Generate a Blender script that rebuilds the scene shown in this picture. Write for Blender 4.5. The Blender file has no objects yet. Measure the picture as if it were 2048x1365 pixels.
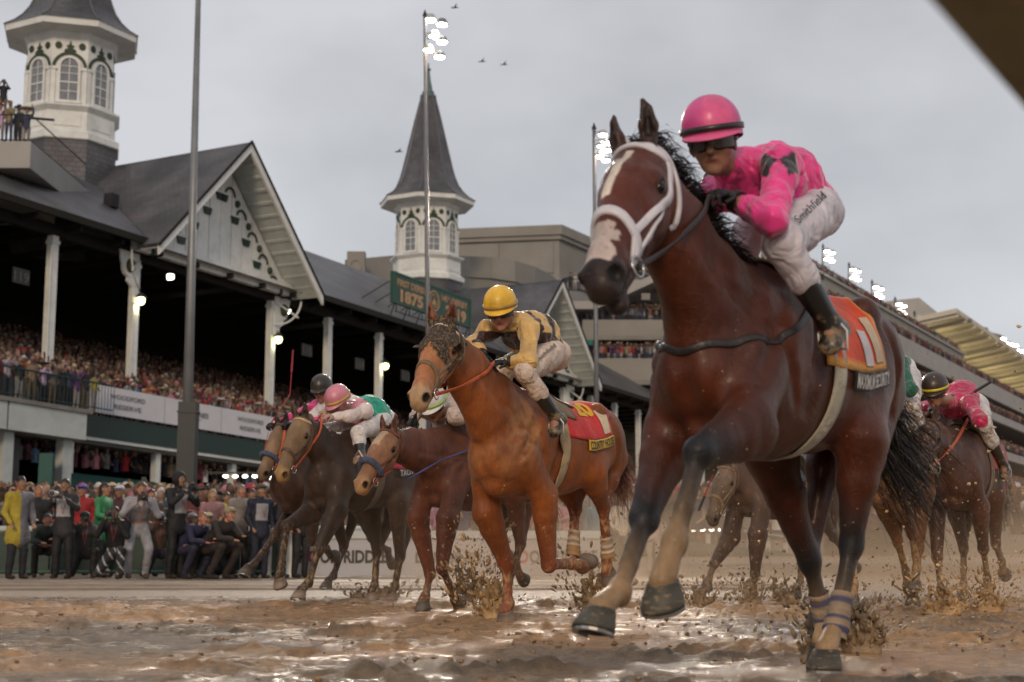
import bpy, math, random
import numpy as np
from mathutils import Vector, Matrix

random.seed(7)
RNG = np.random.default_rng(7)
scene = bpy.context.scene
COL = scene.collection

# ------------------------------------------------------------------ camera, sky, light, exposure
FPX = 2048 * 50 / 36
TANP = (1102 - 682.5) / FPX
PITCH = math.atan(TANP)
CAM = np.array([0, 0, .48])
CF = np.array([0, math.cos(PITCH), math.sin(PITCH)])
CU = np.array([0, -math.sin(PITCH), math.cos(PITCH)])
CX = np.array([1., 0, 0])

cam_data = bpy.data.cameras.new('camera')
cam_data.lens = 50
cam_data.sensor_width = 36
cam_data.clip_start = .05
cam_data.clip_end = 3000
cam_data.dof.use_dof = True
cam_data.dof.focus_distance = 9.0
cam_data.dof.aperture_fstop = 3.0
cam = bpy.data.objects.new('camera', cam_data)
COL.objects.link(cam)
cam.location = CAM
cam.rotation_euler = (math.pi / 2 + PITCH, 0, 0)
scene.camera = cam

scene.view_settings.view_transform = 'Standard'
scene.view_settings.look = 'None'
scene.view_settings.exposure = -0.12
scene.view_settings.gamma = 1
scene.view_settings.use_curve_mapping = False
scene.cycles.use_denoising = True
scene.cycles.use_adaptive_sampling = True
scene.cycles.adaptive_threshold = .02
scene.cycles.max_bounces = 6
scene.cycles.transparent_max_bounces = 24
scene.cycles.diffuse_bounces = 3
scene.cycles.glossy_bounces = 2
scene.cycles.volume_bounces = 1
scene.cycles.volume_step_rate = 2.0
scene.cycles.volume_max_steps = 96
scene.cycles.sample_clamp_indirect = 4

SUN_EL, SUN_AZ = math.radians(22), math.radians(186)   # behind the camera
world = bpy.data.worlds.new('World')
scene.world = world
world.use_nodes = True
wn, wl = world.node_tree.nodes, world.node_tree.links
wn.clear()
w_out = wn.new('ShaderNodeOutputWorld')
w_bg = wn.new('ShaderNodeBackground')
w_bg2 = wn.new('ShaderNodeBackground')
w_add = wn.new('ShaderNodeAddShader')
w_sky = wn.new('ShaderNodeTexSky')
w_sky.sky_type = 'NISHITA'
w_sky.sun_disc = False
w_sky.sun_elevation = SUN_EL
w_sky.sun_rotation = SUN_AZ
w_tc = wn.new('ShaderNodeTexCoord')
w_map = wn.new('ShaderNodeMapping')
w_map.inputs['Scale'].default_value = (1.0, 1.0, 1.7)
w_noise = wn.new('ShaderNodeTexNoise')
w_noise.inputs['Scale'].default_value = 2.1
w_noise.inputs['Detail'].default_value = 5
w_noise.inputs['Roughness'].default_value = .5
w_ramp = wn.new('ShaderNodeValToRGB')
w_ramp.color_ramp.elements[0].position = .38
w_ramp.color_ramp.elements[0].color = (.43, .43, .448, 1)
w_ramp.color_ramp.elements[1].position = .62
w_ramp.color_ramp.elements[1].color = (.67, .67, .69, 1)
wl.new(w_tc.outputs['Generated'], w_map.inputs['Vector'])
wl.new(w_map.outputs['Vector'], w_noise.inputs['Vector'])
wl.new(w_noise.outputs['Fac'], w_ramp.inputs['Fac'])
wl.new(w_ramp.outputs['Color'], w_bg2.inputs['Color'])
w_bg2.inputs['Strength'].default_value = 1.0
wl.new(w_sky.outputs['Color'], w_bg.inputs['Color'])
w_bg.inputs['Strength'].default_value = .012          # what little of the clear sky comes through the overcast
wl.new(w_bg.outputs['Background'], w_add.inputs[0])
wl.new(w_bg2.outputs['Background'], w_add.inputs[1])
wl.new(w_add.outputs['Shader'], w_out.inputs['Surface'])

sun_data = bpy.data.lights.new('sun', 'SUN')
sun_data.energy = 1.5
sun_data.angle = math.radians(12)
sun_data.color = (1.0, .76, .52)
sun = bpy.data.objects.new('sun', sun_data)
COL.objects.link(sun)
# direction TO the sun; azimuth measured clockwise from +Y
SD = Vector((math.sin(SUN_AZ) * math.cos(SUN_EL), math.cos(SUN_AZ) * math.cos(SUN_EL), math.sin(SUN_EL)))
sun.rotation_euler = SD.to_track_quat('Z', 'Y').to_euler()

# ------------------------------------------------------------------ geometry of the view
def ray(px, py):
    return CF + (px - 1024) / FPX * CX + (682.5 - py) / FPX * CU

def atY(px, py, Y):
    d = ray(px, py)
    return CAM + d * (Y / d[1])

def atZ(px, py, z):
    d = ray(px, py)
    return CAM + d * ((z - CAM[2]) / d[2])

def A(*v):
    return np.array(v, float)

def unit(v):
    v = np.asarray(v, float)
    return v / max(1e-9, np.linalg.norm(v))

# ------------------------------------------------------------------ noise
_T = np.random.default_rng(3).random(65536).astype(np.float32)
def _h(i, j, k, s):
    return _T[((i * 73856093) ^ (j * 19349663) ^ (k * 83492791) ^ (s * 2654435)) & 65535]

def vnoise(p, s=0):
    """value noise 0..1 on an (n,3) or (n,2) array"""
    p = np.asarray(p, np.float32)
    if p.shape[1] == 2:
        p = np.concatenate([p, np.zeros((len(p), 1), np.float32)], 1)
    f = np.floor(p); t = p - f; t = t * t * (3 - 2 * t)
    i = f.astype(np.int64)
    r = 0
    for a in (0, 1):
        wa = t[:, 0] if a else 1 - t[:, 0]
        for b in (0, 1):
            wb = t[:, 1] if b else 1 - t[:, 1]
            for c in (0, 1):
                wc = t[:, 2] if c else 1 - t[:, 2]
                r = r + wa * wb * wc * _h(i[:, 0] + a, i[:, 1] + b, i[:, 2] + c, s)
    return r

def fbm(p, o=4, s=0, lac=2.03, gain=.5):
    p = np.asarray(p, np.float32)
    a, r, n = 1., 0, 0
    for k in range(o):
        r = r + a * vnoise(p, s + k * 17); n += a
        a *= gain; p = p * lac + 3.7
    return r / n

# ------------------------------------------------------------------ objects
INV = {}
def tag(o, label=None, cat=None, group=None, kind=None):
    if label: o['label'] = label
    if cat: o['category'] = cat
    if group: o['group'] = group
    if kind: o['kind'] = kind
    return o

def thing(name, loc=(0, 0, 0), label=None, cat=None, group=None, rz=0):
    o = bpy.data.objects.new(name, None)
    o.empty_display_size = .2
    COL.objects.link(o)
    M = Matrix.Translation(Vector([float(x) for x in loc])) @ Matrix.Rotation(rz, 4, 'Z')
    o.matrix_world = M
    INV[o.name] = M.inverted()
    return tag(o, label, cat, group)

def mesh_data(name, v, f, mats=(), mi=None, smooth=False, col=None, mud=None):
    me = bpy.data.meshes.new(name)
    v = np.asarray(v, np.float32).reshape(-1, 3)
    if isinstance(f, np.ndarray):
        n, m = f.shape
        me.vertices.add(len(v)); me.vertices.foreach_set('co', v.ravel())
        me.loops.add(n * m); me.loops.foreach_set('vertex_index', f.astype(np.int32).ravel())
        me.polygons.add(n)
        me.polygons.foreach_set('loop_start', np.arange(0, n * m, m, dtype=np.int32))
        me.polygons.foreach_set('loop_total', np.full(n, m, np.int32))
        me.update(calc_edges=True)
    else:
        me.from_pydata([tuple(map(float, x)) for x in v], [], [tuple(map(int, x)) for x in f])
    for m in (mats if isinstance(mats, (list, tuple)) else [mats]):
        me.materials.append(m)
    if mi is not None:
        me.polygons.foreach_set('material_index', np.asarray(mi, np.int32))
    if smooth:
        me.polygons.foreach_set('use_smooth', np.ones(len(me.polygons), bool))
    if col is not None:
        a = me.attributes.new('col', 'FLOAT_COLOR', 'POINT')
        c = np.ones((len(v), 4), np.float32); c[:, :3] = col
        a.data.foreach_set('color', c.ravel())
    if mud is not None:
        a = me.attributes.new('mud', 'FLOAT', 'POINT')
        a.data.foreach_set('value', np.asarray(mud, np.float32))
    me.update()
    return me

def obj(name, v, f, mats, parent=None, smooth=False, col=None, mud=None, mi=None, label=None, cat=None, group=None, kind=None):
    """v in WORLD coordinates; the object is stored in its root's frame (only roots have a transform)."""
    v = np.asarray(v, float).reshape(-1, 3)
    root = parent
    while root is not None and root.parent is not None:
        root = root.parent
    base = None
    if root is not None and root.name in INV:
        M = np.array(INV[root.name])
        v = v @ M[:3, :3].T + M[:3, 3]
    elif root is None:
        base = A((v[:, 0].min() + v[:, 0].max()) / 2, (v[:, 1].min() + v[:, 1].max()) / 2, v[:, 2].min())
        v = v - base
    o = bpy.data.objects.new(name, mesh_data(name, v, f, mats, mi, smooth, col, mud))
    COL.objects.link(o)
    if parent is not None:
        o.parent = parent
    else:
        o.location = base
        INV[o.name] = Matrix.Translation(-Vector(base))
    return tag(o, label, cat, group, kind)

class MB:
    """collects shapes (world coordinates) for one mesh"""
    def __init__(s): s.v, s.f, s.m = [], [], []
    def add(s, v, f, mi=0):
        n = len(s.v); s.v += [tuple(map(float, x)) for x in v]
        s.f += [tuple(int(i) + n for i in q) for q in f]; s.m += [mi] * len(f)
    def hexa(s, c, mi=0):       # 8 corners: bottom 4 (ccw), top 4
        s.add(c, [(3, 2, 1, 0), (4, 5, 6, 7), (0, 1, 5, 4), (1, 2, 6, 5), (2, 3, 7, 6), (3, 0, 4, 7)], mi)
    def box(s, lo, hi, T=None, mi=0):
        x0, y0, z0 = lo; x1, y1, z1 = hi
        c = [(x0, y0, z0), (x1, y0, z0), (x1, y1, z0), (x0, y1, z0), (x0, y0, z1), (x1, y0, z1), (x1, y1, z1), (x0, y1, z1)]
        if T: c = [T(*q) for q in c]
        s.hexa(c, mi)
    def tube(s, pts, r, n=8, mi=0, cap=True, flat=1.0):
        pts = [np.asarray(p, float) for p in pts]
        k = len(pts); r = [r] * k if np.isscalar(r) else list(r)
        v = []; up = None
        for i, p in enumerate(pts):
            t = unit(pts[min(i + 1, k - 1)] - pts[max(i - 1, 0)])
            if up is None:
                up = A(0, 0, 1) if abs(t[2]) < .9 else A(1, 0, 0)
            a = unit(np.cross(t, up)); b = np.cross(a, t); up = b
            for j in range(n):
                q = 2 * math.pi * j / n
                v.append(p + r[i] * (math.cos(q) * a + math.sin(q) * flat * b))
        f = [(i * n + j, i * n + (j + 1) % n, (i + 1) * n + (j + 1) % n, (i + 1) * n + j) for i in range(k - 1) for j in range(n)]
        if cap: f += [tuple(range(n))[::-1], tuple((k - 1) * n + j for j in range(n))]
        s.add(v, f, mi)
    def lathe(s, c, prof, n=16, mi=0, rot=0, cap=True):
        v = []
        for r, z in prof:
            for j in range(n):
                q = 2 * math.pi * j / n + rot
                v.append((c[0] + r * math.cos(q), c[1] + r * math.sin(q), z))
        k = len(prof)
        f = [(i * n + j, i * n + (j + 1) % n, (i + 1) * n + (j + 1) % n, (i + 1) * n + j) for i in range(k - 1) for j in range(n)]
        if cap: f += [tuple(range(n))[::-1], tuple((k - 1) * n + j for j in range(n))]
        s.add(v, f, mi)
    def ball(s, c, r, n=8, m=6, mi=0):
        rr = r if not np.isscalar(r) else (r, r, r)
        v = [(c[0], c[1], c[2] - rr[2])]
        for i in range(1, m):
            ph = -math.pi / 2 + math.pi * i / m
            for j in range(n):
                q = 2 * math.pi * j / n
                v.append((c[0] + rr[0] * math.cos(ph) * math.cos(q), c[1] + rr[1] * math.cos(ph) * math.sin(q), c[2] + rr[2] * math.sin(ph)))
        v.append((c[0], c[1], c[2] + rr[2]))
        f = [(0, 1 + (j + 1) % n, 1 + j) for j in range(n)]
        for i in range(m - 2):
            b = 1 + i * n
            f += [(b + j, b + (j + 1) % n, b + n + (j + 1) % n, b + n + j) for j in range(n)]
        b = 1 + (m - 2) * n
        f += [(b + j, b + (j + 1) % n, len(v) - 1) for j in range(n)]
        s.add(v, f, mi)
    def quad(s, a, b, c, d, mi=0): s.add([a, b, c, d], [(0, 1, 2, 3)], mi)
    def plate(s, poly, dvec, mi=0):      # extruded polygon
        n = len(poly); dv = np.asarray(dvec, float)
        v = [np.asarray(p, float) for p in poly] + [np.asarray(p, float) + dv for p in poly]
        f = [tuple(range(n))[::-1], tuple(range(n, 2 * n))] + [(i, (i + 1) % n, n + (i + 1) % n, n + i) for i in range(n)]
        s.add(v, f, mi)
    def build(s, name, mats, parent=None, **k):
        return obj(name, s.v, s.f, mats, parent, mi=s.m if any(s.m) else None, **k)

# ------------------------------------------------------------------ materials
MATS = {}
def nodes(m):
    m.use_nodes = True
    nt = m.node_tree
    return nt, nt.nodes, nt.links, nt.nodes['Principled BSDF']

def mat(name, color=(.5, .5, .5), rough=.6, var=.12, vscale=3., bump=.0, bscale=40., metal=0., spec=.5, coat=0., stretch=None, sheen=0., dirt=0., dirtcol=(.16, .115, .07)):
    if name in MATS: return MATS[name]
    m = bpy.data.materials.new(name); MATS[name] = m
    nt, N, L, P = nodes(m)
    P.inputs['Roughness'].default_value = rough
    P.inputs['Metallic'].default_value = metal
    P.inputs['Specular IOR Level'].default_value = spec
    P.inputs['Coat Weight'].default_value = coat
    P.inputs['Sheen Weight'].default_value = sheen
    tc = N.new('ShaderNodeTexCoord'); mp = N.new('ShaderNodeMapping')
    if stretch: mp.inputs['Scale'].default_value = stretch
    L.new(tc.outputs['Object'], mp.inputs['Vector'])
    n1 = N.new('ShaderNodeTexNoise'); n1.inputs['Scale'].default_value = vscale; n1.inputs['Detail'].default_value = 6
    L.new(mp.outputs['Vector'], n1.inputs['Vector'])
    mr = N.new('ShaderNodeMapRange'); mr.inputs[1].default_value = .3; mr.inputs[2].default_value = .7
    mr.inputs[3].default_value = 1 - var; mr.inputs[4].default_value = 1 + var
    L.new(n1.outputs['Fac'], mr.inputs[0])
    mx = N.new('ShaderNodeMix'); mx.data_type = 'RGBA'; mx.blend_type = 'MULTIPLY'; mx.inputs[0].default_value = 1
    mx.inputs[6].default_value = (*color, 1)
    L.new(mr.outputs[0], mx.inputs[7])
    out = mx.outputs[2]
    if dirt:
        n3 = N.new('ShaderNodeTexNoise'); n3.inputs['Scale'].default_value = vscale * 2.3; n3.inputs['Detail'].default_value = 8; n3.inputs['Roughness'].default_value = .65
        L.new(mp.outputs['Vector'], n3.inputs['Vector'])
        m3 = N.new('ShaderNodeMapRange'); m3.inputs[1].default_value = .5; m3.inputs[2].default_value = .68; m3.inputs[4].default_value = dirt
        L.new(n3.outputs['Fac'], m3.inputs[0])
        x3 = N.new('ShaderNodeMix'); x3.data_type = 'RGBA'; x3.inputs[7].default_value = (*dirtcol, 1)
        L.new(m3.outputs[0], x3.inputs[0]); L.new(out, x3.inputs[6]); out = x3.outputs[2]
    L.new(out, P.inputs['Base Color'])
    m['base'] = 1
    if bump:
        n2 = N.new('ShaderNodeTexNoise'); n2.inputs['Scale'].default_value = bscale; n2.inputs['Detail'].default_value = 4
        L.new(mp.outputs['Vector'], n2.inputs['Vector'])
        b = N.new('ShaderNodeBump'); b.inputs['Strength'].default_value = bump; b.inputs['Distance'].default_value = .02
        L.new(n2.outputs['Fac'], b.inputs['Height']); L.new(b.outputs['Normal'], P.inputs['Normal'])
    return m

def attr_mat(name, rough=.5, spec=.4, hair=0., mudcol=(.20, .135, .075), mudscale=30., bump=.25, bscale=60., sheen=0., coat=0., wrinkle=0., stretch=(1, 1, 1)):
    """colour from the 'col' attribute, mud splatter where the 'mud' attribute says"""
    if name in MATS: return MATS[name]
    m = bpy.data.materials.new(name); MATS[name] = m
    nt, N, L, P = nodes(m)
    P.inputs['Specular IOR Level'].default_value = spec
    P.inputs['Sheen Weight'].default_value = sheen
    P.inputs['Coat Weight'].default_value = coat
    P.inputs['Coat Roughness'].default_value = .25
    tc = N.new('ShaderNodeTexCoord'); mp = N.new('ShaderNodeMapping'); mp.inputs['Scale'].default_value = stretch
    L.new(tc.outputs['Object'], mp.inputs['Vector'])
    ac = N.new('ShaderNodeAttribute'); ac.attribute_name = 'col'
    am = N.new('ShaderNodeAttribute'); am.attribute_name = 'mud'
    nb = N.new('ShaderNodeTexNoise'); nb.inputs['Scale'].default_value = 6; nb.inputs['Detail'].default_value = 6; nb.inputs['Roughness'].default_value = .6
    L.new(mp.outputs['Vector'], nb.inputs['Vector'])
    mr = N.new('ShaderNodeMapRange'); mr.inputs[1].default_value = .3; mr.inputs[2].default_value = .7; mr.inputs[3].default_value = .72; mr.inputs[4].default_value = 1.3
    L.new(nb.outputs['Fac'], mr.inputs[0])
    mx = N.new('ShaderNodeMix'); mx.data_type = 'RGBA'; mx.blend_type = 'MULTIPLY'; mx.inputs[0].default_value = 1
    L.new(ac.outputs['Color'], mx.inputs[6]); L.new(mr.outputs[0], mx.inputs[7])
    n2 = N.new('ShaderNodeTexNoise'); n2.inputs['Scale'].default_value = mudscale; n2.inputs['Detail'].default_value = 7; n2.inputs['Roughness'].default_value = .72
    L.new(mp.outputs['Vector'], n2.inputs['Vector'])
    # mud where noise < mud amount
    th = N.new('ShaderNodeMath'); th.operation = 'SUBTRACT'
    sc = N.new('ShaderNodeMath'); sc.operation = 'MULTIPLY_ADD'; sc.inputs[1].default_value = .62; sc.inputs[2].default_value = .20
    L.new(am.outputs['Fac'], sc.inputs[0])
    L.new(sc.outputs[0], th.inputs[0]); L.new(n2.outputs['Fac'], th.inputs[1])
    ms = N.new('ShaderNodeMapRange'); ms.inputs[1].default_value = 0; ms.inputs[2].default_value = .07; ms.inputs[4].default_value = .9
    L.new(th.outputs[0], ms.inputs[0])
    m2 = N.new('ShaderNodeMix'); m2.data_type = 'RGBA'; m2.inputs[7].default_value = (*mudcol, 1)
    L.new(ms.outputs[0], m2.inputs[0]); L.new(mx.outputs[2], m2.inputs[6])
    L.new(m2.outputs[2], P.inputs['Base Color'])
    rr = N.new('ShaderNodeMapRange'); rr.inputs[3].default_value = rough; rr.inputs[4].default_value = .75
    L.new(ms.outputs[0], rr.inputs[0]); L.new(rr.outputs[0], P.inputs['Roughness'])
    nh = N.new('ShaderNodeTexNoise'); nh.inputs['Scale'].default_value = bscale; nh.inputs['Detail'].default_value = 5
    L.new(mp.outputs['Vector'], nh.inputs['Vector'])
    ad = N.new('ShaderNodeMath'); ad.operation = 'MULTIPLY_ADD'; ad.inputs[1].default_value = .8
    L.new(ms.outputs[0], ad.inputs[0]); L.new(nh.outputs['Fac'], ad.inputs[2])
    bp = N.new('ShaderNodeBump'); bp.inputs['Strength'].default_value = bump; bp.inputs['Distance'].default_value = .006
    L.new(ad.outputs[0], bp.inputs['Height'])
    nrm = bp.outputs['Normal']
    if wrinkle:
        nw = N.new('ShaderNodeTexNoise'); nw.inputs['Scale'].default_value = 7; nw.inputs['Detail'].default_value = 2; nw.inputs['Distortion'].default_value = 1.2
        L.new(tc.outputs['Object'], nw.inputs['Vector'])
        b2 = N.new('ShaderNodeBump'); b2.inputs['Strength'].default_value = wrinkle; b2.inputs['Distance'].default_value = .05
        L.new(nw.outputs['Fac'], b2.inputs['Height']); L.new(nrm, b2.inputs['Normal']); nrm = b2.outputs['Normal']
    L.new(nrm, P.inputs['Normal'])
    return m

def coat_mat(name, rough, mudcol, mudscale, coat):
    m = attr_mat(name, rough=rough + .06, spec=.28, bump=.35, bscale=260, mudscale=mudscale, mudcol=mudcol, sheen=.05, coat=coat, stretch=(1, 1, .6))
    if 'done' in m: return m
    m['done'] = 1
    nt = m.node_tree; N, L = nt.nodes, nt.links; P = N['Principled BSDF']
    tc = N.new('ShaderNodeTexCoord')
    # wet, clumped hair: streaky gloss, veins, large mottling of the coat
    mp = N.new('ShaderNodeMapping'); mp.inputs['Scale'].default_value = (9, 9, 3.2); L.new(tc.outputs['Object'], mp.inputs[0])
    n = N.new('ShaderNodeTexNoise'); n.inputs['Scale'].default_value = 3.2; n.inputs['Detail'].default_value = 6; n.inputs['Roughness'].default_value = .62; n.inputs['Distortion'].default_value = .6
    L.new(mp.outputs[0], n.inputs[0])
    r = N.new('ShaderNodeMapRange'); r.inputs[1].default_value = .3; r.inputs[2].default_value = .7; r.inputs[3].default_value = 0; r.inputs[4].default_value = coat * 1.0; L.new(n.outputs['Fac'], r.inputs[0]); L.new(r.outputs[0], P.inputs['Coat Weight'])
    n2 = N.new('ShaderNodeTexNoise'); n2.inputs['Scale'].default_value = 2.6; n2.inputs['Detail'].default_value = 5; L.new(tc.outputs['Object'], n2.inputs[0])
    r2 = N.new('ShaderNodeMapRange'); r2.inputs[1].default_value = .3; r2.inputs[2].default_value = .7; r2.inputs[3].default_value = .62; r2.inputs[4].default_value = 1.32; L.new(n2.outputs['Fac'], r2.inputs[0])
    old = P.inputs['Base Color'].links[0].from_socket
    mx = N.new('ShaderNodeMix'); mx.data_type = 'RGBA'; mx.blend_type = 'MULTIPLY'; mx.inputs[0].default_value = 1; L.new(old, mx.inputs[6]); L.new(r2.outputs[0], mx.inputs[7])
    mx2 = N.new('ShaderNodeMix'); mx2.data_type = 'RGBA'; mx2.blend_type = 'MULTIPLY'; mx2.inputs[0].default_value = 1; L.new(mx.outputs[2], mx2.inputs[6])
    r3 = N.new('ShaderNodeMapRange'); r3.inputs[1].default_value = .25; r3.inputs[2].default_value = .75; r3.inputs[3].default_value = .78; r3.inputs[4].default_value = 1.22; L.new(n.outputs['Fac'], r3.inputs[0]); L.new(r3.outputs[0], mx2.inputs[7])
    L.new(mx2.outputs[2], P.inputs['Base Color'])
    v = N.new('ShaderNodeTexNoise'); v.inputs['Scale'].default_value = 5.5; v.inputs['Detail'].default_value = 3; v.inputs['Distortion'].default_value = 1.6; L.new(tc.outputs['Object'], v.inputs[0])
    ab = N.new('ShaderNodeMath'); ab.operation = 'SUBTRACT'; ab.inputs[1].default_value = .5; L.new(v.outputs['Fac'], ab.inputs[0])
    a2 = N.new('ShaderNodeMath'); a2.operation = 'ABSOLUTE'; L.new(ab.outputs[0], a2.inputs[0])
    vr = N.new('ShaderNodeMapRange'); vr.interpolation_type = 'SMOOTHSTEP'; vr.inputs[1].default_value = .0; vr.inputs[2].default_value = .03; vr.inputs[3].default_value = 1; vr.inputs[4].default_value = 0; L.new(a2.outputs[0], vr.inputs[0])
    ad = N.new('ShaderNodeMath'); ad.operation = 'MULTIPLY_ADD'; ad.inputs[1].default_value = .22; L.new(vr.outputs[0], ad.inputs[0]); L.new(n.outputs['Fac'], ad.inputs[2])
    b = N.new('ShaderNodeBump'); b.inputs['Strength'].default_value = .35; b.inputs['Distance'].default_value = .012; L.new(ad.outputs[0], b.inputs['Height']); L.new(P.inputs['Normal'].links[0].from_socket, b.inputs['Normal']); L.new(b.outputs['Normal'], P.inputs['Normal'])
    return m

def emit(name, color, strength):
    if name in MATS: return MATS[name]
    m = bpy.data.materials.new(name); MATS[name] = m
    nt, N, L, P = nodes(m)
    P.inputs['Base Color'].default_value = (*color, 1)
    P.inputs['Emission Color'].default_value = (*color, 1)
    P.inputs['Emission Strength'].default_value = strength
    return m

ink = mat('print_black', (.012, .012, .014), .6, .1)
inkw = mat('print_white', (.50, .48, .48), .6, .1)
inky = mat('print_yellow', (.75, .42, .02), .6, .1)
# ------------------------------------------------------------------ implicit surfaces
class SDF:
    def __init__(s): s.p = []
    def seg(s, a, b, h0, h1=None, w0=None, w1=None, up=(0, 0, 1), k=.03, col=None, col1=None, sub=False, ax=None, mud=0., mud1=None):
        a = np.asarray(a, float); b = np.asarray(b, float)
        h1 = h0 if h1 is None else h1; w0 = h0 if w0 is None else w0; w1 = (w0 * h1 / h0 if w1 is None else w1)
        ab = b - a; L = np.linalg.norm(ab)
        t = ab / L if L > 1e-6 else unit(np.cross(up, (.3, .5, .1)))
        u = np.asarray(up, float); u = u - t * (u @ t)
        if np.linalg.norm(u) < 1e-3: u = np.cross(t, (1, 0, 0)) if abs(t[0]) < .9 else np.cross(t, (0, 1, 0))
        u = unit(u); sd = np.cross(u, t)
        s.p.append(dict(a=a, b=b, L=max(L, 1e-6), t=t, u=u, s=sd, h0=h0, h1=h1, w0=w0, w1=w1, k=k, c0=col, c1=col1 if col1 is not None else col, sub=sub,
                        ax=ax, m0=mud, m1=mud if mud1 is None else mud1))
        return s
    def ell(s, c, axis, ra, ru, rs, up=(0, 0, 1), **kw):
        """ellipsoid: radius ra along axis, ru along up, rs sideways"""
        c = np.asarray(c, float); ax = unit(axis)
        return s.seg(c - ax * 1e-4, c + ax * 1e-4, ru, ru, rs, rs, up=up, ax=ra, **kw)
    @staticmethod
    def d(q, P):
        r = P - q['a'].astype(P.dtype)
        x = r @ q['t'].astype(P.dtype)
        tt = np.clip(x / q['L'], 0, 1)
        h = q['h0'] + (q['h1'] - q['h0']) * tt
        w = q['w0'] + (q['w1'] - q['w0']) * tt
        xa = x - tt * q['L']
        du = r @ q['u'].astype(P.dtype); ds = r @ q['s'].astype(P.dtype)
        m = np.minimum(h, w) if q['ax'] is None else q['ax']
        a2 = (du / h) ** 2 + (ds / w) ** 2 + (xa / m) ** 2
        b2 = (du / h ** 2) ** 2 + (ds / w ** 2) ** 2 + (xa / m ** 2) ** 2
        k0 = np.sqrt(a2); k1 = np.sqrt(b2) + 1e-9
        return k0 * (k0 - 1) / k1, tt
    def value(s, P):
        P = np.asarray(P, np.float32)
        F = np.full(len(P), 1., np.float32)
        for q in s.p:
            d, _ = s.d(q, P)
            F = s.comb(F, d, q)
        return F
    @staticmethod
    def comb(F, d, q):
        k = q['k']
        if q['sub']:
            h = np.clip(.5 + .5 * (F + d) / k, 0, 1) * 0 + np.maximum(k - np.abs(F + d), 0) / k
            return np.maximum(F, -d) + h * h * k * .25
        h = np.maximum(k - np.abs(F - d), 0) / k
        return np.minimum(F, d) - h * h * k * .25
    def grad(s, P, e=.004):
        G = np.zeros_like(P)
        for i in range(3):
            o = np.zeros(3); o[i] = e
            G[:, i] = s.value(P + o) - s.value(P - o)
        return G / np.maximum(1e-9, np.linalg.norm(G, axis=1))[:, None]
    def snap(s, P, off=.0, it=5):
        P = np.asarray(P, float).copy()
        for _ in range(it):
            P -= s.grad(P) * (s.value(P) - off)[:, None] * .9
        return P
    def mesh(s, h, disp=None, relax=0):
        lo = np.min([np.minimum(q['a'], q['b']) - max(q['h0'], q['h1'], q['w0'], q['w1'], q['ax'] or 0) for q in s.p if not q['sub']], 0) - 3 * h
        hi = np.max([np.maximum(q['a'], q['b']) + max(q['h0'], q['h1'], q['w0'], q['w1'], q['ax'] or 0) for q in s.p if not q['sub']], 0) + 3 * h
        n = np.ceil((hi - lo) / h).astype(int) + 1
        X = [(lo[i] + h * np.arange(n[i])).astype(np.float32) for i in range(3)]
        F = np.full(n, 1., np.float32)
        for q in s.p:
            R = max(q['h0'], q['h1'], q['w0'], q['w1'], q['ax'] or 0) + q['k'] + 3 * h
            l = np.minimum(q['a'], q['b']) - R; u = np.maximum(q['a'], q['b']) + R
            i0 = np.clip(((l - lo) / h).astype(int), 0, n - 1); i1 = np.clip(((u - lo) / h).astype(int) + 2, 1, n)
            sl = tuple(slice(a, b) for a, b in zip(i0, i1))
            g = np.meshgrid(*[X[i][sl[i]] for i in range(3)], indexing='ij')
            P = np.stack([a.ravel() for a in g], 1)
            d, _ = s.d(q, P)
            F[sl] = s.comb(F[sl], d.reshape(g[0].shape), q)
        if disp is not None:
            band = np.abs(F) < .04
            idx = np.argwhere(band)
            P = lo + h * idx
            F[band] += disp(P).astype(np.float32)
        return nets(F, lo, h)
    def paint(s, V, base, tau=.012):
        V32 = V.astype(np.float32)
        W = np.full(len(V), 1e-6); Cc = np.tile(np.asarray(base, float), (len(V), 1)) * 1e-6; M = np.zeros(len(V))
        over = []
        for q in s.p:
            if q['c0'] is None: continue
            d, t = s.d(q, V32)
            c = np.asarray(q['c0'])[None] * (1 - t)[:, None] + np.asarray(q['c1'])[None] * t[:, None]
            mm = q['m0'] * (1 - t) + q['m1'] * t
            if q['sub']:
                over.append((np.clip(1 - (np.abs(d) - .002) / .008, 0, 1), c)); continue
            w = np.exp(-np.clip(d, -.06, 1) / tau)
            W += w; Cc += c * w[:, None]; M += mm * w
        Cc /= W[:, None]; M /= W
        for a, c in over: Cc = Cc * (1 - a[:, None]) + c * a[:, None]
        return Cc, M

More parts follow.
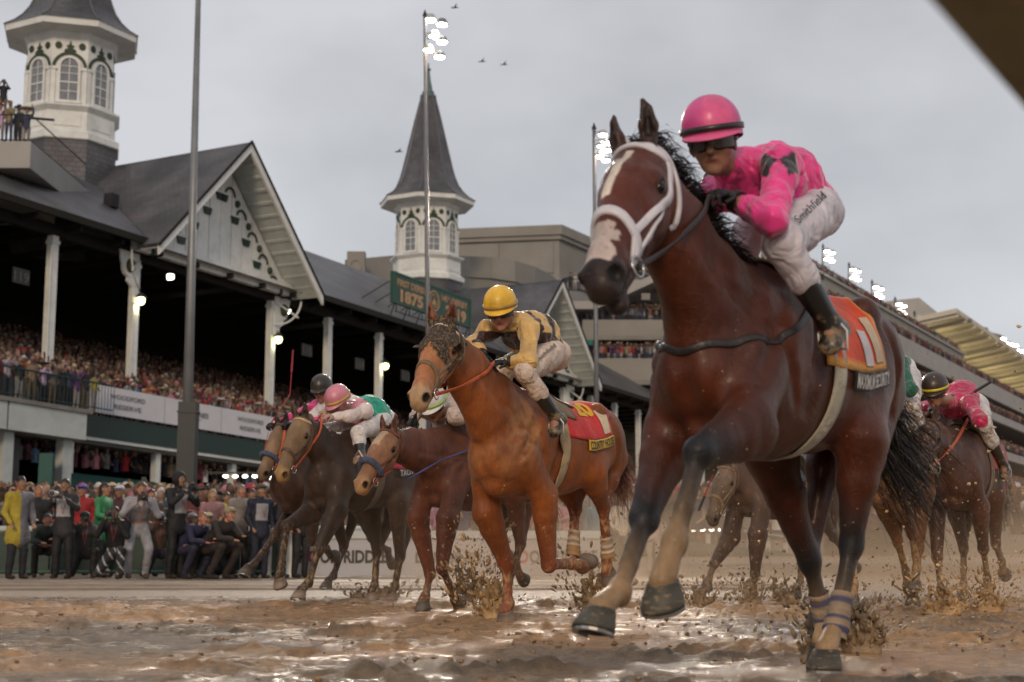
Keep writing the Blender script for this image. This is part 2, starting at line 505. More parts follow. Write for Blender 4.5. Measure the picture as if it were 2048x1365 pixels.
def nets(F, lo, h):
    S = (F < 0)
    nx, ny, nz = F.shape
    c = np.zeros((nx - 1, ny - 1, nz - 1), np.int8)
    for dx in (0, 1):
        for dy in (0, 1):
            for dz in (0, 1):
                c += S[dx:nx - 1 + dx, dy:ny - 1 + dy, dz:nz - 1 + dz]
    act = (c > 0) & (c < 8)
    idx = np.argwhere(act)
    vid = np.full(act.shape, -1, np.int32); vid[act] = np.arange(len(idx))
    off = [(a, b, d) for a in (0, 1) for b in (0, 1) for d in (0, 1)]
    val = [F[idx[:, 0] + a, idx[:, 1] + b, idx[:, 2] + d] for a, b, d in off]
    acc = np.zeros((len(idx), 3)); cnt = np.zeros(len(idx))
    for i in range(8):
        for j in range(i + 1, 8):
            if sum(abs(off[i][k] - off[j][k]) for k in range(3)) != 1: continue
            cr = (val[i] < 0) != (val[j] < 0)
            t = np.where(cr, val[i] / np.where(cr, val[i] - val[j], 1), 0)
            p = np.array(off[i])[None] + t[:, None] * (np.array(off[j]) - np.array(off[i]))[None]
            acc += np.where(cr[:, None], p, 0); cnt += cr
    V = lo + h * (idx + acc / cnt[:, None])
    faces = []
    for ax in range(3):
        s0 = [slice(None)] * 3; s1 = [slice(None)] * 3
        s0[ax] = slice(0, -1); s1[ax] = slice(1, None)
        a, b = S[tuple(s0)], S[tuple(s1)]
        e = np.argwhere(a != b)
        o1, o2 = [(1, 2), (2, 0), (0, 1)][ax]
        m = (e[:, o1] > 0) & (e[:, o2] > 0) & (e[:, o1] < F.shape[o1] - 1) & (e[:, o2] < F.shape[o2] - 1)
        e = e[m]
        ins = a[tuple(e.T)]
        def cell(d1, d2):
            q = e.copy(); q[:, o1] -= d1; q[:, o2] -= d2
            return vid[q[:, 0], q[:, 1], q[:, 2]]
        q = np.stack([cell(1, 1), cell(0, 1), cell(0, 0), cell(1, 0)], 1)
        q[~ins] = q[~ins][:, ::-1]
        faces.append(q)
    return V, np.concatenate(faces)

def text_flat(s, bold=.0, res=3):
    """flat triangulated lettering: vertices in a box 0..w x 0..1 (cap height 1), faces"""
    cu = bpy.data.curves.new('lettering', 'FONT'); cu.body = s; cu.size = 1.4; cu.offset = bold; cu.resolution_u = res
    o = bpy.data.objects.new('lettering', cu); COL.objects.link(o)
    dg = bpy.context.evaluated_depsgraph_get(); dg.update()
    me = o.evaluated_get(dg).to_mesh()
    v = np.array([q.co[:] for q in me.vertices]); f = [tuple(p.vertices) for p in me.polygons]
    o.evaluated_get(dg).to_mesh_clear()
    bpy.data.objects.remove(o); bpy.data.curves.remove(cu)
    v[:, 0] -= v[:, 0].min()
    return v[:, :2], f
_TC = {}
def letters(name, s, mapf, m, parent, width, height, bold=.02, **kw):
    """lettering scaled to width x height, mapped by mapf(u,v)->world (arrays)"""
    if (s, bold) not in _TC: _TC[(s, bold)] = text_flat(s, bold)
    v, f = _TC[(s, bold)]
    u = v[:, 0] / v[:, 0].max() * width; w = v[:, 1] * height
    return obj(name, mapf(u, w), f, m, parent, **kw)
# ------------------------------------------------------------------ ground: wet, churned dirt track
def ground_height(x, y):
    P = np.stack([x, y], 1)
    n0 = fbm(P * A(.30, .42), 3, 1)
    n1 = fbm(P * A(1.1, 1.9), 4, 2)
    n2 = fbm(P * A(3.2, 5.5), 4, 3)
    n3 = fbm(P * 13, 3, 4)
    churn = np.clip((n0 - .36) * 5, 0, 1)
    fade = np.clip((15.5 - y) / 2.5, .06, 1)
    ridge = np.clip((n1 - .50) * 6, 0, 1) * np.clip((n2 - .42) * 3.2, 0, 1)
    n4 = fbm(P * 34, 2, 6)
    h = ridge * (.018 + .046 * n3 + .026 * n4) * (.35 + .65 * churn)
    h += np.clip((n2 - .60) * 4, 0, 1) * .018
    h += ((n3 - .5) * .016 + (n4 - .5) * .010) * np.clip(h / .006, .22, 1)
    h += (n1 - .5) * .007
    # low crumbly windrows of turned-up mud
    rg = np.random.default_rng(8)
    for k in range(150):
        cy = 5.0 + 10.3 * rg.random() ** 1.25; cx = rg.uniform(-.42, .42) * (cy + 1.5)
        lx, ly, am = rg.uniform(.12, .55), rg.uniform(.035, .10), rg.uniform(.012, .040)
        sel = np.where((np.abs(x - cx) < lx * 2.2) & (np.abs(y - cy) < ly * 2.6 + .1))[0]
        if not len(sel): continue
        bend = .10 * np.sin((x[sel] - cx) / lx + k)
        g = np.exp(-((x[sel] - cx) / lx) ** 2 - ((y[sel] - cy - bend * .5) / ly) ** 2)
        gg = np.clip(g * 1.5 - .9 * (1 - n3[sel]) - .25, 0, 1)
        h[sel] += gg * am * (.20 + 1.2 * n4[sel]); ridge[sel] = np.maximum(ridge[sel], np.clip(gg * 2.5, 0, 1))
    # hoof prints pressed into the mud
    for k in range(160):
        cy = 5.0 + 10 * rg.random(); cx = rg.uniform(-.42, .42) * (cy + 1.5); sel = np.where((np.abs(x - cx) < .15) & (np.abs(y - cy) < .15))[0]
        d = np.hypot(x[sel] - cx, y[sel] - cy); h[sel] -= .016 * np.clip(1 - (d / .065) ** 4, 0, 1); h[sel] += .012 * np.exp(-((d - .085) / .02) ** 2)
    return (h * fade - .008 + np.clip((y - 26) / 6, 0, 1) * .0).astype(np.float32), (ridge * fade)

def mud_material():
    m = bpy.data.materials.new('wet_mud'); MATS['wet_mud'] = m
    nt, N, L, P = nodes(m)
    tc = N.new('ShaderNodeTexCoord'); g = N.new('ShaderNodeNewGeometry')
    wet = N.new('ShaderNodeAttribute'); wet.attribute_name = 'mud'     # 0 = water film, 1 = raised mud
    ac = N.new('ShaderNodeAttribute'); ac.attribute_name = 'col'
    n1 = N.new('ShaderNodeTexNoise'); n1.inputs['Scale'].default_value = 14; n1.inputs['Detail'].default_value = 8; n1.inputs['Roughness'].default_value = .65
    L.new(tc.outputs['Object'], n1.inputs['Vector'])
    mr = N.new('ShaderNodeMapRange'); mr.inputs[1].default_value = .3; mr.inputs[2].default_value = .7; mr.inputs[3].default_value = .55; mr.inputs[4].default_value = 1.4
    L.new(n1.outputs['Fac'], mr.inputs[0])
    mx = N.new('ShaderNodeMix'); mx.data_type = 'RGBA'; mx.blend_type = 'MULTIPLY'; mx.inputs[0].default_value = 1
    L.new(ac.outputs['Color'], mx.inputs[6]); L.new(mr.outputs[0], mx.inputs[7])
    L.new(mx.outputs[2], P.inputs['Base Color'])
    # wetness edge broken up by noise
    ad = N.new('ShaderNodeMath'); ad.operation = 'MULTIPLY_ADD'; ad.inputs[1].default_value = .9
    sb = N.new('ShaderNodeMath'); sb.operation = 'SUBTRACT'; sb.inputs[1].default_value = .5
    L.new(n1.outputs['Fac'], sb.inputs[0]); L.new(sb.outputs[0], ad.inputs[0]); L.new(wet.outputs['Fac'], ad.inputs[2])
    r = N.new('ShaderNodeMapRange'); r.inputs[1].default_value = .08; r.inputs[2].default_value = .55; r.inputs[3].default_value = .13; r.inputs[4].default_value = .60
    L.new(ad.outputs[0], r.inputs[0]); L.new(r.outputs[0], P.inputs['Roughness'])
    P.inputs['Specular IOR Level'].default_value = .55
    # ripples on the film, grain on the mud
    mp = N.new('ShaderNodeMapping'); mp.inputs['Scale'].default_value = (1, 1.3, 1); L.new(tc.outputs['Object'], mp.inputs['Vector'])
    n2 = N.new('ShaderNodeTexNoise'); n2.inputs['Scale'].default_value = 48; n2.inputs['Detail'].default_value = 5; n2.inputs['Roughness'].default_value = .6
    L.new(mp.outputs['Vector'], n2.inputs['Vector'])
    n3 = N.new('ShaderNodeTexNoise'); n3.inputs['Scale'].default_value = 90; n3.inputs['Detail'].default_value = 6; n3.inputs['Roughness'].default_value = .7
    L.new(tc.outputs['Object'], n3.inputs['Vector'])
    b1 = N.new('ShaderNodeBump'); b1.inputs['Strength'].default_value = .8; b1.inputs['Distance'].default_value = .018
    L.new(n2.outputs['Fac'], b1.inputs['Height'])
    b2 = N.new('ShaderNodeBump'); b2.inputs['Distance'].default_value = .008
    bs = N.new('ShaderNodeMapRange'); bs.inputs[1].default_value = .05; bs.inputs[2].default_value = .5; bs.inputs[3].default_value = .45; bs.inputs[4].default_value = .9
    L.new(ad.outputs[0], bs.inputs[0]); L.new(bs.outputs[0], b2.inputs['Strength'])
    L.new(n3.outputs['Fac'], b2.inputs['Height']); L.new(b1.outputs['Normal'], b2.inputs['Normal'])
    L.new(b2.outputs['Normal'], P.inputs['Normal'])
    return m

def build_ground():
    ys = [3.0]
    while ys[-1] < 27: ys.append(ys[-1] + max(.016, ys[-1] * .0042) * (1 if ys[-1] < 16 else 2.2))
    ys = [-300, -60, -20, -6, 0, 1.5, 2.3] + ys + [29, 32, 36, 42, 50, 62, 80, 110, 160, 260, 500, 1200]
    xs = [-900, -400, -180, -90, -50, -30, -22, -17, -13, -10.5] + list(np.arange(-9, -4, .04)) + list(np.arange(-4, 5.5, .026)) + list(np.arange(5.5, 9.5, .05)) + [10, 11, 12.5, 15, 19, 25, 35, 60, 110, 220, 500, 1200]
    ys = np.array(ys); xs = np.array(xs)
    X, Y = np.meshgrid(xs, ys, indexing='ij')
    x, y = X.ravel(), Y.ravel()
    h, rd = ground_height(x, y)
    inner = (x > -10.6) & (x < 10.1) & (y > 2.2) & (y < 27)
    h = np.where(inner, h, -.004)
    P = np.stack([x, y], 1)
    a = fbm(P * A(.5, .8), 3, 11); b = fbm(P * A(2.2, 3.3), 3, 12)
    # the dirt itself: grey-brown near the rail, orange-brown clay turned up in the middle, pale packed dirt beyond
    c1, c2, c3, c4 = A(.215, .158, .105), A(.42, .245, .115), A(.38, .295, .22), A(.12, .083, .048)
    mid = np.clip((a - .33) * 4 + (y - 7.2) * .22, 0, 1) * np.clip((15 - y) / 2, 0, 1)
    far = np.clip((y - 14) / 2, 0, 1)
    col = c1 * (1 - mid)[:, None] + c2 * mid[:, None]
    col = col * (1 - far)[:, None] + c3 * far[:, None]
    k = np.clip(rd * 1.3, 0, 1) * np.clip((b - .4) * 5, 0, 1) * (1 - mid * .75)
    col = col * (1 - k)[:, None] + c4 * k[:, None]
    wet = np.clip(h / .020 + .22 + (b - .5) * .8, 0, 1) * (1 - far) + .34 * far
    nx, ny = len(xs), len(ys)
    i = np.arange(nx - 1)[:, None] * ny + np.arange(ny - 1)[None]
    F = np.stack([i, i + ny, i + ny + 1, i + 1], -1).reshape(-1, 4)
    V = np.stack([x, y, h], 1)
    return obj('ground', V, F, mud_material(), smooth=True, col=col, mud=wet, kind='structure')
ground = build_ground()

# harrowed lines on the far side of the track
def grooves():
    mb = MB(); m = mat('packed_dirt', (.20, .145, .10), .55, .3, vscale=2, bump=.4, bscale=20)
    for y0, w in ((19.4, .10), (21.3, .14), (17.6, .07)):
        xs = np.arange(-12, 4, .35); pts = []
        for x in xs:
            j = (vnoise(A([x * .5, y0]).reshape(1, 2), 5)[0] - .5) * .5
            pts.append((x, y0 + j + .03 * x))
        for a, b in zip(pts[:-1], pts[1:]):
            mb.add([(a[0], a[1], .004), (b[0], b[1], .004), (b[0], b[1] + w / 2, .035), (a[0], a[1] + w / 2, .035), (b[0], b[1] + w, .004), (a[0], a[1] + w, .004)], [(0, 1, 2, 3), (3, 2, 4, 5)])
    tag(mb.build('track_ridges', m, smooth=True), kind='structure')
grooves()
# ------------------------------------------------------------------ the old twin-spired grandstand
SO = A(-14.74, 67.7); SA = math.radians(29)
SUv = A(math.sin(SA), math.cos(SA)); SNv = A(-math.cos(SA), math.sin(SA))
def ST(s, q, z, tilt=True):
    """s along the stand (away from us), q back into it, z up; the old stand sinks slightly to the right"""
    p = SO + SUv * s + SNv * q
    return A(p[0], p[1], z - (.036 * s if tilt else 0))
def SM(s, q, z): return ST(s, q, z, False)
def onS(px, py, q):
    d = ray(px, py); t = (SO @ SNv + q) / (d[:2] @ SNv); P = CAM + d * t
    return (P[:2] - SO) @ SUv, P[2]

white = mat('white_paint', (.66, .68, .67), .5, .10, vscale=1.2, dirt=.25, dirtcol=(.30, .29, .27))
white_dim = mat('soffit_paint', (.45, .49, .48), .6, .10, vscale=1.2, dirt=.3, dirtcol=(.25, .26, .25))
green = mat('dark_green_paint', (.006, .028, .022), .5, .15)
olive = mat('ornament_green', (.020, .038, .020), .6, .15)
darkp = mat('shade_dark_timber', (.010, .008, .007), .9, .3)  # dark timber, blackened further for the shade under the roof
dkwall = mat('shade_dark_interior', (.012, .010, .009), .9, .3)  # near-black colour stands in for the shade inside the stands
conc = mat('concrete', (.20, .19, .175), .8, .15, vscale=.8, dirt=.4, dirtcol=(.10, .09, .08))
cream = mat('cream_stucco', (.235, .225, .205), .8, .10, vscale=.5, dirt=.3, dirtcol=(.26, .235, .19))
cream2 = mat('pale_stucco', (.32, .31, .30), .8, .08, vscale=.5, dirt=.2, dirtcol=(.33, .31, .28))
steelg = mat('grey_steel', (.16, .165, .18), .45, .1, metal=.3)
blackm = mat('black_metal', (.02, .02, .022), .5, .1)
teal = mat('teal_awning', (.0, .135, .12), .7, .1)
greenaw = mat('dark_green_awning', (.004, .050, .042), .75, .15, vscale=2)
glass = mat('old_glass', (.16, .17, .19), .12, .2, spec=.8)

def shingles():
    m = bpy.data.materials.new('slate_shingles'); MATS['slate_shingles'] = m
    nt, N, L, P = nodes(m)
    uv = N.new('ShaderNodeAttribute'); uv.attribute_name = 'col'      # x along the course, y up the slope (metres)
    br = N.new('ShaderNodeTexBrick'); br.inputs['Scale'].default_value = 1; br.inputs['Brick Width'].default_value = .34; br.inputs['Row Height'].default_value = .24
    br.inputs['Mortar Size'].default_value = .018; br.inputs['Color1'].default_value = (.060, .059, .067, 1); br.inputs['Color2'].default_value = (.085, .083, .094, 1); br.inputs['Mortar'].default_value = (.036, .035, .04, 1)
    br.inputs['Bias'].default_value = -.2
    L.new(uv.outputs['Vector'], br.inputs['Vector'])
    n = N.new('ShaderNodeTexNoise'); n.inputs['Scale'].default_value = .45; n.inputs['Detail'].default_value = 6
    tc = N.new('ShaderNodeTexCoord'); L.new(tc.outputs['Object'], n.inputs['Vector'])
    mr = N.new('ShaderNodeMapRange'); mr.inputs[1].default_value = .35; mr.inputs[2].default_value = .65; mr.inputs[3].default_value = .62; mr.inputs[4].default_value = 1.5
    L.new(n.outputs['Fac'], mr.inputs[0])
    mx = N.new('ShaderNodeMix'); mx.data_type = 'RGBA'; mx.blend_type = 'MULTIPLY'; mx.inputs[0].default_value = 1
    L.new(br.outputs['Color'], mx.inputs[6]); L.new(mr.outputs[0], mx.inputs[7]); L.new(mx.outputs[2], P.inputs['Base Color'])
    P.inputs['Roughness'].default_value = .42
    bp = N.new('ShaderNodeBump'); bp.inputs['Strength'].default_value = .5; bp.inputs['Distance'].default_value = .03
    L.new(br.outputs['Fac'], bp.inputs['Height']); bp.invert = True; L.new(bp.outputs['Normal'], P.inputs['Normal'])
    return m
slate = shingles()

def roof_sheet(name, polys, parent, thick=.16, m=None):
    """polys: lists of world points; the 'col' attribute holds metres along/up each slope"""
    V, F, C = [], [], []
    for p in polys:
        p = [np.asarray(x, float) for x in p]
        nrm = unit(np.cross(p[1] - p[0], p[2] - p[0]))
        if nrm[2] < 0: p = p[::-1]; nrm = -nrm
        al = unit(A(-nrm[1], nrm[0], 0)); upv = np.cross(nrm, al)
        b = len(V)
        for q in p: V.append(q); C.append((q @ al, q @ upv, 0))
        for q in p: V.append(q - nrm * thick); C.append((q @ al, q @ upv, 0))
        n = len(p)
        F += [tuple(b + i for i in range(n)), tuple(b + n + i for i in range(n))[::-1]] + [(b + i, b + n + i, b + n + (i + 1) % n, b + (i + 1) % n) for i in range(n)]
    return obj(name, V, F, m or slate, parent, col=np.array(C))

def hexb(mb, s0, s1, q0, q1, z0, z1, T=ST, mi=0):
    mb.hexa([T(s0, q0, z0), T(s1, q0, z0), T(s1, q1, z0), T(s0, q1, z0), T(s0, q0, z1), T(s1, q0, z1), T(s1, q1, z1), T(s0, q1, z1)], mi)

stand = thing('grandstand', ST(0, 0, 0), 'old white grandstand with grey slate roof, two spires and gables above the packed terrace', 'grandstand')
EQ, EZ, RQ, RZ = -1.3, 14.1, 8.6, 20.0
GC = (0.0, 33.1)
roof_polys = []
segs = [(-75, GC[0] - 5.57), (GC[0] + 5.57, GC[1] - 5.57), (GC[1] + 5.57, 78)]
for a, b in segs:
    a2 = a + 5.57 if a > -70 else a; b2 = b + (0 if b > 77 else 5.57)
    lo = a if a < -70 else a
    roof_polys.append([ST(a, EQ, EZ), ST(b, EQ, EZ), ST(b2 if b < 77 else b, RQ, RZ), ST((a - 5.57) if a > -70 else a, RQ, RZ)])
roof_polys.append([ST(-75, RQ + .01, RZ), ST(78, RQ + .01, RZ), ST(78, 19, 14), ST(-75, 19, 14)])
roof_sheet('roof', roof_polys, stand)
mb = MB()
for a, b in segs: hexb(mb, a, b, EQ - .14, EQ + .02, EZ - .32, EZ - .02)
mb.build('gutter', darkp, stand)
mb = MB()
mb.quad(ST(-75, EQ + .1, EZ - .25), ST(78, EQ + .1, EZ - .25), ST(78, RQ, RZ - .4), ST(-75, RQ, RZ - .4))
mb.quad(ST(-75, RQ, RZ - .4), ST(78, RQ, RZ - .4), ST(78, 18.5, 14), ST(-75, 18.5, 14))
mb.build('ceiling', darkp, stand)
mb = MB()
for s in np.arange(-73, 78, 2.45): hexb(mb, s - .07, s + .07, EQ + .15, 8, EZ - .55, EZ - .3)
hexb(mb, -75, 78, -.2, .15, EZ - .75, EZ - .27)
mb.build('beams', darkp, stand)['kind'] = 'stuff'
mb = MB(); hexb(mb, -75, 78, 18.2, 18.6, 0, 15.5); hexb(mb, -76, -75.2, -4, 18.6, 0, 15); hexb(mb, 78.2, 78.7, 2, 18.6, 0, 14.5)  # back wall, plus end walls added to keep side light out
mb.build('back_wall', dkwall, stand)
# stepped terrace
mb = MB()
for k in range(24):
    q = -3.7 + k * .9
    hexb(mb, -75, 78, q, q + .9, 4.6, 5.35 + k * .27)
mb.build('terrace', conc, stand)
mb = MB(); hexb(mb, -75, 78, -3.95, -3.72, 4.55, 5.42); mb.build('terrace_edge', green, stand)
# columns
for s in list(np.arange(-14.7 - 49, -10, 4.9)) + [-9.8, -4.9, 4.9, 9.8, 14.7, 19.4, 23.9, 28.3, 37.9, 42.4, 46.6, 51, 55.5, 60, 64.5, 69]:
    mb = MB(); hexb(mb, s - .17, s + .17, -.17, .17, 5.3, EZ - .74); hexb(mb, s - .21, s + .21, -.21, .21, EZ - 1.1, EZ - .95)
    c = mb.build('column', white, stand)
    mb = MB(); mb.tube([ST(s - .24, -.2, 5.3), ST(s - .24, -.2, EZ - 1.2)], .035, 6); mb.build('downpipe', MATS['white_paint'], c)
for s in (-9.8, 9.8, 14.7, 19.4):     # seat section signs between the columns
    mb = MB(); hexb(mb, s - 1.6, s - .7, .5, .56, 11.1, 11.75); b = mb.build('section_sign', blackm, stand)
    f = lambda u, w: np.array([ST(s - 1.55 + .8 * uu, .48, 11.2 + .42 * ww) for uu, ww in zip(u, w)])
    letters('lettering', {-9.8: '119', 9.8: '115', 14.7: '114', 19.4: '113'}[s], f, mat('sign_grey', (.10, .10, .11), .7), b, 1, 1)

def bracket(s, side, parent):
    mb = MB(); R = .42
    # ring
    c = (s + side * .62, -1.05)
    for k in range(14):
        a0, a1 = 2 * math.pi * k / 14, 2 * math.pi * (k + 1) / 14
        q = [(c[0] + r * math.cos(a), 12.95 + r * 1.25 * math.sin(a)) for a, r in ((a0, R), (a1, R), (a1, R * .58), (a0, R * .58))]
        P0 = [ST(x, -.30, z) for x, z in q]; P1 = [ST(x, -.12, z) for x, z in q]
        mb.hexa(P0 + P1)
    br = [(s, 12.0), (s + side * .12, 11.3), (s + side * .34, 11.35), (s + side * .40, 12.0), (s + side * .75, 12.25), (s + side * .66, 12.6), (s + side * 1.1, 13.0), (s + side * 1.25, 13.6), (s, 13.6)]
    mb.plate([ST(x, -.26, z) for x, z in br], ST(0, .1, 0) - ST(0, 0, 0))
    o = mb.build('bracket', white, parent)
    mb = MB(); mb.ball(ST(c[0], -.33, 12.95), (.25, .25, .33), 10, 6); mb.build('bracket_disc', olive, o)
    mb = MB()
    pts = [ST(s - side * .05 + side * 1.3 * math.sin(t), -.25 - 1.3 * math.sin(t) * .55, 12.1 + 1.5 * (1 - math.cos(t))) for t in np.linspace(0, 1.5, 9)]
    mb.tube(pts, .05, 6); mb.tube([ST(s, -.25, 13.3), ST(s + side * 1.1, -.9, 12.6)], .05, 6); mb.build('brace', white, o)

def gable(s0, parent, z0=0.):
    g = thing('gable', ST(s0, -2.4, 13)); g.parent = parent; del INV[g.name]; g.matrix_basis = Matrix.Identity(4)
    H, Wd, Q = 20.0, 5.95, -2.4
    sl = (H - 13.7) / Wd
    for sd in (1, -1):
        roof_sheet('gable_roof', [[ST(s0, Q, H), ST(s0 + sd * Wd, Q, 13.7), ST(s0 + sd * (Wd + .02), EQ - .05, 13.7), ST(s0 + sd * 5.57, EQ, EZ + .02), ST(s0, RQ, H)]], g)
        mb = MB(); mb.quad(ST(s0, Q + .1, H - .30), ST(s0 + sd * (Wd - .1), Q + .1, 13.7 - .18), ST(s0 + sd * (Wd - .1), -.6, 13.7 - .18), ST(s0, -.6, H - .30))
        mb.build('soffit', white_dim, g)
        for k in range(1, 12):      # lookout boards under the eave
            t = k / 12
            z = H - .30 - t * (H - 13.9); s = s0 + sd * t * (Wd - .1)
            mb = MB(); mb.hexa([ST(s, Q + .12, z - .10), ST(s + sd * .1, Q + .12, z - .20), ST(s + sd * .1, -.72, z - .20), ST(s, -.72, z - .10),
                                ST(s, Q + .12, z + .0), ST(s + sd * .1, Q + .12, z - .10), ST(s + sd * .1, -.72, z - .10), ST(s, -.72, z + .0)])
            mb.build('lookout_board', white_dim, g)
        mb = MB()      # barge board
        mb.hexa([ST(s0, Q - .09, H - .50), ST(s0 + sd * (Wd + .05), Q - .09, 13.7 - .55), ST(s0 + sd * (Wd + .05), Q + .05, 13.7 - .55), ST(s0, Q + .05, H - .50),
                 ST(s0, Q - .09, H - .06), ST(s0 + sd * (Wd + .05), Q - .09, 13.7 - .12), ST(s0 + sd * (Wd + .05), Q + .05, 13.7 - .12), ST(s0, Q + .05, H - .06)])
        mb.build('barge_board', white, g)
        mb = MB()
        mb.hexa([ST(s0, Q - .16, H - .06), ST(s0 + sd * (Wd + .12), Q - .16, 13.7 - .20), ST(s0 + sd * (Wd + .12), Q - .05, 13.7 - .20), ST(s0, Q - .05, H - .06),
                 ST(s0, Q - .16, H + .07), ST(s0 + sd * (Wd + .12), Q - .16, 13.7 - .06), ST(s0 + sd * (Wd + .12), Q - .05, 13.7 - .06), ST(s0, Q - .05, H + .07)])
        mb.build('roof_edge', darkp, g)
    w = .80
    for k in range(-7, 7):
        a, b = s0 + k * w, s0 + (k + 1) * w - .035
        za, zb = 19.55 - abs(a - s0) * sl, 19.55 - abs(b - s0) * sl
        if max(za, zb) < 14.3: continue
        za, zb = max(za, 14.25), max(zb, 14.25); pr = -.70 - .012 * (k % 2)
        mb = MB(); mb.hexa([ST(a, pr, 14.2), ST(b, pr, 14.2), ST(b, pr + .1, 14.2), ST(a, pr + .1, 14.2), ST(a, pr, za), ST(b, pr, zb), ST(b, pr + .1, zb), ST(a, pr + .1, za)])
        mb.build('board', white, g)
    mb = MB(); hexb(mb, s0 - 5.75, s0 + 5.75, -.82, -.5, 13.62, 13.98); hexb(mb, s0 - 5.75, s0 + 5.75, -.95, -.5, 13.98, 14.20); mb.build('cornice_beam', white, g)
    pm = olive
    for sd in (1, -1):
        for k in range(5):
            t = .16 + k * .165
            s = s0 + sd * t * 5.3; z = 19.55 - t * 5.3 * sl - .62
            mb = MB()
            for j in range(8):
                a0, a1 = math.pi * j / 8 * .9, math.pi * (j + 1) / 8 * .9
                q = [(s - sd * .25 + sd * r * math.cos(a), z - .35 + r * 1.15 * math.sin(a)) for a, r in ((a0, .40), (a1, .40), (a1, .30), (a0, .30))]
                mb.hexa([ST(x, -.78, zz) for x, zz in q] + [ST(x, -.74, zz) for x, zz in q])
            mb.build('ornament_arch', pm, g)
            mb = MB(); mb.plate([ST(s - sd * 1.02, -.79, z - .38), ST(s - sd * .40, -.79, z - .38), ST(s - sd * .52, -.79, z - .72), ST(s - sd * .92, -.79, z - .72)], ST(0, .07, 0) - ST(0, 0, 0)); mb.build('ornament_block', green, g)
            mb = MB(); mb.ball(ST(s + sd * .30, -.76, z - .62), (.15, .15, .19), 10, 6); mb.build('ornament_disc', pm, g)
    for sd in (1, -1): bracket(s0 + sd * 4.9, sd if s0 < 1 else sd, g)
    return g
gable(GC[0], stand); gable(GC[1], stand)
mb = MB(); mb.ball(ST(-3.9, 1.3, 16.1), .01, 4, 3)
mb = MB(); hexb(mb, -4.35, -3.85, 2.2, 2.7, 16.3, 16.95); mb.build('roof_vent', blackm, stand)

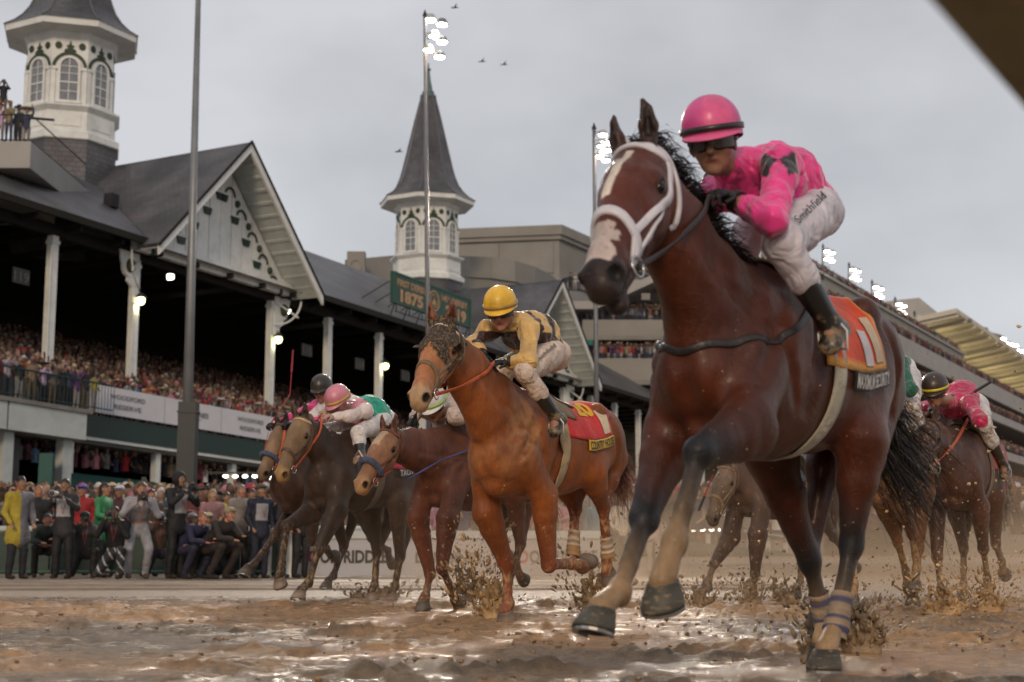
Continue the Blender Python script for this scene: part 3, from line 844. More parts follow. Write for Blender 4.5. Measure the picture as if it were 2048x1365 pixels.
def tower(s0, parent):
    q0 = RQ; c = ST(s0, q0, 0); bz = c[2]
    t = thing('spire', ST(s0, q0, 16)); t.parent = parent; del INV[t.name]; t.matrix_basis = Matrix.Identity(4)
    an = math.atan2(SNv[1], SNv[0]); rot = an + math.pi / 8
    def prof(name, pr, m, n=8, parent=t, smooth=False, rot=rot):
        mb = MB(); mb.lathe((c[0], c[1]), [(r, z + bz) for r, z in pr], n, rot=rot); return mb.build(name, m, parent, smooth=smooth)
    K = 1 / math.cos(math.pi / 8)
    def sheet(name, pr):
        V, F, C = [], [], []
        for k in range(8):
            a0, a1 = rot + k * math.pi / 4, rot + (k + 1) * math.pi / 4; L = 0
            for i in range(len(pr)):
                if i: L += math.hypot(pr[i][0] - pr[i - 1][0], pr[i][1] - pr[i - 1][1])
                r, z = pr[i][0] * K, pr[i][1] + bz; b = len(V)
                V += [(c[0] + r * math.cos(a0), c[1] + r * math.sin(a0), z), (c[0] + r * math.cos(a1), c[1] + r * math.sin(a1), z)]
                hw = pr[i][0] * .414; C += [(-hw + k * 9, L, 0), (hw + k * 9, L, 0)]
                if i: F.append((b - 2, b - 1, b + 1, b))
        return obj(name, V, F, slate, t, col=np.array(C))
    sheet('tower_skirt', [(2.55, 15.5), (2.35, 18.6), (2.42, 20.72)])
    prof('tower_base', [(2.50 * K, 20.7), (2.55 * K, 20.75), (2.55 * K, 21.05), (2.40 * K, 21.15), (2.28 * K, 21.25), (2.28 * K, 22.20), (2.34 * K, 22.25), (2.52 * K, 22.42), (2.52 * K, 22.52), (2.2 * K, 22.60)], white)
    prof('tower_wall', [(2.10 * K, 22.5), (2.10 * K, 26.25)], white)
    prof('cornice', [(2.12 * K, 26.0), (2.22 * K, 26.15), (2.30 * K, 26.3), (3.02 * K, 26.42), (3.18 * K, 26.40), (3.20 * K, 26.68), (3.25 * K, 26.72)], white)
    sp = [(3.27, 26.72), (2.80, 27.05), (2.42, 27.45), (2.10, 27.95), (1.86, 28.6), (1.68, 29.3), (1.44, 30.4), (1.18, 31.6), (.90, 32.9), (.62, 34.1), (.50, 34.6)]
    sheet('spire_roof', sp)
    V = [] ; mb = MB()
    for k in range(8):
        a = rot + k * math.pi / 4
        mb.tube([(c[0] + r * K * math.cos(a), c[1] + r * K * math.sin(a), z + bz + .01) for r, z in sp], .055, 5)
    mb.build('ridge_caps', mat('lead_ridge', (.10, .10, .115), .5, .1), t)
    prof('finial', [(.52, 34.55), (.60, 34.62), (.60, 34.8), (.42, 34.9), (.46, 35.05), (.34, 35.15), (.17, 36.0), (.10, 36.7), (.19, 36.75), (.19, 36.85), (.06, 36.9), (.05, 37.3)], mat('patina_copper', (.09, .14, .13), .6, .2), 10, smooth=False)
    for k in range(8):
        a = an + math.pi + (k - 3) * math.pi / 4
        nn = A(math.cos(a), math.sin(a), 0); tt = A(-math.sin(a), math.cos(a), 0)
        if nn @ unit(A(-c[0], -c[1], 0)) < -.15: continue
        def P(x, d, z): return A(c[0], c[1], 0) + nn * (2.10 + d) + tt * x + A(0, 0, z + bz)
        w = thing('window', P(0, 0, 22.8)); w.parent = t; del INV[w.name]; w.matrix_basis = Matrix.Identity(4)
        arch = lambda r, zc, n=9: [(r * math.cos(q), zc + r * math.sin(q)) for q in np.linspace(0, math.pi, n)]
        # glass
        mb = MB(); o = [(.42, 22.75), (.42, 24.55)] + arch(.42, 24.55)[1:-1] + [(-.42, 24.55), (-.42, 22.75)]
        mb.plate([P(x, .02, z) for x, z in o], nn * .02); mb.build('pane', glass, w)
        mb = MB()
        for x in (-.015, ): mb.hexa([P(-.02, .045, 22.75), P(.02, .045, 22.75), P(.02, .07, 22.75), P(-.02, .07, 22.75), P(-.02, .045, 24.95), P(.02, .045, 24.95), P(.02, .07, 24.95), P(-.02, .07, 24.95)])
        for z in (23.25, 23.72, 24.18, 24.55):
            h = .035 if z == 23.72 else .018
            mb.hexa([P(-.42, .045, z - h), P(.42, .045, z - h), P(.42, .075, z - h), P(-.42, .075, z - h), P(-.42, .045, z + h), P(.42, .045, z + h), P(.42, .075, z + h), P(-.42, .075, z + h)])
        mb.build('muntin', white, w)
        mb = MB()      # frame
        for sx in (-1, 1): mb.hexa([P(sx * .42, .0, 22.7), P(sx * .55, .0, 22.7), P(sx * .55, .12, 22.7), P(sx * .42, .12, 22.7), P(sx * .42, .0, 24.55), P(sx * .55, .0, 24.55), P(sx * .55, .12, 24.55), P(sx * .42, .12, 24.55)])
        A1, A2 = arch(.55, 24.55, 10), arch(.42, 24.55, 10)
        for i in range(9):
            q = [A1[i], A1[i + 1], A2[i + 1], A2[i]]
            mb.hexa([P(x, 0, z) for x, z in q] + [P(x, .12, z) for x, z in q])
        mb.hexa([P(-.62, 0, 22.62), P(.62, 0, 22.62), P(.62, .2, 22.62), P(-.62, .2, 22.62), P(-.62, 0, 22.75), P(.62, 0, 22.75), P(.62, .2, 22.75), P(-.62, .2, 22.75)])
        mb.build('frame', white, w)
        mb = MB()      # green arch and fleuron
        A1, A2 = arch(.86, 24.45, 12), arch(.70, 24.45, 12)
        for i in range(11):
            q = [A1[i], A1[i + 1], A2[i + 1], A2[i]]
            mb.hexa([P(x, .02, z) for x, z in q] + [P(x, .05, z) for x, z in q])
        fl = [(-.30, 25.30), (.30, 25.30), (.26, 25.42), (.10, 25.5), (.20, 25.62), (.06, 25.68), (0, 25.92), (-.06, 25.68), (-.20, 25.62), (-.10, 25.5), (-.26, 25.42)]
        mb.plate([P(x, .02, z) for x, z in fl], nn * .03)
        mb.build('arch_ornament', olive, t)
        for sx in (-1, 1):
            mb = MB(); mb.plate([P(sx * .57 + .17 * math.cos(q), .02, 25.62 + .19 * math.sin(q)) for q in np.linspace(0, 2 * math.pi, 13)[:-1]], nn * .03); mb.build('disc', olive, t)
        # pilasters
        for sx in (-1, 1):
            mb = MB(); mb.hexa([P(sx * .66, .0, 22.6), P(sx * .86, .0, 22.6), P(sx * .86, .07, 22.6), P(sx * .66, .07, 22.6), P(sx * .66, .0, 24.35), P(sx * .86, .0, 24.35), P(sx * .86, .07, 24.35), P(sx * .66, .07, 24.35)])
            mb.hexa([P(sx * .56, .0, 24.35), P(sx * .86, .0, 24.35), P(sx * .86, .11, 24.35), P(sx * .56, .11, 24.35), P(sx * .56, .0, 24.5), P(sx * .86, .0, 24.5), P(sx * .86, .11, 24.5), P(sx * .56, .11, 24.5)])
            mb.build('pilaster', white, t)
        mb = MB(); mb.hexa([P(-.66, .19, 21.42), P(.66, .19, 21.42), P(.66, .22, 21.42), P(-.66, .22, 21.42), P(-.66, .19, 22.02), P(.66, .19, 22.02), P(.66, .22, 22.02), P(-.66, .22, 22.02)]); mb.build('panel', white, t)
tower(GC[0] - 1.2, stand); tower(GC[1] + .1, stand)

# the green sign on the roof edge
sg = thing('roof_sign', ST(18, -1.6, 14.9), 'green roof sign with gold letters below the far spire', 'sign')
mb = MB(); hexb(mb, 13.7, 22.1, -1.65, -1.50, 14.85, 16.55); mb.build('panel', mat('sign_green', (.012, .060, .042), .5, .1, dirt=.2), sg)
mb = MB()
hexb(mb, 13.6, 22.2, -1.69, -1.46, 16.50, 16.60); hexb(mb, 13.6, 22.2, -1.69, -1.46, 14.80, 14.90); hexb(mb, 13.6, 13.7, -1.69, -1.46, 14.9, 16.5); hexb(mb, 22.1, 22.2, -1.69, -1.46, 14.9, 16.5)
mb.build('frame', mat('sign_edge', (.02, .08, .055), .5), sg)
gold = mat('gold_letters', (.42, .25, .13), .5, .15)
def sgm(s0, s1, z0, z1): return lambda u, w: np.array([ST(s0 + (s1 - s0) * a, -1.67, z0 + (z1 - z0) * b) for a, b in zip(u, w)])
letters('lettering', 'FIRST DERBY', sgm(14.0, 17.1, 15.88, 16.25), gold, sg, 1, 1, bold=.05)
letters('lettering', '1875', sgm(14.35, 16.75, 15.02, 15.68), gold, sg, 1, 1, bold=.07)
letters('lettering', '145', sgm(18.75, 19.45, 15.88, 16.25), gold, sg, 1, 1, bold=.04)
letters('lettering', 'th', sgm(19.48, 19.72, 16.08, 16.28), gold, sg, 1, 1, bold=.03)
letters('lettering', 'DERBY', sgm(19.95, 21.75, 15.88, 16.25), gold, sg, 1, 1, bold=.05)
letters('lettering', '2019', sgm(19.2, 21.6, 15.02, 15.68), gold, sg, 1, 1, bold=.07)
mb = MB()
for r0, r1 in ((.62, .54), (.42, .37)):
    for k in range(20):
        a0, a1 = 2 * math.pi * k / 20, 2 * math.pi * (k + 1) / 20
        q = [(17.95 + r * math.cos(a), 15.7 + r * math.sin(a)) for a, r in ((a0, r0), (a1, r0), (a1, r1), (a0, r1))]
        mb.hexa([ST(x, -1.675, z) for x, z in q] + [ST(x, -1.655, z) for x, z in q])
mb.plate([ST(17.95 + x, -1.675, 15.7 + z) for x, z in ((-.2, -.25), (.2, -.25), (.16, .0), (.03, .05), (.0, .32), (-.03, .05), (-.16, .0))], ST(0, .02, 0) - ST(0, 0, 0))
mb.build('round_emblem', gold, sg)
mb = MB()
for s in np.arange(14, 22.4, 1.35):
    mb.tube([ST(s, -1.5, 14.8), ST(s, -1.2, 14.1)], .035, 5); mb.tube([ST(s, -1.5, 16.3), ST(s, .8, 15.3)], .03, 5); mb.tube([ST(s, -1.62, 14.8), ST(s, -1.62, 14.3)], .035, 5)
mb.tube([ST(13.9, -1.62, 14.35), ST(22.0, -1.62, 14.35)], .035, 5)
mb.build('support_bars', blackm, sg)

# lamps in the dark of the stand
lampy = emit('yellow_lamp', (1.0, .95, .38), 7)
lampw = emit('white_lamp', (1.0, .95, .78), 7)
for i, (px, py, q, lm, lab) in enumerate([(282, 601, -.35, lampy, 'round yellow lamp on the column left of the tall grey pole'), (557, 679, -.35, lampy, 'round yellow lamp right of the gable column above the banner'),
                                     (771, 732, -.35, lampy, 'round yellow lamp low beside the chestnut\'s muzzle'), (341, 554, 3.5, lampw, 'white lamp with lit disc under the left part of the roof'),
                                     (575, 621, 3.5, lampw, 'small white lamp under the eave right of the gable')]):
    s, z = onS(px, py, q)
    P = SM(s, q, z)
    l = thing('stand_lamp', P, lab, 'lamp', 'lamps inside the grandstand')
    mb = MB(); mb.ball(P, (.19, .19, .22), 12, 8); mb.build('bulb', lm, l, smooth=True)
    mb = MB(); mb.lathe((P[0], P[1]), [(.30, P[2] + .12), (.12, P[2] + .30), (.05, P[2] + .34)], 10); mb.tube([P + A(0, 0, .3), P + A(-.3, .1, .75)], .03, 5); mb.build('shade', blackm, l, smooth=True)
    ld = bpy.data.lights.new('lamp_light', 'POINT'); ld.energy = 12; ld.shadow_soft_size = .2; ld.color = (1, .9, .55) if lm is lampy else (1, .92, .75)
    lo = bpy.data.objects.new('lamp_light', ld); COL.objects.link(lo); lo.parent = l; lo.location = (0, 0, -.35)

# white banner along the terrace rail
ban = thing('banner', ST(0, -4, 5.6), 'long white sponsor banner hung along the terrace rail below the packed crowd', 'banner')
bm = mat('banner_white', (.56, .56, .60), .6, .05, vscale=1, dirt=.12, dirtcol=(.45, .44, .45))
gt = mat('banner_print', (.16, .15, .17), .6, .05)
s = -11.35; k = 0
wds = [4.3, 3.6, 4.0, 3.6, 4.0, 3.6] + [4.0, 3.6] * 9
while s < 74 and k < 22:
    w = wds[k]
    mb = MB(); mb.hexa([ST(s, -4.10, 5.52), ST(s + w - .05, -4.10, 5.52), ST(s + w - .05, -4.02, 5.52), ST(s, -4.02, 5.52), ST(s, -4.10, 6.62), ST(s + w - .05, -4.10, 6.62), ST(s + w - .05, -4.02, 6.62), ST(s, -4.02, 6.62)])
    p = mb.build('banner_panel', bm, ban)
    f = lambda a, b, c_, d_: (lambda u, v, s=s: np.array([ST(s + a + (b - a) * x, -4.125, c_ + (d_ - c_) * y) for x, y in zip(u, v)]))
    if k % 2 == 0:
        letters('lettering', 'WOODFORD', f(w * .26, w * .72, 6.17, 6.36), gt, p, 1, 1)
        letters('lettering', 'RESERVE', f(w * .31, w * .67, 5.78, 5.97), gt, p, 1, 1)
    else:
        letters('lettering', 'LONGINES', f(w * .25, w * .75, 6.02, 6.24), gt, p, 1, 1, bold=.03)
        mb = MB(); z = 5.86; c = s + w * .5
        mb.plate([ST(c + x, -4.135, z + y) for x, y in ((-.5, .08), (-.12, .05), (0, -.10), (.12, .05), (.5, .08), (.10, .0), (0, -.14), (-.10, .0))], ST(0, .012, 0) - ST(0, 0, 0)); mb.build('winged_emblem', gt, p)
    s += w; k += 1
# lower levels of the stand front
mb = MB(); hexb(mb, -75, 78, -3.6, 3, 4.30, 4.62); mb.build('slab', conc, stand)
mb = MB(); hexb(mb, -11.3, 78, -3.9, -3.6, 4.42, 4.60); mb.build('white_beam', white, stand)
mb = MB(); hexb(mb, -75, 78, -3.4, 2.5, 2.2, 2.55); mb.build('middle_floor', conc, stand)
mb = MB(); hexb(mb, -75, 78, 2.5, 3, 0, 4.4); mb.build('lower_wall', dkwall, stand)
for s in np.arange(-16.5, 77, 4.9):
    mb = MB(); hexb(mb, s - .14, s + .14, -3.5, -3.2, 0, 4.32); mb.build('lower_post', white, stand)
mb = MB()
for s0, s1, za, zb in ((-13.2, 77, 3.05, 2.62),):
    n = 30
    for i in range(n):
        a, b = s0 + (s1 - s0) * i / n, s0 + (s1 - s0) * (i + 1) / n
        z1, z2 = 2.15 + .2 * min(1, i / 8), 2.15 + .2 * min(1, (i + 1) / 8)
        mb.hexa([ST(a, -4.9, z1), ST(b, -4.9, z2), ST(b, -4.85, z2), ST(a, -4.85, z1), ST(a, -3.45, 3.10), ST(b, -3.45, 3.10), ST(b, -3.40, 3.10), ST(a, -3.40, 3.10)])
aw = mb.build('awning', greenaw); tag(aw, 'long dark green awning over the ground-level crowd below the banner', 'awning')
# left deck with heavy pale fascia
dk_ = thing('viewing_deck', ST(-24, -4.5, 0), 'concrete viewing deck with pale fascia blocks at the far left, crowd along its green rail', 'deck')
for k, (a, b) in enumerate([(-30, -26), (-25.9, -21), (-20.9, -16.7), (-16.6, -12.9)]):
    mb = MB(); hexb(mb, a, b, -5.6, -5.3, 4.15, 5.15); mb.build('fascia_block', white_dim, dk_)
mb = MB(); hexb(mb, -30, -12.7, -5.7, -3.9, 5.15, 5.30); mb.build('deck_slab', conc, dk_)
for s in (-22, -16.2, -13.4):
    mb = MB(); hexb(mb, s - .22, s + .22, -5.2, -4.8, 0, 4.2); mb.build('deck_post', white_dim, dk_)
mb = MB(); hexb(mb, -19, -13.9, -3.2, -3.0, 0, 4.2); mb.build('grey_wall', mat('grey_block', (.12, .12, .125), .8, .1), dk_)
mb = MB(); mb.tube([ST(-30, -5.5, 6.4), ST(-11.5, -5.5, 6.4)], .035, 6); mb.tube([ST(-30, -5.5, 5.45), ST(-11.5, -5.5, 5.45)], .025, 6)
for s in np.arange(-30, -11.4, .16): mb.tube([ST(s, -5.5, 5.3), ST(s, -5.5, 6.4)], .011, 4, cap=False)
mb.build('railing', green, dk_)
mb = MB(); P = ST(-14.6, -5.4, 0); mb.tube([P, P + A(0, 0, 3.2)], .09, 8); mb.hexa([tuple(P + A(x, y, z)) for z in (2.2, 3.5) for x, y in ((-.25, -.1), (.25, -.1), (.25, .1), (-.25, .1))]); x = mb.build('green_post', mat('green_box', (.0, .07, .06), .5)); tag(x, 'teal green post with a box in front of the pale deck pillar at far left', 'post')
# lit strips under the awning
for i, (px, py) in enumerate([(490, 953), (588, 956), (1405, 1060)]):
    sgn = [('pair of small warm lamps under the awning by the white post', 4), ('row of warm lamps glowing behind the leading brown muzzle', 5), ('warm strip of lamps between the leader\'s forelegs and the grey-brown horse', 8)][i]
    base = atY(px, py, 56 if i < 2 else 60)
    l = thing('lamp_row', base, sgn[0], 'lamps', 'warm lamps under the awning')
    for j in range(sgn[1]):
        mb = MB(); mb.ball(base + A(.38 * (j - sgn[1] / 2), 0, 0), (.11, .08, .06), 8, 6); mb.build('bulb', lampw, l, smooth=True)
    mb = MB(); mb.hexa([tuple(base + A(x, y, z)) for z in (.1, .16) for x, y in ((-1.6, -.1), (1.6, -.1), (1.6, .1), (-1.6, .1))]); mb.build('housing', blackm, l)
# ------------------------------------------------------------------ modern stands to the right
def zat(px, py, q): return onS(px, py, q)[1]
club = thing('clubhouse', atY(1118, 600, 130) * A(1, 1, 0), 'cream modern clubhouse with a curved parapet rising behind the far spire', 'building')
def wl(o, d1, d2, a0, a1, b0, b1, z0, z1, mb):
    c = lambda a, b, z: A(*(o + d1 * a + d2 * b), z)
    mb.hexa([c(a0, b0, z0), c(a1, b0, z0), c(a1, b1, z0), c(a0, b1, z0), c(a0, b0, z1), c(a1, b0, z1), c(a1, b1, z1), c(a0, b1, z1)])
cn = atY(1118, 452, 128); o2 = cn[:2]; zt = cn[2]
E1 = unit(A(-.985, .17)); E2 = SUv      # left face runs this way, right face recedes with the stand
mb = MB(); wl(o2, E1, E2, 0, 12, 0, 30, 0, zt - .9, mb); mb.build('wall', cream, club)
for a0, a1 in ((.5, 5.0), (5.6, 11.5)):
    mb = MB(); wl(o2, E1, E2, a0, a1, -.12, .0, zt - 4.4, zt - 1.5, mb); mb.build('panel', cream, club)
mb = MB(); wl(o2, E1, E2, -.5, 12, -.5, 30, zt - .9, zt, mb); wl(o2, E1, E2, -.3, 12, -.3, 30, zt - 1.3, zt - .9, mb); mb.build('cornice', cream, club)
mb = MB(); wl(o2, E1, E2, -.25, 12, -.25, 30, zt - 5.3, zt - 4.9, mb); mb.build('string_course', cream, club)
mb = MB(); wl(o2, E1, E2, -.06, 12, -.06, 30, zt - 14, zt - 5.3, mb); mb.build('lower_wall', cream2, club)
# curved parapet in front
mb = MB(); mb2 = MB(); mb3 = MB(); mb4 = MB()
pts = [(905, 512, 112), (940, 513, 108), (985, 515, 106), (1030, 522, 107), (1070, 534, 110), (1100, 549, 116), (1122, 566, 124), (1135, 578, 132)]
Pp = [atY(*p) for p in pts]
for a, b in zip(Pp[:-1], Pp[1:]):
    d = A(0, 1.0, 0)
    def pc(z0, z1, off, m):
        oo = A(0, -off, 0)
        m.hexa([a + oo + A(0, 0, z0), b + oo + A(0, 0, z0), b + d + A(0, 0, z0), a + d + A(0, 0, z0), a + oo + A(0, 0, z1), b + oo + A(0, 0, z1), b + d + A(0, 0, z1), a + d + A(0, 0, z1)])
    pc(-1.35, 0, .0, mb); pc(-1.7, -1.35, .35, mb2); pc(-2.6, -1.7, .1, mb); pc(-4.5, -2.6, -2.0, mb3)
    m4a, m4b = a + A(0, -.3, -2.6), b + A(0, -.3, -2.6)
    mb4.hexa([m4a + A(0, -1.4, -1.1), m4b + A(0, -1.4, -1.1), m4b + A(0, -1.35, -1.1), m4a + A(0, -1.35, -1.1), m4a, m4b, m4b + A(0, .1, 0), m4a + A(0, .1, 0)])
mb.build('curved_parapet', cream, club); mb2.build('curved_ledge', cream, club); mb3.build('shade_recess', blackm, club); mb4.build('teal_awning', teal, club)  # the black block stands in for shade below the parapet
# far left low parapet with a round pier
mb = MB(); a = atY(690, 520, 118); b = atY(800, 510, 122)
mb.hexa([a + A(0, 0, -3), b + A(0, 0, -3), b + A(0, 2, -3), a + A(0, 2, -3), a, b, b + A(0, 2, 0), a + A(0, 2, 0)])
mb.build('far_parapet', cream, club)
mb = MB(); p = atY(712, 503, 116.5); mb.hexa([tuple(p + A(x, y, z)) for z in (-3.4, .0) for x, y in ((-.75, 0), (.75, 0), (.75, 1), (-.75, 1))])
for k in range(14):
    a0, a1 = 2 * math.pi * k / 14, 2 * math.pi * (k + 1) / 14
    q = [(r * math.cos(t), r * math.sin(t) - 1.2) for t, r in ((a0, .55), (a1, .55), (a1, .42), (a0, .42))]
    mb.hexa([tuple(p + A(x, -.08, z)) for x, z in q] + [tuple(p + A(x, 0, z)) for x, z in q])
mb.build('round_pier', cream, club)

# end face of the modern stand: balconies one above the other
bal = thing('balcony_stand', atY(1240, 900, 121) * A(1, 1, 0), 'stacked cream balconies full of spectators between the far gable and the leading horse', 'grandstand')
def pbox(name, pa, pb, Y, dep, m, parent, Y2=None):
    """box whose front face spans pixel corners (x0,y0)-(x1,y1) at depth Y"""
    Y2 = Y2 or Y
    tl, tr, bl, brr = atY(pa[0], pa[1], Y), atY(pb[0], pa[1], Y2), atY(pa[0], pb[1], Y), atY(pb[0], pb[1], Y2)
    tr[2] = tl[2]; brr[2] = bl[2]
    d = A(0, dep, 0); mb = MB()
    mb.hexa([bl, brr, brr + d, bl + d, tl, tr, tr + d, tl + d]); return mb.build(name, m, parent)
def rail(name, pa, pb, Y, parent, hgt=1.1, Y2=None, step=.35, T=None):
    a = atY(pa[0], pa[1], Y); b = atY(pb[0], pa[1], Y2 or Y); b[2] = a[2]; mb = MB(); L = np.linalg.norm(b - a)
    for z in (hgt, hgt * .12): mb.tube([a + A(0, 0, z), b + A(0, 0, z)], .045, 5)
    for t in np.arange(0, L, step): mb.tube([a + (b - a) * t / L, a + (b - a) * t / L + A(0, 0, hgt)], .018, 4, cap=False)
    return mb.build(name, blackm, parent)
pbox('parapet', (1165, 640), (1600, 674), 121, 1.0, cream, bal)
pbox('parapet', (1165, 717), (1600, 763), 119, 1.0, cream, bal)
pbox('slab', (1165, 672), (1600, 680), 120.5, 14, conc, bal)
pbox('slab', (1165, 760), (1600, 770), 118.5, 16, conc, bal)
pbox('back_wall', (1150, 560), (1600, 800), 135, 1.0, dkwall, bal)
pbox('wall', (1212, 560), (1600, 603), 127, 2.0, cream2, bal)
pbox('lower_wall', (1165, 775), (1600, 900), 136, 2.0, conc, bal)
pbox('parapet', (1310, 535), (1600, 560), 122, 1.0, cream2, bal)
for a, b, t in (((1143, 612), (1190, 612), .5), ((1190, 612), (1318, 553), .5), ((1318, 553), (1600, 553), .5)):
    p, q = atY(a[0], a[1], 121), atY(b[0], b[1], 121)
    mb = MB(); mb.hexa([p + A(0, -.4, -.35), q + A(0, -.4, -.35), q + A(0, 6, -.35), p + A(0, 6, -.35), p + A(0, -.4, .35), q + A(0, -.4, .35), q + A(0, 6, .35), p + A(0, 6, .35)]); mb.build('white_beam', cream2, bal)
rail('railing', (1165, 640), (1600, 640), 121, bal); rail('railing', (1165, 717), (1600, 717), 119, bal); rail('railing', (1318, 553), (1600, 553), 121, bal)
rail('railing', (1125, 583), (1165, 583), 122, bal)
pbox('sign_board', (1283, 587), (1300, 600), 120.6, .3, conc, bal)
for px in (1196, 1290, 1420, 1520):
    pbox('pillar', (px, 680), (px + 8, 718), 123, .8, cream2, bal)
pbox('teal_panel', (1168, 680), (1186, 692), 120, .4, teal, bal)

# the long stand down the stretch
far = thing('stretch_stand', SM(150, -2, 0), 'long pale multi-tiered grandstand receding at the right edge', 'grandstand')
FQ = -2.0
def band(name, s0, s1, q0, q1, z0, z1, m, parent=None):
    mb = MB(); hexb(mb, s0, s1, q0, q1, z0, z1, SM); return mb.build(name, m, parent or far)
S0, S1 = 78, 330
ztop = zat(1820, 650, FQ)
band('parapet', S0, 168, FQ, FQ + .8, ztop - 1.6, ztop, cream)
band('parapet_cap', S0, 168, FQ - .25, FQ + 1, ztop - .05, ztop + .25, cream2)
band('fascia', S0, 168, FQ - .5, FQ + .4, ztop - 3.4, ztop - 1.7, cream2)
band('underside', S0, 168, FQ - .4, 20, ztop - 4.0, ztop - 3.4, conc)
for s in np.arange(S0 + 4, 166, 9): band('joint_rib', s, s + .35, FQ - .62, FQ - .5, ztop - 3.4, ztop - 1.7, cream)
TIERS = []
for (px, py, qq, th) in ((1960, 770, -5.5, 2.4), (2000, 838, -9, 1.1), (2005, 909, -11.5, 1.1), (2030, 984, -13.5, 1.0)):
    z = zat(px, py, qq)
    band('tier_fascia', S0 + 12, S1, qq, qq + .6, z - th / 2, z + th / 2, cream2)
    band('tier_slab', S0 + 12, S1, qq + .6, qq + 9, z - th / 2, z - th / 2 + .4, conc)
    band('tier_back', S0 + 12, S1, qq + 9, qq + 9.4, z - 3, z + 6, dkwall)
    TIERS.append((z + th / 2, qq))
band('end_wall', S0 + 10, S0 + 11.8, -3, 12, 0, ztop - 3.4, cream)
band('rear_mass', S0, S1, 12, 20, 0, ztop - 4, cream)
zz0 = TIERS[-1][0]
band('base_wall', S0 + 12, S1, -15, -14.4, 0, zz0 - 3.0, conc)
rl = MB()
for zt_, qq in TIERS + [(ztop + .25, FQ)]:
    e = 168 if qq == FQ else S1
    for hh in (.5, 1.0): rl.tube([SM(S0 if qq == FQ else S0 + 12, qq + .3, zt_ + hh), SM(e, qq + .3, zt_ + hh)], .05, 4)
    for s in np.arange(S0, e, 2.4): rl.tube([SM(s, qq + .3, zt_), SM(s, qq + .3, zt_ + 1)], .04, 4, cap=False)
rl.build('railing', blackm, far)
# press box block
pb = thing('roof_block', SM(160, 12, 20), 'plain pale box-shaped building with a peaked end on top of the far stand', 'building')
a = atY(1772, 610, 235); b = atY(1868, 610, 235); c = atY(1866, 700, 235)
w = b[0] - a[0]; hh = a[2] - c[2]
mb = MB()
prof = [(0, -hh - 6), (w, -hh - 6), (w, -1.6), (w * .70, 1.2), (0, .6)]
mb.plate([a + A(x, 0, z) for x, z in prof], A(8, 16, 0)); mb.build('wall', cream2, pb)
mb = MB(); mb.hexa([a + A(w * .62, -.3, -10), a + A(w * .98, -.3, -10), a + A(w * .98, -.1, -10), a + A(w * .62, -.1, -10), a + A(w * .62, -.3, -4.5), a + A(w * .98, -.3, -4.5), a + A(w * .98, -.1, -4.5), a + A(w * .62, -.1, -4.5)]); mb.build('shade_recess', conc, pb)  # darker plate proud of the wall, painting in a shaded recess
# canopy lit from below
cp = thing('canopy', SM(190, 0, 30), 'cantilevered canopy with a yellow-lit ribbed underside at the far right', 'roof')
def cpt(px, py, Y): return atY(px, py, Y)
k0, k1 = cpt(1925, 634, 212), cpt(2048, 706, 300)          # front edge going away
dirc = unit(k1 - k0); dirc[2] = 0; dirc = unit(dirc)
inn = A(*SNv, 0)
def CP(s, q, z): return k0 + A(*SUv, 0) * s + inn * q + A(0, 0, z)
LQ, SL = 15, 120
mb = MB(); mb.hexa([CP(-4, 0, 0), CP(SL, 0, 0), CP(SL, LQ, -2.2), CP(-4, LQ, -2.2), CP(-4, 0, .7), CP(SL, 0, .7), CP(SL, LQ, -1.4), CP(-4, LQ, -1.4)])
under = mat('canopy_underside', (.50, .46, .38), .6, .1)
mb.build('canopy_roof', under, cp)
for s in np.arange(-3.5, SL, 6.2):
    mb = MB(); mb.hexa([CP(s, 0, -.55), CP(s + .5, 0, -.55), CP(s + .5, LQ, -2.75), CP(s, LQ, -2.75), CP(s, 0, -.01), CP(s + .5, 0, -.01), CP(s + .5, LQ, -2.21), CP(s, LQ, -2.21)]); mb.build('rib', under, cp)
    mb = MB(); mb.tube([CP(s + 2, 9.5, -9), CP(s + 2, 9.5, -2.0)], .28, 6); mb.build('post', under, cp)
mb = MB(); mb.tube([CP(-4, 9.5, -2.7), CP(SL, 9.5, -2.7)], .35, 6); mb.build('purlin', under, cp)
for i, s in enumerate(np.arange(6, SL, 17)):
    ld = bpy.data.lights.new('canopy_light', 'AREA'); ld.shape = 'RECTANGLE'; ld.size = 12; ld.size_y = 1.5; ld.energy = 900; ld.color = (1, .80, .42)
    lo = bpy.data.objects.new('canopy_light', ld); COL.objects.link(lo); lo.parent = cp
    P = CP(s, 8, -7.5); lo.matrix_basis = INV[cp.name] @ (Matrix.Translation(Vector(P)) @ Matrix.Rotation(math.pi, 4, 'X'))
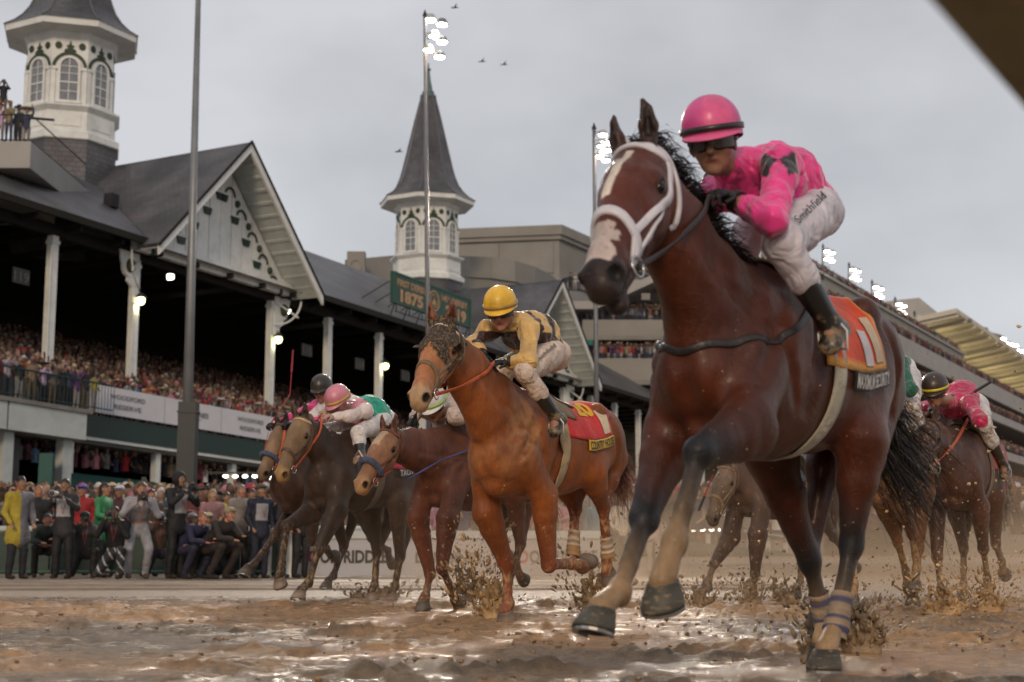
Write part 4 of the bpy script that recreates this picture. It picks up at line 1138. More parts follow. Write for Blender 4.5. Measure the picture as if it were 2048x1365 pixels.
# ------------------------------------------------------------------ floodlight masts and poles
lit = emit('floodlight_glow', (1.0, .93, .84), 16); lit2 = emit('floodlight_warm', (1.0, .66, .46), 22)
def mast(label, px, ytop, ybot, Y, rpx, lamps, w, group='floodlight masts', base_z=0, power=0, leanx=0, lk=1.):
    b = atY(px + leanx, ybot, Y); t = atY(px, ytop, Y); b[2] = base_z
    r = rpx / FPX * Y / 2
    o = thing('floodlight_mast', b, label, 'floodlight mast', group)
    mb = MB(); mb.tube([b, t], [r * 1.25, r * .8], 12); mb.build('pole', steelg, o, smooth=True)
    mb = MB(); mb.tube([t, t + A(0, 0, r * 3)], [r * 1.3, r * .1], 6); mb.build('finial', blackm, o)
    for (lx, ly, hot) in lamps:
        p = atY(lx, ly, Y); sc_ = w / FPX * Y
        l = thing('lamp', p); l.parent = o; del INV[l.name]; l.matrix_basis = Matrix.Identity(4)
        mb = MB(); mb.lathe((p[0], p[1]), [(sc_ * .15, p[2] + sc_ * .42), (sc_ * .30, p[2] + sc_ * .36), (sc_ * .48, p[2] + sc_ * .02), (sc_ * .50, p[2] - sc_ * .05), (sc_ * .45, p[2] - sc_ * .05)], 14)
        mb.build('shade', steelg if not hot else mat('aluminium_shade', (.5, .49, .47), .4, .1, metal=.6), l, smooth=True)
        mb = MB(); mb.ball(p - A(0, 0, sc_ * .07), (sc_ * .42, sc_ * .42, sc_ * .15), 12, 6); mb.build('bulb', lit2 if hot == 2 else lit, l, smooth=True)
        mb = MB(); mb.tube([p + A(0, 0, sc_ * .3), A(*( (t + (b - t) * ((t[2] - p[2]) / max(.1, t[2] - b[2])))[:2] ), p[2] + sc_ * .2)], sc_ * .04, 5); mb.build('arm', blackm, l)
    if power:
        c = atY(np.mean([q[0] for q in lamps]), np.mean([q[1] for q in lamps]), Y)
        ld = bpy.data.lights.new('mast_light', 'SPOT'); ld.energy = power; ld.shadow_soft_size = .45; ld.color = (1, .86, .70); ld.spot_size = math.radians(75); ld.spot_blend = .4
        lo = bpy.data.objects.new('mast_light', ld); COL.objects.link(lo); lo.parent = o
        sp = Vector(c - A(-.5, 1.2, .8)); aim = (Vector((1.0, 9.0, 0)) - sp).to_track_quat('-Z', 'Y').to_matrix().to_4x4()
        lo.matrix_basis = Matrix.Translation(sp - Vector(b)) @ aim
    return o
mast('tall floodlight mast with six lit lamps standing in front of the far spire', 850, 32, 1100, 50, 9, [(861, 39, 1), (884, 48, 0), (869, 72, 1), (884, 83, 0), (857, 100, 2), (879, 113, 0)], 27, power=15000, leanx=10)
mast('floodlight mast with glowing lamps right behind the leading horse\'s ears', 1188, 258, 1100, 62, 9, [(1206, 269, 1), (1218, 285, 0), (1203, 292, 1), (1214, 300, 0), (1200, 312, 2), (1212, 320, 0)], 22, power=15000, leanx=8)
for i, (px, yt, yb, Yq) in enumerate([(1646, 494, 560, 150), (1698, 531, 595, 165), (1744, 566, 625, 180), (1790, 600, 655, 196), (1829, 628, 690, 212)]):
    names = ['first small floodlight mast above the leader\'s saddlecloth on the far parapet', 'second small floodlight mast along the far parapet, right of the highest one', 'middle one of the five small floodlight masts on the far parapet',
             'small floodlight mast in front of the plain box-shaped building', 'lowest of the five small floodlight masts, by the lit canopy']
    w = 14
    mast(names[i], px, yt, yb, Yq, 5, [(px + 8, yt + 8, 1), (px + 18, yt + 12, 1), (px + 8, yt + 24, 1), (px + 18, yt + 28, 1)], 15, group='small masts on the far parapet', base_z=atY(px, yb, Yq)[2])
for i, (px, py, on) in enumerate([(1931, 640, 0), (1963, 658, 0), (1990, 672, 0), (1998, 676, 1), (2022, 689, 1), (2044, 703, 1)]):
    Y = 216 + i * 14; p = atY(px, py, Y); sc_ = 20 / FPX * Y
    l = thing('floodlight_bank', p, ['unlit floodlight bank on the canopy corner', 'second unlit floodlight bank along the canopy edge', 'unlit floodlight bank beside the first lit one on the canopy', 'first lit floodlight bank on the canopy edge', 'second lit floodlight bank on the canopy edge', 'lit floodlight bank at the very edge of the picture'][i], 'floodlight', 'floodlight banks along the canopy edge')
    mb = MB(); mb.hexa([tuple(p + A(x * sc_, y * sc_, z * sc_ - .25 * x * sc_)) for z in (-.12, .22) for x, y in ((-.6, -.2), (.6, -.2), (.6, .2), (-.6, .2))]); mb.build('frame', steelg, l)
    for j in range(4):
        mb = MB(); mb.ball(p + A((-.45 + .3 * j) * sc_, -.3 * sc_, (.02 - .07 * j) * sc_), (.15 * sc_, .1 * sc_, .13 * sc_), 8, 6); mb.build('bulb', lit if on else steelg, l, smooth=True)
# flag pole in front of the first gable
P = atY(374, 930, 44); t = atY(398, -60, 44)
o = thing('tall_pole', A(P[0], P[1], 0), 'tall grey steel pole with a dark square foot in front of the left gable', 'pole')
mb = MB(); r = 10.5 / FPX * 44; mb.tube([A(P[0], P[1], 0), t], [r * 1.15, r * .5], 14); mb.build('shaft', mat('galvanised_steel', (.20, .21, .22), .45, .2, metal=.4, vscale=1), o, smooth=True)
z1 = atY(378, 805, 44)[2]
mb = MB(); r2 = .27; mb.hexa([tuple(A(P[0] + x * r2, P[1] + y * r2, z)) for z in (0, z1) for x, y in ((-1, -1), (1, -1), (1, 1), (-1, 1))])
mb.hexa([tuple(A(P[0] + x * r2 * 1.1, P[1] + y * r2 * 1.1, z)) for z in (z1 - .35, z1 - .28) for x, y in ((-1, -1), (1, -1), (1, 1), (-1, 1))]); mb.build('square_foot', mat('dark_foot', (.018, .022, .024), .5, .1), o)
# balcony of the neighbouring building at the upper left
ub = thing('corner_building', atY(20, 300, 58) * A(1, 1, 0), 'cream building corner with a railed balcony at the upper left edge', 'building')
cnr = atY(62, 283, 58)
mb = MB(); mb.hexa([tuple(A(cnr[0] + x, cnr[1] + y, cnr[2] + z)) for z in (-1.15, 0) for x, y in ((-14, 0), (0, 0), (0, 9), (-14, 9))]); mb.build('parapet', cream2, ub)
mb = MB(); mb.hexa([tuple(A(cnr[0] + x, cnr[1] + y, z)) for z in (16, cnr[2] - 1.15) for x, y in ((-14, .6), (-1.8, .6), (-1.8, 9), (-14, 9))]); mb.build('wall', cream2, ub)
mb = MB()
for zz in (1.2, .1): mb.tube([cnr + A(-14, .15, zz), cnr + A(-.1, .15, zz)], .03, 5); mb.tube([cnr + A(-.1, .15, zz), cnr + A(-.1, 8, zz)], .03, 5)
for x in np.arange(-4, 0, .16): mb.tube([cnr + A(x, .15, .0), cnr + A(x, .15, 1.2)], .014, 4, cap=False)
mb.tube([cnr + A(-.2, .1, 1.05), cnr + A(.9, .1, .95)], .06, 5)
mb.build('railing', blackm, ub)
# the near running rail, out of focus overhead at the right
za = 1.02
a = atZ(1868, -6, za); b = atZ(2052, 206, za)
d = unit(b - a); p0 = a - d * 1.2; p1 = b + d * 3.5
off = unit(A(d[1], -d[0], 0)) * .16
rr = thing('running_rail', A(p0[0], p0[1], 0), 'blurred olive-brown running rail overhead at the top right corner', 'rail')
mb = MB(); mb.tube([p0 + off * 1.0, p1 + off * 1.0], .155, 20, flat=.55); mb.build('rail_cover', mat('rail_plastic', (.24, .175, .085), .55, .25, vscale=3, dirt=.4, dirtcol=(.03, .022, .012)), rr, smooth=True)
for t in (1.9, 4.6):
    q = p0 + d * t + off * 1.8; mb = MB(); mb.tube([A(q[0] + off[0] * 2, q[1] + off[1] * 2, 0), A(q[0] + off[0] * 2, q[1] + off[1] * 2, .7), q + A(0, 0, -.02)], .03, 8)
    if t > 3: mb.build('rail_post', MATS['rail_plastic'], rr, smooth=True)
# birds
for i, (px, py, Y) in enumerate([(909, 16, 60), (963, 124, 90), (1007, 130, 90), (797, 304, 60)]):
    p = atY(px, py, Y); k = Y / 60 * .14
    mb = MB(); mb.tube([p + A(-1.0 * k, 0, 0), p + A(1.2 * k, 0, .1 * k)], [.03, .16 * k], 6)
    mb.plate([p + A(-.3 * k, 0, .05 * k), p + A(.4 * k, 0, .05 * k), p + A(.9 * k, -2.0 * k, .6 * k)], A(0, 0, .02)); mb.plate([p + A(-.3 * k, 0, .05 * k), p + A(.4 * k, 0, .05 * k), p + A(-.2 * k, 2.0 * k, .7 * k)], A(0, 0, .02))
    o = mb.build('bird', blackm); tag(o, ['dark bird high in the sky, topmost of the four', 'dark bird left of its close companion right of the tall mast', 'dark bird just right of its close companion in open sky', 'dark bird low in the sky left of the far spire'][i], 'bird', 'birds in the sky')
# ------------------------------------------------------------------ spectators
PAL = [((.30, .28, .29), 'pale grey', 12), ((.42, .40, .41), 'white', 12), ((.30, .02, .03), 'red', 9), ((.10, .02, .03), 'maroon', 6), ((.012, .013, .018), 'black', 20), ((.03, .045, .09), 'navy', 9), ((.36, .14, .17), 'pink', 7),
       ((.10, .10, .11), 'charcoal', 9), ((.20, .15, .10), 'tan', 8), ((.10, .16, .26), 'pale blue', 5), ((.30, .26, .05), 'yellow', 1), ((.03, .12, .07), 'green', 2), ((.12, .04, .17), 'purple', 2), ((.36, .09, .02), 'orange', 2)]
PW = [w for _, _, w in PAL]
SK = [(.26, .155, .115), (.22, .13, .095), (.28, .18, .14), (.10, .06, .04), (.16, .10, .07)]
HR = [(.02, .013, .01), (.06, .035, .02), (.14, .09, .05), (.03, .02, .015), (.22, .20, .18)]
HT = [(.42, .40, .40), (.38, .30, .20), (.30, .03, .05), (.03, .03, .04), (.36, .15, .20), (.28, .25, .15)]
crng = random.Random(11)

def obj_color_mat(name, fac_var=.25, rough=.75):
    m = bpy.data.materials.new(name); MATS[name] = m
    nt, N, L, P = nodes(m)
    oi = N.new('ShaderNodeObjectInfo'); tc = N.new('ShaderNodeTexCoord')
    n = N.new('ShaderNodeTexNoise'); n.inputs['Scale'].default_value = 7; n.inputs['Detail'].default_value = 4; L.new(tc.outputs['Object'], n.inputs['Vector'])
    mr = N.new('ShaderNodeMapRange'); mr.inputs[1].default_value = .3; mr.inputs[2].default_value = .7; mr.inputs[3].default_value = 1 - fac_var; mr.inputs[4].default_value = 1 + fac_var
    L.new(n.outputs['Fac'], mr.inputs[0])
    mx = N.new('ShaderNodeMix'); mx.data_type = 'RGBA'; mx.blend_type = 'MULTIPLY'; mx.inputs[0].default_value = 1
    L.new(oi.outputs['Color'], mx.inputs[6]); L.new(mr.outputs[0], mx.inputs[7]); L.new(mx.outputs[2], P.inputs['Base Color']); P.inputs['Roughness'].default_value = rough
    return m
top_m = obj_color_mat('spectator_top'); hat_m = obj_color_mat('spectator_hat', .12)
def rnd_mat(name, cols):
    m = bpy.data.materials.new(name); MATS[name] = m
    nt, N, L, P = nodes(m)
    oi = N.new('ShaderNodeObjectInfo'); r = N.new('ShaderNodeValToRGB'); r.color_ramp.interpolation = 'CONSTANT'
    e = r.color_ramp.elements
    while len(e) < len(cols): e.new(.5)
    for i, c in enumerate(cols): e[i].position = i / len(cols); e[i].color = (*c, 1)
    L.new(oi.outputs['Random'], r.inputs['Fac']); L.new(r.outputs['Color'], P.inputs['Base Color']); P.inputs['Roughness'].default_value = .7
    return m
skin_r = rnd_mat('spectator_skin', SK); hair_r = rnd_mat('spectator_hair', HR[::-1]); trou_r = rnd_mat('spectator_trousers', [(.02, .02, .03), (.05, .06, .10), (.30, .28, .27), (.12, .09, .06), (.015, .015, .018)])

POSES = {}
def pose_mesh(kind, h=.040):
    """a standing spectator (feet at 0, facing -Y): one mesh, materials skin / hair / top / trousers"""
    S = SDF(); sk, ha, tp, tr = A(1, 0, 0), A(0, 1, 0), A(0, 0, 1), A(1, 1, 0)
    f = A(0, -1, 0); u = A(0, 0, 1)
    S.ell(A(0, -.005, 1.64), f, .095, .11, .078, up=u, k=.02, col=sk)
    S.ell(A(0, .018, 1.67), f, .092, .095, .084, up=u, k=.01, col=ha)
    if 'long' in kind: S.seg(A(0, .05, 1.65), A(0, .07, 1.42), .07, .06, k=.02, col=ha)
    S.seg(A(0, .01, 1.45), A(0, 0, 1.56), .055, .05, k=.02, col=sk)
    S.seg(A(-.14, .02, 1.38), A(.14, .02, 1.38), .075, k=.04, col=tp)
    S.seg(A(0, .01, 1.32), A(0, .01, 1.02), .11, .105, .17, .145, up=(0, 1, 0), k=.04, col=tp)
    S.seg(A(0, .01, 1.0), A(0, .01, .90), .115, .12, .155, .165, up=(0, 1, 0), k=.03, col=tp)
    for g in (1, -1):
        sh = A(.19 * g, .02, 1.38)
        if 'up' in kind or ('one' in kind and g > 0): el, ha_ = A(.27 * g, -.10, 1.55), A(.20 * g, -.16, 1.84)
        elif 'cam' in kind: el, ha_ = A(.25 * g, -.20, 1.28), A(.06 * g, -.24, 1.60)
        elif 'clap' in kind: el, ha_ = A(.27 * g, -.10, 1.16), A(.05 * g, -.34, 1.26)
        else: el, ha_ = A(.25 * g, .04, 1.10), A(.20 * g, -.14, .92)
        S.seg(sh, el, .058, .05, k=.03, col=tp); S.seg(el, el + (ha_ - el) * .75, .048, .040, k=.02, col=tp); S.seg(el + (ha_ - el) * .7, ha_, .034, .034, k=.01, col=sk); S.ell(ha_, ha_ - el, .06, .03, .04, k=.01, col=sk)
        S.seg(A(.09 * g, .01, .90), A(.10 * g, 0, .48), .092, .065, k=.03, col=tr); S.seg(A(.10 * g, 0, .48), A(.11 * g, .03, .08), .065, .048, k=.02, col=tr)
        S.seg(A(.11 * g, .05, .045), A(.12 * g, -.12, .035), .045, .04, k=.02, col=ha * .0 + A(0, 1, 0))
    V, F = S.mesh(h)
    C, _ = S.paint(V, tp, tau=.01)
    D = np.stack([np.linalg.norm(C - c, axis=1) for c in (sk, ha, tp, tr)], 1)
    mi = D[F].mean(1).argmin(1)
    return mesh_data('spectator_' + kind, V, F, (skin_r, hair_r, top_m, trou_r), mi, True)
for kd in ('stand', 'up', 'cam', 'clap_long', 'one', 'stand_long'): POSES[kd] = pose_mesh(kd)
def hat_mesh(kind):
    mb = MB()
    if kind == 'cap': mb.ball((0, .01, 1.70), (.10, .11, .085), 12, 8); mb.plate([(x, y, 1.705) for x, y in ((-.08, -.06), (.08, -.06), (.06, -.19), (-.06, -.19))], A(0, 0, .015))
    elif kind == 'brim': mb.lathe((0, .01), [(.0, 1.80), (.08, 1.80), (.10, 1.76), (.10, 1.705), (.22, 1.69), (.22, 1.68), (.09, 1.68)][::-1], 14)
    else: mb.lathe((0, .01), [(.0, 1.83), (.09, 1.81), (.10, 1.72), (.30, 1.74), (.30, 1.72), (.09, 1.69)][::-1], 16)
    return mesh_data('hat_' + kind, mb.v, mb.f, hat_m, smooth=True)
HATS = {k: hat_mesh(k) for k in ('cap', 'brim', 'wide')}
phone_me = None
_mb = MB(); _mb.hexa([(x, y, z) for z in (1.78, 1.90) for x, y in ((.15, -.20), (.25, -.20), (.25, -.185), (.15, -.185))]); phone_me = mesh_data('phone', _mb.v, _mb.f, blackm)

POSEWORD = {'stand': 'standing still', 'up': 'with both arms raised', 'cam': 'with hands at the face', 'clap_long': 'clapping, long-haired', 'one': 'with one arm raised', 'stand_long': 'standing, long-haired'}
HATWORD = {'cap': 'cap', 'brim': 'brimmed hat', 'wide': 'wide sun hat'}
HCN = ['white', 'straw', 'red', 'black', 'pink', 'khaki']
used_labels = {}
def spectator(P, face, where, group, near=False, color=None, pose=None, hat='rand', k=None):
    """one countable spectator: P = feet (world), face = angle of view direction"""
    want = (pose, color, hat)
    for _try in range(40):
        pose, color, hat = want
        lab, pose, ci, hat, hi, hw = _look(pose, color, hat, where)
        if lab not in used_labels: break
    used_labels[lab] = 1
    o = bpy.data.objects.new('person', POSES[pose]); COL.objects.link(o)
    o.color = (*[c * crng.uniform(.8, 1.2) for c in PAL[ci][0]], 1)
    o.location = P; o.rotation_euler = (0, 0, face + crng.uniform(-.35, .35)); s = k or crng.uniform(.90, 1.04); o.scale = (s, s, s)
    if hat:
        h = bpy.data.objects.new('hat', HATS[hat]); COL.objects.link(h); h.parent = o; h.color = (*HT[hi], 1)
    if pose in ('one', 'cam') and crng.random() < .5:
        h = bpy.data.objects.new('phone', phone_me); COL.objects.link(h); h.parent = o
        if pose == 'cam': h.location = (-.20, -.06, -.20)
    o['label'] = lab; o['category'] = 'spectator'; o['group'] = group
    return o

def _look(pose, color, hat, where):
    pose = pose or crng.choices(['stand', 'up', 'cam', 'clap_long', 'one', 'stand_long'], [5, 2, 3, 3, 3, 3])[0]
    ci = crng.choices(range(len(PAL)), PW)[0] if color is None else color
    hw = ''; hi = 0
    if hat == 'rand': hat = crng.choices([None, 'cap', 'brim', 'wide'], [10, 4, 2, 3])[0]
    if hat:
        hi = crng.choices(range(6), [5, 4, 2, 3, 2, 2])[0]
        hw = HCN[hi] + ' ' + HATWORD[hat]
    lab = f"spectator in {PAL[ci][1]} {('and a ' + hw + ' ') if hw else ''}{POSEWORD[pose]} {where}"
    return ' '.join(lab.split()[:16]), pose, ci, hat, hi, hw

def low_person(full=True):
    """cheap body for the mass: head, trunk, arms (feet at 0, facing -Y)"""
    V, F, M = [], [], []
    def ring(c, rx, ry, n=6): return [(c[0] + rx * math.cos(2 * math.pi * i / n), c[1] + ry * math.sin(2 * math.pi * i / n), c[2]) for i in range(n)]
    def loft(rs, m, n=6):
        b = len(V)
        for r in rs: V.extend(r)
        for i in range(len(rs) - 1):
            for j in range(n): F.append((b + i * n + j, b + i * n + (j + 1) % n, b + (i + 1) * n + (j + 1) % n, b + (i + 1) * n + j)); M.append(m)
        F.append(tuple(b + (len(rs) - 1) * n + j for j in range(n))); M.append(m)
    if full: loft([ring((0, 0, 0), .13, .09), ring((0, 0, .9), .17, .12)], 3)
    loft([ring((0, 0, .85), .17, .12), ring((0, 0, 1.1), .16, .11), ring((0, 0, 1.36), .21, .11), ring((0, 0, 1.46), .08, .06)], 2)
    loft([ring((0, -.01, 1.48), .05, .05), ring((0, -.01, 1.56), .08, .09), ring((0, -.01, 1.66), .085, .095)], 0)
    loft([ring((0, .0, 1.65), .09, .10), ring((0, .01, 1.72), .08, .09), ring((0, .01, 1.77), .03, .04)], 1)
    nb = len(V)
    return V, F, M, nb
LV, LF, LM, _ = low_person(True); LV2, LF2, LM2, _ = low_person(False)
def arms(kind):
    V, F, M = [], [], []
    for g in (1, -1):
        if kind == 0: pts = [(.2 * g, 0, 1.36), (.27 * g, -.05, 1.1), (.2 * g, -.2, .98)]
        elif kind == 1: pts = [(.2 * g, 0, 1.36), (.28 * g, -.1, 1.5), (.22 * g, -.15, 1.82)]
        else: pts = [(.2 * g, 0, 1.36), (.26 * g, -.2, 1.2), (.07 * g, -.24, 1.5)]
        b = len(V)
        for i, p in enumerate(pts):
            for j in range(3):
                q = 2 * math.pi * j / 3; V.append((p[0] + .045 * math.cos(q), p[1] + .045 * math.sin(q), p[2]))
        for i in range(2):
            for j in range(3): F.append((b + i * 3 + j, b + i * 3 + (j + 1) % 3, b + (i + 1) * 3 + (j + 1) % 3, b + (i + 1) * 3 + j)); M.append(2 if i == 0 else 0)
    return V, F, M
ARM = [arms(k) for k in range(3)]
crowd_m = attr_mat('crowd_clothes', rough=.8, spec=.2, bump=0)
def crowd(name, spots, label, full=False):
    """spots: (x, y, z, facing). One object: a packed mass nobody could count"""
    V, F, C = [], [], []; rg = np.random.default_rng(len(spots)); nb = 0
    for (x, y, z, fa) in spots:
        lv, lf, lm = (LV, LF, LM) if full else (LV2, LF2, LM2)
        av, af, am = ARM[rg.choice(3, p=[.45, .25, .30])]
        v = np.array(list(lv) + list(av)); mm = list(lm) + list(am)
        ff = list(lf) + [tuple(i + len(lv) for i in q) for q in af]
        k = rg.uniform(.92, 1.07); fa = fa + rg.normal(0, .4)
        v = v * k; c, s = math.cos(fa), math.sin(fa)
        v = np.stack([v[:, 0] * c - v[:, 1] * s + x, v[:, 0] * s + v[:, 1] * c + y, v[:, 2] + z], 1)
        top = A(*PAL[rg.choice(len(PAL), p=np.array(PW) / sum(PW))][0]) * rg.uniform(.45, 1.35); sk = A(*SK[rg.choice(5, p=[.25, .2, .25, .15, .15])]) * rg.uniform(.7, 1.1)
        ha = A(*(HR[rg.integers(5)] if rg.random() < .55 else HT[rg.integers(6)])); tr = A(*((.03, .03, .04), (.05, .06, .10), (.30, .28, .27))[rg.integers(3)])
        col = np.zeros((len(v), 3)); cc = (sk, ha, top, tr)
        for q, m in zip(ff, mm): col[list(q)] = cc[m]
        V.append(v); C.append(col); F += [tuple(i + nb for i in q) for q in ff]; nb += len(v)
    o = obj(name, np.concatenate(V), F, crowd_m, col=np.concatenate(C), mud=np.zeros(nb), kind='stuff')
    o['label'] = label
    return o

FACE = math.atan2(-SNv[1], -SNv[0]) + math.pi / 2      # people in the old stand look at the track
rows = []
for k in range(23):
    q = -3.3 + k * .9
    for s in np.arange(-34, 74, .53):
        rows.append((k, s + crng.uniform(-.12, .12), q + crng.uniform(-.2, .2)))
stuff, cand = [], []
for k, s, q in rows:
    P = ST(s, q, 5.35 + k * .27)
    d = P + A(0, 0, 1.6) - CAM; px = 1024 + FPX * d[0] / (d @ CF)
    if k <= 1 and 175 < px < 780: cand.append((px, P, k))
    elif px > -60: stuff.append((P[0], P[1], P[2], FACE))
TERW = ['just left of the tall grey pole', 'right of the tall grey pole', 'under the left half of the gable', 'by the banner\'s left end', 'near the gable\'s right column', 'above the galloping group']
def where(px):
    if px < 265: return 'above the banner\'s left end'
    if px < 375: return 'left of the tall grey pole'
    if px < 470: return 'right of the tall grey pole'
    if px < 560: return 'below the gable\'s right corner'
    return 'behind the two left riders'
special = {212: 10, 440: 10, 150: 12, 250: 7, 335: 13}
nsp = 0
for px, P, k in cand:
    if nsp < 120 and k == 0 or (k == 1 and nsp < 150):
        spectator(P, FACE, where(px), 'spectators along the terrace banner'); nsp += 1
    else: stuff.append((*P, FACE))
crowd('terrace_crowd', stuff, 'packed crowd filling the dark terrace of the old grandstand')
# left deck
DP = [(px, c) for px, c in ((12, 0), (36, None), (62, 8), (84, 1), (104, 7), (122, 4), (136, 5), (152, 12), (170, 4), (188, 10))]
for px, c in DP:
    s, z = onS(px, 800, -5.0); P = SM(s, -5.0, 0); P[2] = ST(s, 0, 5.3)[2]
    spectator(P, FACE, 'at the green rail of the left deck', 'spectators on the left deck', color=c)
st = []
for q in (-4.4, -3.6):
    for s in np.arange(-30, -12, .5): st.append((*ST(s, q, 5.4), FACE))
crowd('deck_crowd', st, 'crowd standing on the far left deck', full=True)
# middle level behind the white posts
st = []
for q in (-3.0, -2.2, -1.4, -.6):
    for s in np.arange(-13, 60, .55): st.append((*ST(s + crng.uniform(-.15, .15), q, 2.58 + (q + 3) * .12), FACE))
crowd('middle_level_crowd', st, 'crowd behind the white posts below the banner', full=False)
# apron behind the rail
F0 = 0.0
apr, near = [], []
y = 29.4; r = 0
while y < 56:
    hw = y * .40
    for x in np.arange(-hw, y * .40, .52):
        xx, yy = x + crng.uniform(-.14, .14), y + crng.uniform(-.25, .25)
        s_, q_ = (A(xx, yy) - SO) @ SUv, (A(xx, yy) - SO) @ SNv
        if q_ > -5.2: continue
        zz = max(0, (yy - 29) * .042) + crng.uniform(-.05, .05)
        (near if r < 2 and -10.7 < xx < 3.6 else apr).append((xx, yy, zz))
    y += .85; r += 1
def wherea(x, y):
    px = 1024 + FPX * x / y
    for lim, t in ((70, 'behind the yellow poncho'), (180, 'behind the suited photographer'), (300, 'behind the pale grey suit'), (420, 'behind the tall photographer in black'), (560, 'behind the dark suits'), (850, 'behind the white hoarding'),):
        if px < lim: return t
    return 'beyond the chestnut\'s legs'
for (x, y, z) in near[:112]:
    spectator((x, y, z), crng.uniform(-.5, .5), wherea(x, y), 'spectators crowding the track rail')
crowd('apron_crowd', [(x, y, z, crng.uniform(-.5, .5)) for x, y, z in apr + near[112:]], 'dense crowd standing on the apron behind the rail', full=False)
# modern balconies
st = []
for (x0, x1, yy, Y) in ((1165, 1590, 640, 122), (1165, 1590, 717, 120)):
    for j in range(3):
        for px in np.arange(x0, x1, 5.2 + 1.2 * j):
            p = atY(px + crng.uniform(-2, 2), yy, Y); st.append((p[0], Y + .8 + j * .9, p[2] - .35 + j * .25, -.2))
for px in np.arange(1322, 1590, 9): p = atY(px, 553, 122); st.append((p[0], 122.5, p[2] + .2, -.2))
crowd('balcony_crowd', st, 'spectators packed along the cream balconies', full=True)
for i, (px, c) in enumerate(((1133, 5), (1141, 4), (1150, 1), (1158, 0))):
    p = atY(px, 584, 123)
    spectator(p, -.2, ['at the left end of the top balcony corner', 'second from left on the top balcony corner', 'third from left on the top balcony corner', 'nearest the leader\'s nose on the top balcony corner'][i], 'people on the balcony corner', color=c, pose='stand')
st = []
for zt_, qq in TIERS + [(ztop + .2, FQ)]:
    n = 3
    for j in range(n):
        s = S0 + (14 if qq != FQ else 1)
        while s < (300 if qq != FQ else 168):
            st.append((*SM(s, qq + .8 + j * .9, zt_ - .3 + j * .45), FACE)); s += .62 + s * .0012
crowd('stretch_stand_crowd', st, 'long rows of spectators on the far stretch stand')
st = []
for s in np.arange(-2, 110, .7):
    for j in range(3): P = CP(s, 4 + j * 1.2, -10.2 + j * .5); st.append((*P, FACE))
crowd('canopy_crowd', st, 'spectators on the deck beneath the lit canopy')
mb = MB(); mb.hexa([CP(-30, 3, -11.6), CP(SL, 3, -11.6), CP(SL, 12, -11.6), CP(-30, 12, -11.6), CP(-30, 3, -10.3), CP(SL, 3, -10.3), CP(SL, 12, -8.6), CP(-30, 12, -8.6)]); mb.build('upper_deck', conc, far)
for i, (px, py, c, ps) in enumerate([(8, 168, 4, 'cam'), (20, 212, 8, 'clap_long'), (38, 222, 4, 'stand'), (54, 226, 5, 'one'), (2, 218, 1, 'stand')]):
    Yb = 59.2 if py > 200 else 61; p = atY(px, py, Yb)
    spectator((p[0], p[1], p[2] - 1.62), 0., ['topmost on the upper left balcony', 'beside the left spire', 'second from right by the left spire', 'at the railing corner touching the left spire', 'at the picture\'s left edge by the spire'][i], 'people on the upper left balcony', color=c, pose=ps, k=1.05)
# ------------------------------------------------------------------ horses
class Frame:
    """horse-local frame: X forward, Y to the horse's left, Z up, in metres"""
    def __init__(s, O, phi):
        a = math.radians(phi)
        s.O = A(O[0], O[1], 0)
        s.F = A(-math.sin(a), -math.cos(a), 0); s.L = A(math.cos(a), -math.sin(a), 0); s.Z = A(0, 0, 1)
    def w(s, P):
        P = np.asarray(P, float)
        if P.ndim == 1: return s.O + s.F * P[0] + s.L * P[1] + s.Z * P[2]
        return s.O + P[:, :1] * s.F + P[:, 1:2] * s.L + P[:, 2:3] * s.Z
    def l(s, P):
        r = np.asarray(P, float) - s.O
        return np.stack([r @ s.F, r @ s.L, r @ s.Z], -1)
    def dl(s, d): return A(d @ s.F, d @ s.L, d @ s.Z)
    def on(s, px, py, Y):
        """the point seen at (px,py) that lies Y metres to the left of the horse's midline"""
        d = ray(px, py)
        t = ((s.O - CAM) @ s.L + Y) / (d @ s.L)
        return s.l(CAM + d * t)

TRUNK = A((.80, 1.10, .09, .08), (.73, 1.12, .19, .16), (.60, 1.15, .285, .215), (.42, 1.19, .345, .235), (.25, 1.205, .37, .25),
          (.05, 1.20, .335, .27), (-.15, 1.20, .315, .28), (-.35, 1.235, .295, .27), (-.50, 1.275, .285, .255), (-.65, 1.285, .265, .24),
          (-.78, 1.255, .23, .205), (-.88, 1.21, .16, .14))

def trunk_pt(X, th, k=1., sc=1.):
    X = np.asarray(X, float) / sc
    xs = TRUNK[::-1, 0]
    z = np.interp(X, xs, TRUNK[::-1, 1]); h = np.interp(X, xs, TRUNK[::-1, 2]); w = np.interp(X, xs, TRUNK[::-1, 3])
    return np.stack([X, np.sin(th) * w * k, z + np.cos(th) * h * k], -1) * sc

def dorsal(t):
    q = A(-t[2], 0, t[0]); n = np.linalg.norm(q)
    return q / n if n > .1 else A(1, 0, 0)

